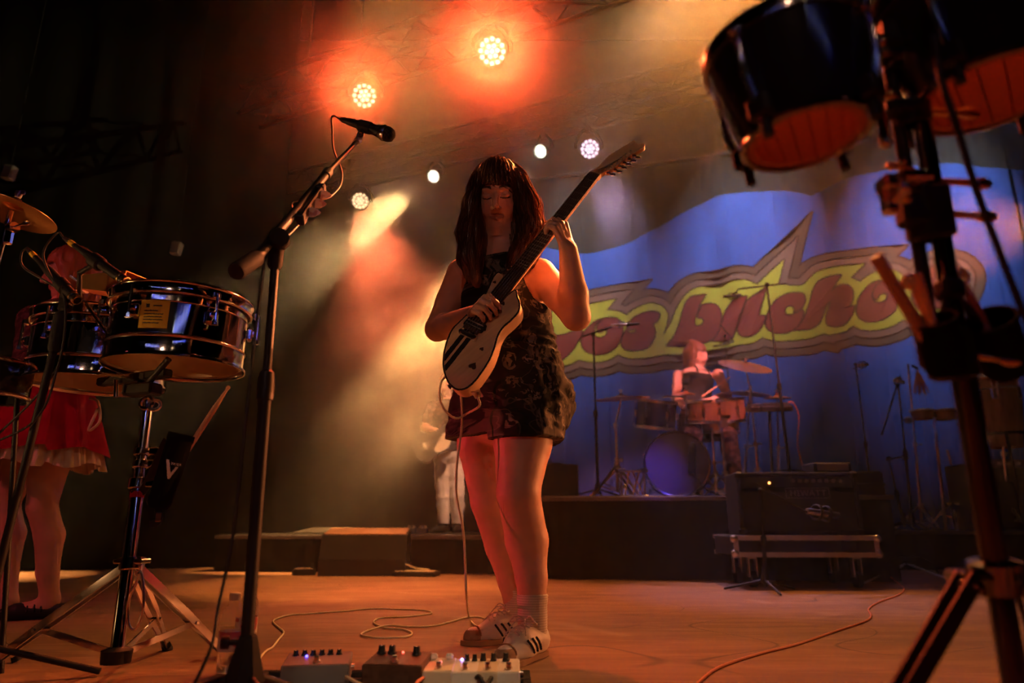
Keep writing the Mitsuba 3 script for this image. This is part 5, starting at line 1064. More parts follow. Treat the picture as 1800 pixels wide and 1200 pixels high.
# ---------------------------------------------------------------- guitar cable
q3 = lambda x, y: PZ(340+x/2.8125, 1020+y/2.8125, .005)
jk = gpt(kk[0]+.0, kk[1], -TK*.5) if isinstance(kk, tuple) else P(838, 690, 2.03)
jk = jo+jn*.01
top_loop = [jk, jk+jn*.03, P(822, 726, 2.07), P(802, 735, 2.08), P(783, 722, 2.08), P(773, 698, 2.08), P(775, 674, 2.08), P(784, 662, 2.10), P(798, 664, 2.14), P(808, 682, 2.16), P(812, 740, 2.15), P(803, 820, 2.14), P(803, 870, 2.14), P(814, 930, 2.14), P(818, 1000, 2.16), P(820, 1050, 2.18)]
seg = [q3(*t) for t in [(1362, 178), (1385, 215), (1420, 232), (1452, 226), (1462, 205), (1435, 186), (1390, 180), (1340, 185), (1270, 205), (1180, 225), (1060, 229), (960, 231), (870, 245), (828, 266), (870, 279), (960, 283), (1050, 277), (1080, 260), (1040, 243), (960, 236), (905, 219), (892, 203), (925, 186), (1040, 180), (1150, 168), (1177, 158), (1140, 148), (1040, 143), (880, 140), (740, 152), (560, 165), (470, 172), (410, 190), (395, 206), (422, 232), (446, 256), (420, 292), (390, 330), (345, 362)]]
seg[11][2] = .011
cable('cream guitar cable looping from the guitar across the floor to the pedalboard', top_loop+seg+[V(L0-.02, PBY+.03, .008), V(L0+.02, PBY-.02, .03)], .0036, 'm_cable_cream', 8, 'guitar_cable')
cable('thin orange cable winding over the right side of the stage floor', [PZ(x, y, .004) for x, y in [(1205, 1230), (1230, 1198), (1265, 1172), (1330, 1150), (1400, 1132), (1460, 1112), (1520, 1092), (1531, 1082), (1527, 1070), (1545, 1058), (1578, 1046), (1589, 1035), (1578, 1024)]]+[P(1556, 1005, 5.0), P(1542, 985, 5.05), P(1532, 968, 5.1)], .0042, 'm_cable_orange', 8, 'floor_cable')
# ---------------------------------------------------------------- water bottles
def bottle(label, x, y, s=1.0):
    k = thing('water_bottle', label, 'bottle', None); o = V(x, y, .0)
    pr_ = [(0, .004), (.024, .001), (.031, .006), (.032, .02), (.030, .035), (.032, .05), (.032, .085), (.030, .10), (.032, .115), (.032, .135), (.026, .158), (.014, .172), (.0125, .186)]
    part(k, 'shell', lathe([(r*s, z*s) for r, z in pr_], o, n=28), 'm_clear', True, label='clear plastic')
    part(k, 'cap', lathe([(0, .184*s), (.0150*s, .184*s), (.0150*s, .200*s), (.013*s, .203*s), (0, .203*s)], o, n=20), 'm_paint_cream', 30)
    part(k, 'water', lathe([(0, .006*s), (.029*s, .008*s), (.0298*s, .07*s), (0, .07*s)], o, n=24), 'm_water', True, label='a little water left in it')
    part(k, 'paper_band', lathe([(.0325*s, .060*s), (.0328*s, .085*s), (.0325*s, .108*s)], o, n=28), 'm_label', True, label='printed label'); return k
scene['m_water'] = {'type': 'dielectric', 'int_ior': 1.33}
pr('m_label', mikit.proc(lambda p, n, uv: mx((.55, .50, .48), (.45, .10, .12), sm(.5, .55, fb(p.x*60, p.z*60, p.y*60, 2)))), .5)
w1, w2 = PZ(400, 1186, 0), PZ(428, 1150, 0)
bottle('clear plastic water bottle, the nearer of two behind the microphone stand', w1[0], w1[1]); bottle('clear plastic water bottle, the further of two behind the microphone stand', w2[0], w2[1])
pr('m_wedge_lit_top', mikit.proc(lambda p, n, uv: mx((.34, .17, .09), (.46, .25, .14), fb(p.x*12, p.y*40, 0, 3))), .6)  # warm stage light on the wedge top, painted as orange brown colour
# ---------------------------------------------------------------- wedge monitors and small things in front of the low riser
def wedge(label, c, w, yaw, panel='m_wedge_lit_top'):
    k = thing('stage_monitor', label, 'stage monitor'); R = rotz(yaw); pr_ = Polygon([(-.22, .0), (.24, .0), (.26, .06), (.12, .345), (-.16, .300), (-.22, .12)])
    m = trimesh.creation.extrude_polygon(pr_, w, engine='earcut'); v = np.asarray(m.vertices); m.vertices = np.column_stack([v[:, 2]-w/2, v[:, 0], v[:, 1]]); m.fix_normals()
    part(k, 'cabinet', put(m, c, R), 'm_black_matte', False)
    g = rbox(w*.86, .012, .27, .004); th = math.atan2(.16, .26); RX = rot((1, 0, 0), th)
    part(k, 'grille', put(put(g, V(0, .185, .19), RX), c, R), 'm_grille')
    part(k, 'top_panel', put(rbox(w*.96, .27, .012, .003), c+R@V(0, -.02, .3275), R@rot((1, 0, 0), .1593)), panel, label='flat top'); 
    for sx in (-1, 1): part(k, 'handle', put(rbox(.012, .12, .03, .004), c+R@V(sx*(w/2+.004), .0, .22), R), 'm_black')
    return k
wc = PZ(632, 1013, 0)+V(0, .24, 0); wedge('black wedge stage monitor with warm light painted on its top, in front of the low riser', wc, .66, .04)
wc2 = PZ(545, 1003, 0)+V(-.02, .42, 0); wedge('black wedge stage monitor half hidden behind the other one', wc2, .50, -.5, 'm_black_matte')
k = thing('equipment_tray', 'low flat tray on the floor right of the wedge monitor', 'tray'); tc = PZ(728, 1014, 0)+V(0, .10, 0)
part(k, 'base', rbox(.34, .16, .035, .006, tc+V(0, 0, .0178), rotz(-.2)), 'm_black_matte'); part(k, 'paper_sheet', rbox(.30, .12, .004, .001, tc+V(0, 0, .038), rotz(-.25)), 'm_paint_cream'); part(k, 'coiled_cord', tube(spline([tc+V(-.15, .0, .05), tc+V(-.1, 0, .09), tc+V(.0, -.02, .06), tc+V(.1, -.01, .05)], 6), .006, 6), 'm_cable_cream')
k = thing('power_strip', 'small dark power strip with a pale top on the floor left of the wedge monitor', 'power strip'); tc = PZ(534, 1011, 0)
part(k, 'housing', rbox(.17, .06, .05, .006, tc+V(0, 0, .025), rotz(.1)), 'm_black_matte'); part(k, 'socket_panel', rbox(.13, .045, .006, .002, tc+V(0, 0, .052), rotz(.1)), 'm_paint_cream'); part(k, 'plug', rbox(.03, .03, .04, .006, tc+V(.06, 0, .07)), 'm_black')
# ---------------------------------------------------------------- the guitarist on the low riser
gk2 = thing('person', 'guitarist in pale trousers and a dark shirt on the low riser behind the singer', 'person')
GY = 7.15; sd, fr = unit(V(.90, -.44, 0)), unit(V(-.44, -.90, 0)); hd = P(786, 676, GY)
aR, aL = P(780, 929, GY), P(804, 931, GY); aR[2] = aL[2] = BASS_Z+.09
J = dict(side=sd, front=fr, trunk=[(P(790, 805, GY), .15, .11), (P(789, 780, GY), .155, .115), (P(787, 755, GY), .13, .10), (P(786, 728, GY), .15, .11), (P(786, 712, GY), .14, .08), (P(786, 706, GY), .06, .055)], neck=P(786, 708, GY), head=hd, look=(-.35, -.9, -.15),
  limbs=[leg(P(781, 805, GY), P(779, 872, GY-.03), aR, -fr*.01, .98), leg(P(799, 805, GY), P(803, 872, GY-.03), aL, -fr*.01, .98), arm(P(760, 716, GY), P(746, 752, GY+.02), P(770, 758, GY-.17)), arm(P(811, 717, GY-.03), P(828, 750, GY-.1), P(842, 738, GY-.25))])
h1 = fingers(P(770, 758, GY-.17), P(784, 760, GY-.22)-P(770, 758, GY-.17), (.2, .9, -.2), (0, 0, 1), each=[(40, 55, 30)]*4); h2 = fingers(P(842, 738, GY-.25), (.2, -.3, .9), (-.9, .2, .1), (.5, .5, .6), each=[(55, 60, 30)]*4)
J['hands'] = [(h1, P(770, 758, GY-.17), J['limbs'][2]), (h2, P(842, 738, GY-.25), J['limbs'][3])]
ms, cl_, R_, st_ = person_mesh(J, (.62, .38, .29), .010); part(gk2, 'body', ms, 'm_skin', color=cl_)
def cap_hair(parent, hd, R, mat, label=None):
    def fn(p):
        q = (p-hd)@R; d = blob(q, (0, -.016, .030), (.084, .102, .098)); f = np.maximum(np.maximum(np.abs(q[:, 0])-.075, q[:, 2]-.065), -q[:, 1]+.0); d = smax(d, -f, .012); d = smax(d, -.07-q[:, 2], .01)
        return d+(meshkit.fbm(p*60, 2, 3)-.5)*.014
    return part(parent, 'hair', nets(fn, hd-.15, hd+.16, .006), mat, True, label=label)
cap_hair(gk2, hd, R_, 'm_hair_blond', 'short fair hair')
def top(p):
    d = trunk(p, [(c, s_, f_, a+.018, b+.018) for c, s_, f_, a, b in st_[1:5]])
    for L_ in J['limbs'][2:4]: d = smin(d, limb_r(p, [(L_[0][0], .066), (L_[0][0]*.45+L_[2][0]*.55, .062)]), .02)
    return d+(meshkit.fbm(p*13, 3, 2)-.5)*.016
part(gk2, 'shirt', shell_mesh(top, [c for c, a, b in J['trunk']]+[P(746, 752, GY)], .010), 'm_dark_cloth', True, label='dark short sleeved shirt')
def trs(p):
    d = trunk(p, [(c, s_, f_, a+.014, b+.014) for c, s_, f_, a, b in st_[0:2]])
    for L_ in J['limbs'][0:2]: d = smin(d, limb_r(p, [(q_, max(r+.016, .058)) for q_, r in L_]), .02)
    d = d+(meshkit.fbm(p*np.array([12, 12, 16]), 3, 2)-.5)*.018; return np.maximum(np.maximum(d, p[:, 2]-P(789, 772, GY)[2]), BASS_Z+.085-p[:, 2])
part(gk2, 'trousers', shell_mesh(trs, [P(790, 790, GY), aR, aL], .010), 'm_white_cloth', True, label='pale loose trousers')
for a_, td in ((aR, (-.6, -.8)), (aL, (-.1, -1))): part(gk2, 'shoe', nets(lambda p: smin(foot_sdf(p, a_, td, BASS_Z, 1.1), bone(p, V(a_[0], a_[1], BASS_Z+.05), a_, .042, .04), .02), V(a_[0]-.3, a_[1]-.3, BASS_Z-.01), V(a_[0]+.3, a_[1]+.3, BASS_Z+.16), .008), 'm_black', True, label='black shoe')
def solid_guitar(label, c, L_, N_, s, mat, bodyout, nlen, cat_='guitar', name='bass_guitar'):
    k = thing(name, label, cat_); L_ = unit(L_); N_ = unit(N_-L_*np.dot(N_, L_)); S_ = np.cross(L_, N_); R = np.stack([L_, S_, N_], 1)
    part(k, 'body', extrude(Polygon(spline(np.array(bodyout)*s, 5, True)).buffer(0), .045*s, c-N_*.0225*s, R), mat, 40)
    part(k, 'pickguard', extrude(Polygon(spline(np.array([(.10, -.06), (.16, -.02), (.10, .09), (-.02, .11), (-.04, .05)])*s, 5, True)).buffer(0), .003, c+N_*.0226*s, R), 'm_paint_cream', 40)
    part(k, 'neck', put(rbox(nlen, .045*s, .028*s, .006), c+L_*(.12*s+nlen/2)+N_*.018*s, R), 'm_rosewood'); hs_ = part(k, 'headstock', put(rbox(.17*s, .085*s, .016*s, .004), c+L_*(.12*s+nlen+.08*s)+N_*.012*s, R), mat)
    for i in range(4): sub(hs_, 'tuning_peg', [cyl(c+L_*(.12*s+nlen+.03*s+i*.036*s)+S_*.04*s, c+L_*(.12*s+nlen+.03*s+i*.036*s)+S_*.065*s, .004), ball(c+L_*(.12*s+nlen+.03*s+i*.036*s)+S_*.068*s, (.010, .010, .006), 6)], 'm_chrome')
    part(k, 'bridge', put(rbox(.03, .075*s, .012, .003), c-L_*.12*s+N_*.028*s, R), 'm_chrome')
    for i in range(4): part(k, 'string', cyl(c-L_*.12*s+S_*(-.024+.016*i)*s+N_*.036*s, c+L_*(.12*s+nlen)+S_*(-.015+.01*i)*s+N_*.036*s, .0009, n=4), 'm_steel')
    part(k, 'strap', strap(spline([c-L_*.22*s, P(775, 740, GY+.12), P(800, 700, GY+.08), P(812, 708, GY-.1), c+L_*.2*s], 6), .05, .004, N_), 'm_black_cloth'); return k
solid_guitar('dark bass guitar held by the guitarist in pale trousers', P(768, 778, GY-.24), V(.86, .10, .36), V(-.3, -.95, .1), 1.0, 'm_shell_black',
  [(-.24, .0), (-.22, -.12), (-.12, -.165), (-.02, -.115), (.06, -.12), (.17, -.15), (.20, -.11), (.13, -.06), (.12, .0), (.13, .06), (.17, .10), (.14, .14), (.05, .115), (-.04, .12), (-.14, .165), (-.23, .11)], .80)
# a few pedals and a tall guitar lead by the guitarist
for i, (px, lb) in enumerate(((722, 'dark pedal on the low riser, further left of the guitarist'), (742, 'dark pedal on the low riser right beside the guitarist\'s shoes'))):
    k = thing('effects_pedal', lb, 'effects pedal'); o = P(px, 937, 6.2+.1*i); o[2] = BASS_Z
    part(k, 'enclosure', rbox(.09, .13, .05, .006, o+V(0, 0, .026)), 'm_paint_grey'); part(k, 'knob', [lathe([(.011, 0), (.009, .02), (0, .02)], o+V(x, .03, .051), n=10) for x in (-.022, .022)], 'm_paint_cream', 30); part(k, 'footswitch', lathe([(.01, 0), (.007, .01), (.006, .016), (0, .017)], o+V(0, -.03, .051), n=10), 'm_chrome')
# ---------------------------------------------------------------- drum kit on the riser
def drum(label, c, ax, r, h, mat, name='tom_drum', hoop='m_chrome', head='m_drumhead', lugs=6, front=None):
    k = thing(name, label, 'drum'); ax = unit(ax); c = np.asarray(c); B = basis(ax)
    part(k, 'shell', lathe([(r*.97, 0), (r*.985, .004), (r*.985, h-.004), (r*.97, h)], c, ax, 44), mat, 40)
    part(k, 'drumhead', lathe([(0, h+.002), (r*.975, h+.002), (r*.985, h-.006)], c, ax, 40), head, 40); part(k, 'resonant_head', lathe([(r*.985, .006), (r*.975, -.002), (0, -.002)], c, ax, 40), front or head, 40)
    for z in (.0, h): part(k, 'hoop', lathe([(r*.98, z-.010), (r*1.03, z-.012), (r*1.045, z), (r*1.03, z+.012), (r*.98, z+.010)], c, ax, 44), hoop, 40)
    for i in range(lugs):
        a = i*2*math.pi/lugs+.3; d = B[:, 0]*math.cos(a)+B[:, 1]*math.sin(a); p = c+d*(r*.985+.008)
        part(k, 'lug', [rbox(.020, .018, min(.06, h*.3), .004, p+ax*h*.5, np.stack([np.cross(d, ax), d, ax], 1)*1.0 if np.linalg.det(np.stack([np.cross(d, ax), d, ax], 1)) > 0 else np.stack([-np.cross(d, ax), d, ax], 1)), cyl(p+d*.012+ax*.0, p+d*.012+ax*h, .0035, n=6)], 'm_chrome', 30)
    return k
pr('m_bd_head', (.10, .085, .11), .38, spec=.5)
DZ = DRUM_Z
bdc = P(1189, 802, 5.50); bdc[2] = DZ+.262; bax = unit(V(.22, 1, 0))
bd2 = drum('large bass drum with a dark head catching blue light, on the drum riser', bdc, bax, .252, .40, 'm_shell_wood', 'bass_drum', 'm_shell_black', 'm_drumhead', 8, 'm_bd_head')
for s_ in (-1, 1): part(bd2, 'spur', cyl(bdc+V(s_*.24, .12, -.08), V(bdc[0]+s_*.34, bdc[1]-.02, DZ+.008), .008), 'm_chrome')
km = thing('microphone', 'dark microphone hanging in front of the bass drum', 'microphone'); mc_ = P(1217, 806, 5.42)
part(km, 'body', lathe([(0, -.12), (.028, -.11), (.032, .02), (.026, .10), (.016, .13), (0, .13)], mc_, (.12, .1, 1), 18), 'm_black'); part(km, 'support_arm', tube(spline([mc_+V(0, .0, -.1), V(mc_[0]+.08, mc_[1]-.02, DZ+.06), V(mc_[0]+.2, mc_[1]-.02, DZ+.01)], 6), .006, 6), 'm_black')
# toms and snare
drum('rack tom with a dark shell, left above the bass drum', P(1152, 752, 5.78), (.10, -.16, 1), .165, .22, 'm_shell_black')
drum('wooden tom right above the bass drum', P(1236, 742, 5.74), (.0, -.14, 1), .14, .17, 'm_shell_wood')
drum('golden brown tom at the right of the kit', P(1282, 741, 5.86), (-.08, -.12, 1), .145, .19, 'm_shell_wood')
drum('snare drum low behind the right tom', P(1262, 760, 5.9), (0, -.1, 1), .175, .13, 'm_brass', 'snare_drum')
# stands
def foot_on(px, Y, z=DZ): q_ = P(px, 800, Y); return V(q_[0], q_[1], z)
def tilt_cymbal(label, px, py, Y, r, ax, fpx, stand_label, boom=True):
    c = P(px, py, Y); k = cymbal(label, c, r, ax); ft = foot_on(fpx, Y+.02)
    tp = c-unit(ax)*.012; el = V(ft[0], ft[1], tp[2]-.22) if boom else tp
    s_ = pole_stand(stand_label, el, ft, legs=.24, hub_h=.24, turn=.9)
    if boom: part(s_, 'boom_arm', cyl(el-(tp-el)*.15, tp, .007), 'm_chrome'); part(s_, 'tilter', ball(el, .018, 8), 'm_chrome')
    return k
tilt_cymbal('orange lit crash cymbal right of the drummer', 1310, 641, 5.75, .225, (.12, -.50, 1), 1330, 'chrome boom stand of the crash cymbal right of the drummer')
tilt_cymbal('dark ride cymbal at the left of the kit', 1092, 698, 5.75, .24, (-.06, -.10, 1), 1084, 'chrome stand of the ride cymbal left of the kit')
tilt_cymbal('thin cymbal behind the right tom', 1318, 690, 6.1, .19, (.12, -.12, 1), 1300, 'chrome stand of the thin cymbal behind the right tom', False)
tilt_cymbal('small cymbal furthest right in the kit', 1366, 697, 6.0, .12, (.0, -.10, 1), 1362, 'chrome stand of the small cymbal furthest right', False)
hh = P(1205, 690, 5.85); k = cymbal('small splash cymbal in front of the drummer\'s chest', hh, .085, (0, -.15, 1)); part(k, 'stem', cyl(hh, hh-V(0, 0, .16), .006), 'm_chrome')
for (px, lb) in ((1255, 'left of two chrome tom stands under the toms'), (1272, 'right of two chrome tom stands under the toms')): pole_stand(lb, P(px-4, 752, 5.62), foot_on(px, 5.62), legs=.22, hub_h=.2, name='tom_stand', turn=.2)
k = pole_stand('chrome hi-hat stand at the left end of the kit', P(1083, 742, 5.5), foot_on(1083, 5.5), legs=.20, hub_h=.26, name='hi_hat_stand', turn=1.3)
# floor pieces left of the bass drum
k = thing('drum_pedal', 'low chrome drum pedal left of the bass drum', 'drum pedal'); o = foot_on(1112, 5.42)
part(k, 'base_plate', rbox(.20, .16, .012, .003, o+V(0, 0, .008)), 'm_steel'); part(k, 'post', [cyl(o+V(x, .04, .01), o+V(x, .04, .20), .009) for x in (-.09, .09)], 'm_chrome'); part(k, 'crossbar', [cyl(o+V(-.1, .04, .2), o+V(.1, .04, .2), .008), rbox(.06, .05, .03, .004, o+V(-.09, .04, .205)), rbox(.06, .05, .03, .004, o+V(.09, .04, .205))], 'm_chrome', 30); part(k, 'beater', [cyl(o+V(.0, .04, .2), o+V(.06, -.04, .02), .005), cyl(o+V(-.03, .04, .19), o+V(-.08, -.06, .02), .006), cyl(o+V(.05, .04, .19), o+V(-.02, -.06, .02), .006)], 'm_brass')
# sample pad at the right
k = thing('sample_pad', 'flat black electronic pad with cables at the right of the kit', 'sample pad'); o = P(1352, 716, 5.7); Rp = rotz(-.2)@rot((1, 0, 0), .28)
part(k, 'housing', rbox(.34, .22, .05, .008, o, Rp), 'm_black'); part(k, 'pad', [rbox(.09, .08, .006, .003, o+Rp@V(x, y, .027), Rp) for x in (-.105, 0, .105) for y in (-.05, .05)], 'm_rubber', False); part(k, 'stand_pole', cyl(o, foot_on(1352, 5.72), .012), 'm_black'); part(k, 'cable_loop', tube(spline([o+Rp@V(.15, .1, 0), P(1392, 706, 5.75), P(1404, 730, 5.75), P(1402, 780, 5.72), P(1412, 825, 5.6)], 8), .006, 6), 'm_cable_orange')
k = thing('tablet', 'thin dark tablet on a holder in front of the drummer', 'tablet'); o = P(1184, 697, 5.6); part(k, 'case', rbox(.16, .11, .012, .003, o, rot((1, 0, 0), .12)), 'm_black'); part(k, 'holder', cyl(o, P(1184, 740, 5.7), .007), 'm_black')
k = thing('speaker_cabinet', 'dark speaker cabinet on the drum riser right behind the singer\'s legs', 'speaker cabinet'); o = foot_on(978, 5.9)
part(k, 'cabinet', rbox(.34, .30, .28, .01, o+V(0, 0, .141)), 'm_black_matte'); part(k, 'grille', rbox(.29, .012, .22, .004, o+V(0, -.152, .141)), 'm_grille'); part(k, 'handle', rbox(.10, .02, .02, .006, o+V(0, 0, .29)), 'm_black')
# overhead microphone stands
def mic_stand(label, top, foot, arms, mic_label, mic_a, mic_b, legs=.26, rr=.010, mr=.012):
    k = thing('microphone_stand', label, 'microphone stand'); top, foot = np.asarray(top), np.asarray(foot); mid2 = foot+(top-foot)*.5
    part(k, 'pole', [cyl(foot+V(0, 0, .03), mid2, rr*1.25), cyl(mid2, top, rr*.8)], 'm_black'); part(k, 'clutch', lathe([(rr, -.03), (rr*1.9, -.025), (rr*1.9, .02), (rr, .03)], mid2, top-foot, 14), 'm_black', 40); part(k, 'pivot', ball(top, rr*1.9, 8), 'm_black', 40)
    part(k, 'boom_arm', cyl(arms[0], arms[1], rr*.75), 'm_black'); part(k, 'base', lathe([(0, .0), (rr*2.2, 0), (rr*2.6, .03), (rr*1.3, .09)], foot+V(0, 0, .05), (0, 0, 1), 14), 'm_black')
    for i in range(3): 
        a = i*2.094+.5; part(k, 'leg', cyl(foot+V(0, 0, .07), foot+V(math.cos(a)*legs, math.sin(a)*legs, .01), rr*.8), 'm_black')
    m = thing('condenser_microphone', mic_label, 'microphone'); d = unit(np.asarray(mic_b)-mic_a); L = np.linalg.norm(np.asarray(mic_b)-mic_a)
    part(m, 'body', lathe([(0, 0), (mr*.8, .002), (mr, L*.1), (mr, L*.6), (0, L*.6)], mic_a, d, 16), 'm_steel'); part(m, 'capsule', lathe([(mr*.98, L*.6), (mr*.98, L*.98), (mr*.7, L), (0, L)], mic_a, d, 16), 'm_grille')
    part(m, 'shock_mount', [torus(np.asarray(mic_a)+d*L*t, d, mr*2.2, mr*.35, 16, 6) for t in (.3, .6)]+[cyl(np.asarray(mic_a)+d*L*.45, arms[1], mr*.4)], 'm_black', 40); return k
mic_stand('black overhead microphone stand behind the singer\'s elbow', P(1043, 588, 5.6), foot_on(1049, 5.6), (P(1022, 592, 5.58), P(1098, 566, 5.5)), 'overhead microphone left of the drummer', P(1074, 572, 5.5), P(1124, 569, 5.4))
mic_stand('tall black overhead microphone stand at the right of the drum kit', P(1348, 500, 5.35), foot_on(1386, 5.35), (P(1382, 498, 5.4), P(1298, 508, 5.3)), 'overhead microphone above the drum kit in front of the lettering', P(1302, 519, 5.3), P(1272, 521, 5.2))
mic_stand('thin microphone stand just right of the drummer\'s head', P(1274, 590, 6.3), foot_on(1290, 6.35), (P(1266, 570, 6.3), P(1290, 600, 6.2)), 'small microphone pointing down beside the drummer\'s face', P(1290, 600, 6.2), P(1254, 609, 6.1), .2, .007, .010)
mic_stand('thin dark microphone stand between the amplifier and the banner lettering', P(1504, 640, 6.0), V(*P(1536, 900, 6.0)[:2], PERC_Z), (P(1500, 648, 6), P(1518, 640, 5.98)), 'small pale microphone on the thin stand right of the kit', P(1508, 642, 5.98), P(1526, 640, 5.9), .2, .008, .014)
# ---------------------------------------------------------------- the drummer
dk2 = thing('person', 'drummer with reddish fringed hair in a black strap top, seated at the kit', 'person')
DY = 6.1; sd, fr = unit(V(.86, .50, 0)), unit(V(.50, -.86, 0)); hd = P(1224, 624, DY)
J = dict(side=sd, front=fr, trunk=[(P(1226, 742, DY+.05), .16, .13), (P(1226, 715, DY+.04), .15, .115), (P(1225, 695, DY+.02), .125, .10), (P(1226, 668, DY), .150, .108), (P(1226, 656, DY), .168, .075), (P(1226, 647, DY), .060, .055)], neck=P(1225, 650, DY), head=hd, look=(.62, -.72, -.22),
 limbs=[arm(P(1192, 660, DY), P(1188, 700, DY-.02), P(1204, 716, DY-.22)), arm(P(1262, 657, DY), P(1279, 695, DY-.05), P(1252, 702, DY-.26)), leg(P(1238, 745, DY), P(1280, 765, DY-.35), P(1294, 848, DY-.25), V(0, .01, 0)), leg(P(1212, 745, DY), P(1218, 765, DY-.4), P(1212, 848, DY-.3), V(0, .01, 0))])
h1 = fingers(P(1204, 716, DY-.22), P(1216, 716, DY-.30)-P(1204, 716, DY-.22), (.2, 0, -1), (.5, .2, .4), each=[(60, 70, 40)]*4); h2 = fingers(P(1252, 702, DY-.26), P(1238, 703, DY-.33)-P(1252, 702, DY-.26), (-.2, .2, -1), (-.2, .8, .4), each=[(60, 70, 40)]*4)
J['hands'] = [(h1, P(1204, 716, DY-.22), J['limbs'][0]), (h2, P(1252, 702, DY-.26), J['limbs'][1])]
ms, cl_, R_, st_ = person_mesh(J, (.66, .42, .34), .010); part(dk2, 'body', ms, 'm_skin', color=cl_)
hair_long(dk2, hd, R_, 1.0, 'm_hair_auburn', .13, .05, label='reddish brown hair with a fringe'); part(dk2, 'hair_bun', nets(lambda p: blob(p, hd+V(-.02, .04, .125), (.05, .05, .035))+(meshkit.fbm(p*50, 2, 3)-.5)*.012, hd+V(-.10, -.04, .05), hd+V(.06, .12, .2), .006), 'm_hair_auburn', True)
def top(p):
    d = trunk(p, [(c, s_, f_, a+.012, b+.012) for c, s_, f_, a, b in st_[0:5]])+(meshkit.fbm(p*13, 3, 2)-.5)*.010
    q_ = p-st_[3][0]; d = smax(d, q_[:, 2]-.055+.10*np.clip(.09-np.abs(q_@sd), 0, .09)*(q_@fr > 0)*9*.11, .008)
    for L_ in J['limbs'][0:2]: d = smax(d, .066-np.linalg.norm(p-L_[0][0]+V(0, 0, .02), axis=1), .008)
    return d
part(dk2, 'strap_top', shell_mesh(top, [c for c, a, b in J['trunk']], .008), 'm_black_matte', True, label='black strap top')
def on_body(q0):
    q0 = np.asarray(q0, float)
    for _ in range(14):
        f0 = trunk(q0[None], st_)[0]; g = np.array([(trunk((q0+np.eye(3)[i]*1e-3)[None], st_)[0]-f0)/1e-3 for i in range(3)]); q0 = q0-g*(f0-.004)/max(np.dot(g, g), .3)
    return q0
for sg in (-1, 1): part(dk2, 'shoulder_strap', tube([on_body(st_[3][0]+sd*sg*.082+fr*.14*math.cos(t)+V(0, 0, .045+.15*math.sin(t))) for t in np.linspace(-.1, math.pi+.1, 14)], .009, 6), 'm_black_matte', True)
def trs(p):
    d = None
    for L_ in J['limbs'][2:4]: e = limb_r(p, [(q_, r+.018) for q_, r in L_]); d = e if d is None else smin(d, e, .02)
    return smin(d, trunk(p, [(c, s_, f_, a+.01, b+.01) for c, s_, f_, a, b in st_[0:2]]), .03)+(meshkit.fbm(p*12, 3, 2)-.5)*.018
part(dk2, 'trousers', shell_mesh(trs, [q_ for L_ in J['limbs'][2:4] for q_, r in L_], .010), 'm_dark_cloth', True, label='dark trousers')
for a_ in (J['limbs'][2][-1][0], J['limbs'][3][-1][0]): part(dk2, 'shoe', nets(lambda p: smin(foot_sdf(p, a_, (.1, -1), DZ, 1.1), bone(p, V(a_[0], a_[1], DZ+.05), a_, .045, .045), .02), V(a_[0]-.3, a_[1]-.3, DZ-.01), V(a_[0]+.3, a_[1]+.3, DZ+.2), .009), 'm_black', True)
wa, wb_ = P(1216, 716, DY-.30), P(1240, 703, DY-.33)
drumstick('drumstick in the drummer\'s raised hand, pointing up to the right', wb_-V(.03, 0, -.03), P(1284, 662, DY-.25)); drumstick('drumstick in the drummer\'s other hand over the toms', wa-V(.06, 0, -.01), P(1258, 706, DY-.55))
k = thing('drum_throne', 'round black drum stool under the drummer', 'stool'); o = P(1226, 760, DY+.05); o[2] = DZ
st0 = P(1226, 742, DY+.05)[2]-.10
part(k, 'seat', lathe([(0, -.07), (.15, -.07), (.17, -.04), (.165, -.005), (0, .0)], V(o[0], o[1], st0), n=28), 'm_black'); part(k, 'post', cyl(o, V(o[0], o[1], st0-.06), .016), 'm_chrome')
for i in range(3): part(k, 'leg', cyl(o+V(0, 0, .22), o+V(.24*math.cos(i*2.09), .24*math.sin(i*2.09), .01), .011), 'm_chrome')
# ---------------------------------------------------------------- amplifier on a flight case at the right
AY = 4.42; AR = rotz(-.05)
fc = thing('flight_case', 'black flight case with aluminium edges on casters under the amplifier', 'flight case'); a0_ = P(1423, 980, AY); fz0, fz1 = P(1423, 979, AY)[2], P(1423, 941, AY)[2]; fw = .88; fo = V(a0_[0], AY+.26, 0)
part(fc, 'panel', rbox(fw, .52, fz1-fz0-.01, .005, fo+V(0, 0, (fz0+fz1)/2), AR), 'm_black_matte')
for z in (fz0+.014, fz1-.014): 
    for y in (-.262, .262): part(fc, 'edge_rail', rbox(fw+.01, .006, .030, .002, fo+AR@V(0, y, z), AR), 'm_alu', label='aluminium edge')
for x in (-1, 1):
    part(fc, 'corner_rail', rbox(.030, .006, fz1-fz0, .002, fo+AR@V(x*(fw/2-.012), -.264, (fz0+fz1)/2), AR), 'm_alu')
    for z in (fz0+.02, fz1-.02): part(fc, 'ball_corner', ball(fo+AR@V(x*(fw/2-.004), -.256, z), .026, 8), 'm_steel')
    part(fc, 'latch', rbox(.09, .008, .06, .004, fo+AR@V(x*.26, -.266, (fz0+fz1)/2), AR), 'm_black')
for x in (-.32, .32):
    for y in (-.18, .18):
        c = fo+AR@V(x, y, 0); cs = part(fc, 'caster', [cyl(c+V(-.016, 0, .052), c+V(.016, 0, .052), .050, n=20)], 'm_rubber', 30); sub(cs, 'fork', [rbox(.05, .05, .012, .003, c+V(0, 0, fz0-.008)), rbox(.006, .05, fz0-.04, .002, c+V(.024, 0, fz0-.05)), rbox(.006, .05, fz0-.04, .002, c+V(-.024, 0, fz0-.05))], 'm_steel', 30)
pr('m_badge', (.16, .15, .14), .5)
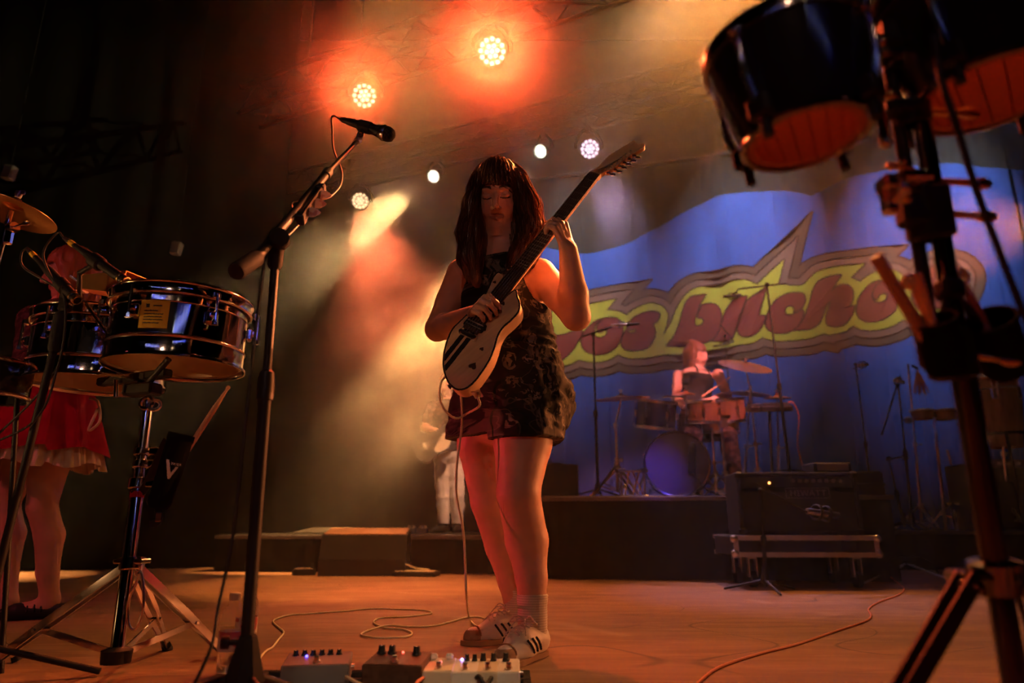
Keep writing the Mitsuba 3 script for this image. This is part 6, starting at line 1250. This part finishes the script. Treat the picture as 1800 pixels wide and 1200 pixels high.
am = thing('guitar_amplifier', 'black combo guitar amplifier with a lettered badge and an orange pilot light', 'amplifier'); az0, az1 = fz1+.002, P(1410, 829, AY)[2]; aw, ah = .76, az1-az0; ao = V(P(1410, 880, AY)[0], AY+.18, 0)
part(am, 'cabinet', [rbox(aw, .02, ah, .006, ao+AR@V(0, .15, az0+ah/2), AR), rbox(aw, .30, .025, .006, ao+AR@V(0, 0, az1-.0125), AR), rbox(aw, .30, .025, .006, ao+AR@V(0, 0, az0+.0125), AR)]+[rbox(.025, .30, ah, .006, ao+AR@V(x*(aw/2-.0125), 0, az0+ah/2), AR) for x in (-1, 1)], 'm_black_matte', False)
part(am, 'grille_cloth', rbox(aw-.05, .01, ah*.66, .003, ao+AR@V(0, -.13, az0+ah*.36), AR), 'm_grille'); cp_ = part(am, 'control_panel', rbox(aw-.05, .012, ah*.20, .003, ao+AR@V(0, -.125, az1-ah*.15), AR), 'm_black')
for i in range(8): sub(cp_, 'knob', lathe([(.013, 0), (.012, .015), (0, .016)], ao+AR@V(-.02+i*.042, -.132, az1-ah*.14), AR@V(0, -1, 0), 12), 'm_paint_grey', 30)
k2 = sub(cp_, 'pilot_light', ball(ao+AR@V(-.17, -.134, az1-ah*.17), .0075, 8), 'm_drumhead'); scene[k2]['emitter'] = em((8, 2.2, .5))
bz_ = ao+AR@V(.06, -.142, az1-ah*.335); TR = AR@np.array([[1, 0, 0], [0, 0, -1], [0, 1, 0.]]); BW, BH = .27, .062
bg = part(am, 'badge', rbox(BW, .006, BH, .002, bz_, AR), 'm_black'); sub(bg, 'badge_border', [rbox(BW, .004, .004, .001, bz_+AR@V(0, -.003, s_*BH/2), AR) for s_ in (-1, 1)]+[rbox(.004, .004, BH, .001, bz_+AR@V(s_*BW/2, -.003, 0), AR) for s_ in (-1, 1)], 'm_badge', False)
tm = meshkit.text_mesh('HIWATT', .036, .002, True); tw = tm.bounds[1][0]-tm.bounds[0][0]; tm.apply_scale([.225/tw, 1, 1]); sub(bg, 'lettering', put(tm, bz_+AR@V(-.1125, -.0035, -.018), TR), 'm_badge', False)

for x in (-1, 1):
    for z in (az0+.02, az1-.02): part(am, 'corner_guard', rbox(.05, .05, .05, .012, ao+AR@V(x*(aw/2-.018), -.132, z), AR), 'm_black', 30)
part(am, 'carry_handle', strap(spline([ao+AR@V(-.12, 0, az1), ao+AR@V(-.08, 0, az1+.02), ao+AR@V(.08, 0, az1+.02), ao+AR@V(.12, 0, az1)], 5), .03, .006, V(0, 0, 1)), 'm_rubber')
k = thing('effects_unit', 'small black box lying on top of the amplifier at its right', 'effects unit'); o = ao+AR@V(.25, 0, az1+.034); part(k, 'housing', rbox(.24, .22, .062, .006, o, AR), 'm_black'); part(k, 'front_panel', rbox(.20, .006, .045, .002, o+AR@V(0, -.112, 0), AR), 'm_paint_grey')
k = thing('equipment_case', 'tall dark equipment case right of the amplifier', 'case'); o = P(1530, 960, 5.35); o[2] = PERC_Z if o[1] > 5.3 else 0
part(k, 'shell', rbox(.30, .34, .44, .02, o+V(0, .12, .222)), 'm_black_matte'); part(k, 'lid_band', rbox(.305, .345, .02, .004, o+V(0, .12, .34)), 'm_black'); part(k, 'handle', rbox(.12, .02, .03, .006, o+V(0, -.06, .25)), 'm_black')
mic_stand('low black microphone stand leaning across the front of the amplifier', P(1338, 862, 4.22), V(*P(1345, 1020, 4.2)[:2], 0), (P(1325, 848, 4.2), P(1422, 902, 4.12)), 'black microphone pointing at the amplifier speaker', P(1418, 898, 4.12), P(1474, 906, 4.22), .24, .009, .020)
# black cable stands in front of the right riser
k = thing('cable_tripod', 'low thin tripod with cables on the floor right of the flight case', 'tripod'); o = PZ(1592, 1016, 0); hb = P(1592, 990, o[1])
for ft in (PZ(1520, 1024, .008), PZ(1680, 1022, .008), o+V(.05, .3, .008)): part(k, 'leg', cyl(hb, ft, .007), 'm_steel')
part(k, 'hub', ball(hb, .02, 8), 'm_black'); part(k, 'cable', tube(spline([P(1555, 1000, 4.9), P(1570, 982, 4.9), P(1600, 976, 4.9), P(1630, 984, 4.9), P(1650, 1008, 4.9)], 6), .006, 6), 'm_cable_black')
# ---------------------------------------------------------------- second percussion set on the right riser
RZ = PERC_Z
def fr_(px, Y): q_ = P(px, 800, Y); return V(q_[0], q_[1], RZ)
s_ = pole_stand('chrome percussion stand with a tripod foot on the right riser', P(1665, 790, 5.6), fr_(1685, 5.6), legs=.30, hub_h=.30, name='percussion_stand', turn=2.6)
s2 = pole_stand('slim chrome stand with a hanging rattle beside the lettering', P(1596, 640, 5.8), fr_(1602, 5.8), 'm_chrome', .2, hub_h=.2, name='percussion_stand')
part(s2, 'cross_arm', [cyl(P(1585, 738, 5.8), P(1612, 736, 5.8), .008), rbox(.05, .04, .05, .006, P(1596, 738, 5.8))], 'm_steel', 30)
k = thing('shaker_bundle', 'bundle of hanging seed rattles on the slim chrome stand', 'rattle'); o = P(1612, 650, 5.78)
part(k, 'handle', cyl(P(1603, 642, 5.78), P(1614, 648, 5.76), .012), 'm_black'); 
for i in range(7): part(k, 'strand', tube(spline([o, o+V(-.03+.012*i, 0, -.1), o+V(-.06+.022*i, .01*(i % 2), -.20-.01*(i % 3))], 5), [.004]*5+[.006]*6, 6), 'm_hair_red')
bz2 = P(1640, 722, 5.5); k = thing('bongo_pair', 'small pair of orange lit percussion drums right of the hanging rattle', 'drums')
for x, r_ in ((-.09, .085), (.10, .10)): part(k, 'shell', lathe([(r_*.8, -.07), (r_, .0), (r_*.96, .0), (r_*.76, -.068)], bz2+V(x, 0, 0), n=28), 'm_shell_wood', 40); part(k, 'drumhead', lathe([(0, .004), (r_*.97, .004), (r_, -.004)], bz2+V(x, 0, 0), n=24), 'm_drumhead'); part(k, 'rim', torus(bz2+V(x, 0, 0), (0, 0, 1), r_, .008, 28, 6), 'm_chrome')
part(k, 'bridge_block', rbox(.05, .04, .04, .004, bz2+V(.0, 0, -.03)), 'm_black'); part(k, 'stand_pole', cyl(bz2+V(0, 0, -.04), fr_(1642, 5.5), .012), 'm_chrome')
def conga(label, o, r, h):
    k = thing('conga_drum', label, 'drum'); pr_ = [(r*.72, 0), (r*.86, h*.25), (r*1.04, h*.62), (r, h*.9), (r*.97, h)]
    part(k, 'shell', lathe(pr_, o, n=36), 'm_shell_wood', 50); part(k, 'drumhead', lathe([(0, h+.012), (r*.9, h+.012), (r*1.0, h*.99)], o, n=32), 'm_drumhead'); part(k, 'rim', [torus(o+V(0, 0, h*.97), (0, 0, 1), r*1.03, .010, 36, 6), torus(o+V(0, 0, h*.80), (0, 0, 1), r*1.04, .006, 36, 6)], 'm_chrome')
    for i in range(5):
        a = i*1.257+.2; part(k, 'lug', [rbox(.03, .03, .08, .005, o+V(r*1.03*math.cos(a), r*1.03*math.sin(a), h*.72)), cyl(o+V(r*1.05*math.cos(a), r*1.05*math.sin(a), h*.7), o+V(r*1.05*math.cos(a), r*1.05*math.sin(a), h*.97), .005)], 'm_chrome', 30)
    return k
o = fr_(1772, 5.3); conga('wooden conga drum lit orange at the right edge, behind the bongo stand', V(o[0], o[1], P(1772, 664, 5.3)[2]-.55), .15, .56)
k = thing('drum_basket_stand', 'dark stand that carries the conga at the right edge', 'stand'); 
for i in range(3): part(k, 'leg', cyl(V(o[0]+.16*math.cos(i*2.09), o[1]+.16*math.sin(i*2.09), P(1772, 664, 5.3)[2]-.45), V(o[0]+.2*math.cos(i*2.09), o[1]+.2*math.sin(i*2.09), RZ), .012), 'm_black')
part(k, 'ring', torus(V(o[0], o[1], P(1772, 664, 5.3)[2]-.45), (0, 0, 1), .16, .012, 28, 6), 'm_black')
ct = V(o[0]-.02, o[1]-.02, P(1772, 664, 5.3)[2]+.035)
drum('small snare drum lying on the conga at the right edge', ct, (0, 0, 1), .10, .13, 'm_shell_wood', 'snare_drum'); k = thing('folded_towel', 'red lit folded towel on the small snare drum', 'towel')
solo(k, nets(lambda p: blob(p, ct+V(0, 0, .175), (.10, .09, .045))+(meshkit.fbm(p*np.array([14, 14, 40]), 3, 2)-.5)*.03, ct+V(-.16, -.16, .08), ct+V(.16, .16, .26), .008), 'm_white_cloth', True)
cymbal('low orange lit cymbal beside the conga', P(1752, 662, 5.15), .14, (0, -.1, 1)); k = pole_stand('chrome stand of the low cymbal beside the conga', P(1752, 664, 5.15), fr_(1752, 5.35), legs=.22, hub_h=.2)
ra = thing('amplifier_head', 'black amplifier with a row of pale knobs at the right edge', 'amplifier'); o = P(1785, 905, 5.25)
part(ra, 'cabinet', rbox(.50, .34, .50, .012, V(o[0], o[1]+.2, RZ+.251)), 'm_black_matte'); part(ra, 'grille', rbox(.44, .012, .33, .004, V(o[0], o[1]+.026, RZ+.19)), 'm_grille'); pn = part(ra, 'panel', rbox(.44, .012, .06, .003, V(o[0], o[1]+.026, P(1785, 814, 5.25)[2])), 'm_paint_grey')
for i in range(6): sub(pn, 'knob', lathe([(.014, 0), (.012, .02), (0, .02)], V(o[0]-.18+.07*i, o[1]+.018, P(1785, 814, 5.25)[2]), (0, -1, 0), 10), 'm_alu', 30)
for px, lb in ((1655, 'clear water bottle on the right riser by the chrome tripod, left one'), (1668, 'clear water bottle on the right riser by the chrome tripod, right one')):
    k = thing('water_bottle', lb, 'bottle'); o = fr_(px, 5.35)
    part(k, 'shell', lathe([(0, .003), (.030, .002), (.032, .02), (.032, .14), (.014, .18), (.013, .19)], o, n=20), 'm_clear', True); part(k, 'cap', lathe([(0, .188), (.015, .188), (.015, .205), (0, .206)], o, n=14), 'm_paint_cream', 30)
mic_stand('black microphone stand with a low boom on the right riser', P(1578, 668, 5.4), fr_(1586, 5.4), (P(1550, 764, 5.3), P(1582, 660, 5.42)), 'dark microphone at the top of the boom on the right riser', P(1570, 668, 5.42), P(1590, 672, 5.36), .2, .009, .014)
mic_stand('short dark stand with a bent arm behind the equipment case', P(1562, 805, 5.6), fr_(1572, 5.6), (P(1558, 808, 5.6), P(1588, 802, 5.6)), 'small dark microphone on the short bent stand', P(1586, 802, 5.6), P(1596, 806, 5.55), .16, .009, .010)
# ---------------------------------------------------------------- bongos on a stand, close to the lens at the right
def bongo(label, c, ax, rb, rt, h, hint):
    """open staved shell on its rim: c is the centre of the open bottom"""
    k = thing('bongo_drum', label, 'drum'); ax = unit(ax); B = basis(ax, hint); n = 20
    prof = lambda t: rb+(rt-rb)*(t**.8)
    for i in range(n):
        a0, a1 = i*2*np.pi/n+.012, (i+1)*2*np.pi/n-.012; v = []
        for t in (0, .35, .7, .96):
            for a in (a0, (a0+a1)/2, a1):
                d = B[:, 0]*math.cos(a)+B[:, 1]*math.sin(a)
                v += [c+ax*h*t+d*(prof(t)-.011), c+ax*h*t+d*(prof(t)-.001)]
        v = np.array(v).reshape(4, 3, 2, 3); f = []; id_ = lambda t, a, s: (t*3+a)*2+s
        for t in range(3):
            for a in range(2):
                f += [[id_(t, a, 1), id_(t, a+1, 1), id_(t+1, a+1, 1)], [id_(t, a, 1), id_(t+1, a+1, 1), id_(t+1, a, 1)], [id_(t, a, 0), id_(t+1, a+1, 0), id_(t, a+1, 0)], [id_(t, a, 0), id_(t+1, a, 0), id_(t+1, a+1, 0)]]
            for a, sg in ((0, 1), (2, -1)):
                q_ = [id_(t, a, 0), id_(t, a, 1), id_(t+1, a, 1), id_(t+1, a, 0)]; f += [[q_[0], q_[1], q_[2]], [q_[0], q_[2], q_[3]]] if sg > 0 else [[q_[2], q_[1], q_[0]], [q_[3], q_[2], q_[0]]]
        for a in range(2): q_ = [id_(0, a, 0), id_(0, a+1, 0), id_(0, a+1, 1), id_(0, a, 1)]; f += [[q_[0], q_[1], q_[2]], [q_[0], q_[2], q_[3]]]
        part(k, 'stave', trimesh.Trimesh(v.reshape(-1, 3), np.array(f), process=False), 'm_bongo_wood', 30)
    part(k, 'outer_shell', lathe([(prof(t)+e, h*t) for t, e in ((.0, .0), (0, .003), (.3, .003), (.7, .003), (.95, .003), (.95, .0))], c, ax, 64), 'm_shell_black', 50, label='black lacquered outside')
    part(k, 'drumhead', lathe([(0, h), (rt*.96, h), (rt*1.0, h*.985), (rt*1.005, h*.93)], c, ax, 56), 'm_skinhead', 50, label='translucent skin')
    part(k, 'rim_hoop', lathe([(rt*1.006, h*.86), (rt*1.045, h*.86), (rt*1.055, h*.93), (rt*1.05, h*.99), (rt*1.03, h*1.005), (rt*1.006, h*.99)], c, ax, 64), 'm_chrome_dark', 50)
    for i in range(4):
        a = i*np.pi/2+.62; d = B[:, 0]*math.cos(a)+B[:, 1]*math.sin(a); R = np.stack([np.cross(d, ax), d, ax], 1)
        lg = part(k, 'tension_rod', [tube([c+ax*h*.88+d*(rt*1.06), c+ax*h*.45+d*(prof(.45)+.020), c+ax*h*-.02+d*(prof(0)+.016)], .0045, 8)], 'm_chrome', True); sub(lg, 'lug_bracket', [rbox(.030, .022, .030, .004, c+ax*h*.12+d*(prof(.1)+.012), R), cyl(c+ax*h*-.16+d*(prof(0)+.014), c+ax*h*.08+d*(prof(0)+.014), .0065)], 'm_black', 30); sub(lg, 'rod_nut', cyl(c+ax*h*.82+d*(rt*1.06), c+ax*h*.90+d*(rt*1.06), .0075, n=8), 'm_chrome')
    part(k, 'bottom_ring', torus(c, ax, rb+.004, .0045, 56, 8), 'm_chrome_dark'); return k
pr('m_chrome_dark', (.30, .29, .28), .14, 1.0)
BC1 = P(1416, 243, .765); BA1 = unit(V(-.10, .02, 1))
bongo('near bongo drum with glowing orange staves inside, hanging at the upper right', BC1, BA1, .0715, .100, .138, (0, 1, 0))
BC2 = P(1742, 165, .80); bongo('larger bongo drum cut off by the top right corner', BC2, unit(V(-.05, .02, 1)), .090, .128, .150, (0, 1, 0))
bs = thing('bongo_stand', 'black and chrome tripod stand close to the lens that carries the bongos', 'stand')
h0, h1 = P(1752, 1012, .93), P(1592, 40, .80); dP = unit(h1-h0)
def pol(t): return h0+(h1-h0)*t
part(bs, 'upper_tube', cyl(pol(.36), pol(1.05), .0125), 'm_chrome_dark'); part(bs, 'lower_tube', cyl(pol(-.06), pol(.40), .0155, n=32), 'm_shell_black'); part(bs, 'slide_rod', cyl(pol(.36)+V(-.026, .01, 0), pol(.97)+V(-.026, .01, 0), .009), 'm_black')
for t, r_, h_, m_ in ((.385, .030, .07, 'm_black'), (.64, .030, .075, 'm_black'), (.70, .022, .03, 'm_chrome'), (.83, .024, .035, 'm_black'), (.93, .022, .03, 'm_chrome_dark')):
    cl2 = part(bs, 'clamp', [lathe([(r_*.7, -h_/2), (r_, -h_*.42), (r_, h_*.42), (r_*.7, h_/2)], pol(t)+V(-.010, .004, 0), dP, 18), rbox(.05, .03, h_*.6, .005, pol(t)+V(-.03, -.006, 0))], m_, 35)
    sub(cl2, 'wing_bolt', [cyl(pol(t), pol(t)+V(.045, -.012, -.01), .005), put(ball((0, 0, 0), (.016, .006, .009), 8), pol(t)+V(.055, -.014, -.012))], 'm_brass', 40)
    for x, r2 in ((-.05, .0075), (-.064, .0065)): sub(cl2, 'bolt_head', [cyl(pol(t)+V(-.02, -.012, .005), pol(t)+V(x, -.02, .011), .003), ball(pol(t)+V(x, -.02, .011), r2, 8)], 'm_brass', 40)
part(bs, 'cross_bar', [cyl(pol(.965)+V(-.05, 0, 0), BC1+BA1*.10+V(.10, .0, 0), .012), cyl(pol(.965), BC2+V(-.10, 0, .06), .012), rbox(.09, .05, .045, .006, pol(.965))], 'm_black', 30)
for (a, b) in (((1532, 130), (1556, 250)), ((1590, 330), (1566, 360))): part(bs, 'bracket_rod', [cyl(P(a[0], a[1], .78), P(b[0], b[1], .80), .007), ball(P(a[0], a[1], .78), .010, 8), ball(P(b[0], b[1], .8), .009, 8)], 'm_chrome', 40)
ut = part(bs, 'hose_clamp', [rbox(.03, .03, .022, .004, P(1566, 325, .80)), cyl(P(1566, 325, .8), pol(.68), .007), rbox(.018, .018, .04, .004, P(1562, 352, .8))], 'm_chrome', 30)
hub = pol(.0); part(bs, 'leg_hub', [lathe([(.017, -.022), (.032, -.018), (.032, .018), (.017, .022)], hub, dP, 20), rbox(.11, .05, .016, .004, hub)], 'm_chrome_dark', 30)
for ft in (V(hub[0]-.34, hub[1]-.10, .012), V(hub[0]+.12, hub[1]-.22, .012), V(hub[0]+.26, hub[1]+.30, .012)):
    s = unit(np.cross(ft-hub, V(0, 0, 1)))*.011; st0 = hub+unit((ft-hub)*V(1, 1, 0))*.045
    lg = part(bs, 'leg', [strap([st0+s*o, ft+s*o*.5], .022, .004, s) for o in (1, -1)], 'm_black', 30); sub(lg, 'rivet', [cyl(st0+(ft-st0)*t-s*1.5, st0+(ft-st0)*t+s*1.5, .006) for t in (.03, .42, .75)], 'm_chrome'); part(bs, 'leg_brace', strap([V(hub[0], hub[1], .06), st0+(ft-st0)*.45], .016, .004, s), 'm_chrome_dark'); part(bs, 'rubber_foot', cyl(ft-V(0, 0, .012), ft+(st0-ft)*.10, .015), 'm_rubber')
part(bs, 'centre_post', cyl(V(hub[0], hub[1], .04), hub, .0155), 'm_shell_black')
# sticks in two holders
def holder(label, top, bot, r):
    k = thing('stick_holder', label, 'stick holder'); d = unit(top-bot); L = np.linalg.norm(top-bot)
    part(k, 'cup', lathe([(0, 0), (r*.9, 0), (r, .006), (r*1.05, L*.94), (r*1.1, L*.95), (r*1.1, L), (r*.97, L), (r*.93, .012), (0, .010)], bot, d, 24), 'm_black_cloth', 40); part(k, 'clip', [cyl(bot+d*L*.6, pol(.50), .006), rbox(.03, .03, .03, .005, pol(.50))], 'm_black', 30); return k
h1t, h1b = P(1640, 560, .83), P(1668, 650, .86); holder('black stick holder left of the bongo stand pole', h1t, h1b, .026)
h2t, h2b = P(1738, 560, .86), P(1772, 650, .90); holder('black stick holder right of the bongo stand pole', h2t, h2b, .030)
def fat_stick(label, a, b, r, mat='m_stick', grp=None):
    a, b = np.asarray(a), np.asarray(b); L = np.linalg.norm(b-a); k = thing('drumstick', label, 'drumstick', grp); return solo(k, lathe([(0, 0), (r*.8, .0), (r, .004), (r, L-.004), (r*.8, L), (0, L)], a, b-a, 16), mat, 40)
fat_stick('thick pale rod end sticking up left out of the left holder, brightly lit', P(1648, 628, .845), P(1540, 450, .80), .0085)
fat_stick('thin stick standing in the left holder nearer the pole', P(1660, 630, .85), P(1612, 480, .84), .0060)
fat_stick('stick with a felt tip leaning out of the right holder', P(1762, 630, .88), P(1690, 492, .86), .0058)
k = thing('mallet', 'pale felt headed mallet tips between the sticks', 'mallet'); a, b = P(1668, 640, .86), P(1600, 495, .85); part(k, 'shaft', cyl(a, b, .0045), 'm_stick'); part(k, 'head', ball(b, (.011, .011, .012), 10), 'm_cream_cloth')
k = thing('mallet', 'second felt headed mallet leaning right of the pole', 'mallet'); a, b = P(1766, 640, .9), P(1688, 487, .89); part(k, 'shaft', cyl(a, b, .0045), 'm_stick'); part(k, 'head', ball(b, (.012, .012, .013), 10), 'm_cream_cloth')
k = thing('microphone_cable', 'thick black cable hanging down from the bongo microphone at the right edge', 'cable')
solo(k, tube(spline([P(1640, 60, .72), P(1655, 140, .72), P(1678, 210, .72), P(1712, 320, .74), P(1752, 430, .76), P(1800, 552, .78), P(1860, 700, .80), P(1880, 1000, .82), V(1.0, .75, .02), V(1.1, .9, .008)], 10), .0042, 8), 'm_cable_black', True)
# ---------------------------------------------------------------- haze: one body of air over the stage, thicker in the plume and in puffs added at lamps for their glow
X0, X1, Y0, Y1, Z0, Z1 = -6.5, 8.0, 2.75, 9.5, .012, 5.6
nx, ny, nz_ = 110, 52, 50
zz, yy, xx = np.meshgrid(*[(np.arange(n)+.5)/n for n in (nz_, ny, nx)], indexing='ij')
hp = np.stack([X0+xx*(X1-X0), Y0+yy*(Y1-Y0), Z0+zz*(Z1-Z0)], -1)
dens = .007+.017*meshkit.fbm(hp*[.9, .9, .8], 4, 3)
def puff(c, r, a): return a*np.exp(-(((hp-np.asarray(c))/np.asarray(r))**2).sum(-1))
curl = np.clip((meshkit.fbm(hp*1.9+meshkit.fbm(hp*.8, 2, 7)[..., None]*2, 4, 9)-.36)*3.2, 0, 1.8)
dens = dens+curl*(puff(P(706, 350, 6.75), (.30, .5, .32), 1.1)+puff(P(655, 430, 6.9), (.50, .7, .7), .50)+puff(P(750, 560, 6.2), (.50, .8, 1.0), .55)+puff(P(690, 680, 6.2), (.9, .9, .75), .22)+puff(P(840, 420, 6.3), (.5, .7, .8), .30))
dens = dens+(.5+.5*curl)*(puff(P(640, 180, 4.8), (.7, .7, .6), .20)+puff(P(865, 105, 4.2), (.8, .7, .65), .24)+puff(P(1050, 300, 5.9), (.30, .6, .6), .30)+puff(P(925, 288, 6.4), (.22, .4, .24), .9)+puff(P(1200, 70, 5.0), (1.2, .9, .6), .22))  # puffs added at the lamps so that their glow and cones show
dens = dens*(.35+.65*np.clip((hp[..., 0]+3.4)/1.9, 0, 1))
dens = dens*np.minimum(1, np.minimum(xx, 1-xx)*10)*np.minimum(1, (1-zz)*7)*np.minimum(1, yy*9)
scene['haze'] = {'type': 'cube', 'to_world': T().translate([(X0+X1)/2, (Y0+Y1)/2, (Z0+Z1)/2]).scale([(X1-X0)/2, (Y1-Y0)/2, (Z1-Z0)/2]), 'bsdf': {'type': 'ref', 'id': 'm_null'},
    'interior': {'type': 'heterogeneous', 'albedo': {'type': 'constvolume', 'value': rgb(.92, .92, .92)}, 'phase': {'type': 'hg', 'g': .5},
                 'sigma_t': {'type': 'gridvolume', 'grid': mi.VolumeGrid(np.ascontiguousarray(dens[..., None].astype(np.float32))), 'to_world': T().translate([X0, Y0, Z0]).scale([X1-X0, Y1-Y0, Z1-Z0])}}}
labels['haze'] = {'label': 'thin stage haze and drifting smoke lit by the lamps', 'category': 'haze', 'kind': 'stuff'}

# small boxes hanging high at the left
for px, py, Y, lb in ((310, 437, 5.6, 'small grey box hanging by the left curtain above the timbales'), (17, 304, 5.0, 'small grey box at the top of the left edge above the cymbal')):
    k = thing('hanging_box', lb, 'box'); o = P(px, py, Y)
    part(k, 'housing', rbox(.085, .07, .12, .01, o, rot((0, 1, 0), .15)), 'm_paint_grey'); part(k, 'wire', cyl(o+V(0, 0, .05), V(o[0], o[1], 8.1), .003, n=6), 'm_black')
# what repeats belongs together
GROUPS = {'stage_lamp': 'lamps of the lighting rig', 'effects_pedal': 'effects pedals on the stage', 'guitar_pick': 'picks in the holder on the boom', 'water_bottle': 'plastic water bottles', 'timbale_drum': 'pair of timbales', 'bongo_drum': 'pair of bongos',
          'mallet': 'felt mallets in the stick holders', 'stick_holder': 'stick holders on the bongo stand', 'house_lamp_row': 'house lamp rows', 'lighting_truss': 'lighting trusses', 'stage_riser': 'stage risers', 'stage_monitor': 'wedge monitors',
          'stage_curtain': 'black stage curtains', 'cymbal': 'cymbals', 'cymbal_stand': 'cymbal stands', 'tom_stand': 'tom stands', 'microphone_stand': 'microphone stands', 'condenser_microphone': 'condenser microphones', 'tom_drum': 'toms of the kit', 'drumstick': 'drumsticks', 'hanging_box': 'hanging boxes'}
for k, d in labels.items():
    base = k[:-4] if k[-4:-3] == '_' and k[-3:].isdigit() else k
    if '__' not in k and base in GROUPS: d.setdefault('group', GROUPS[base])
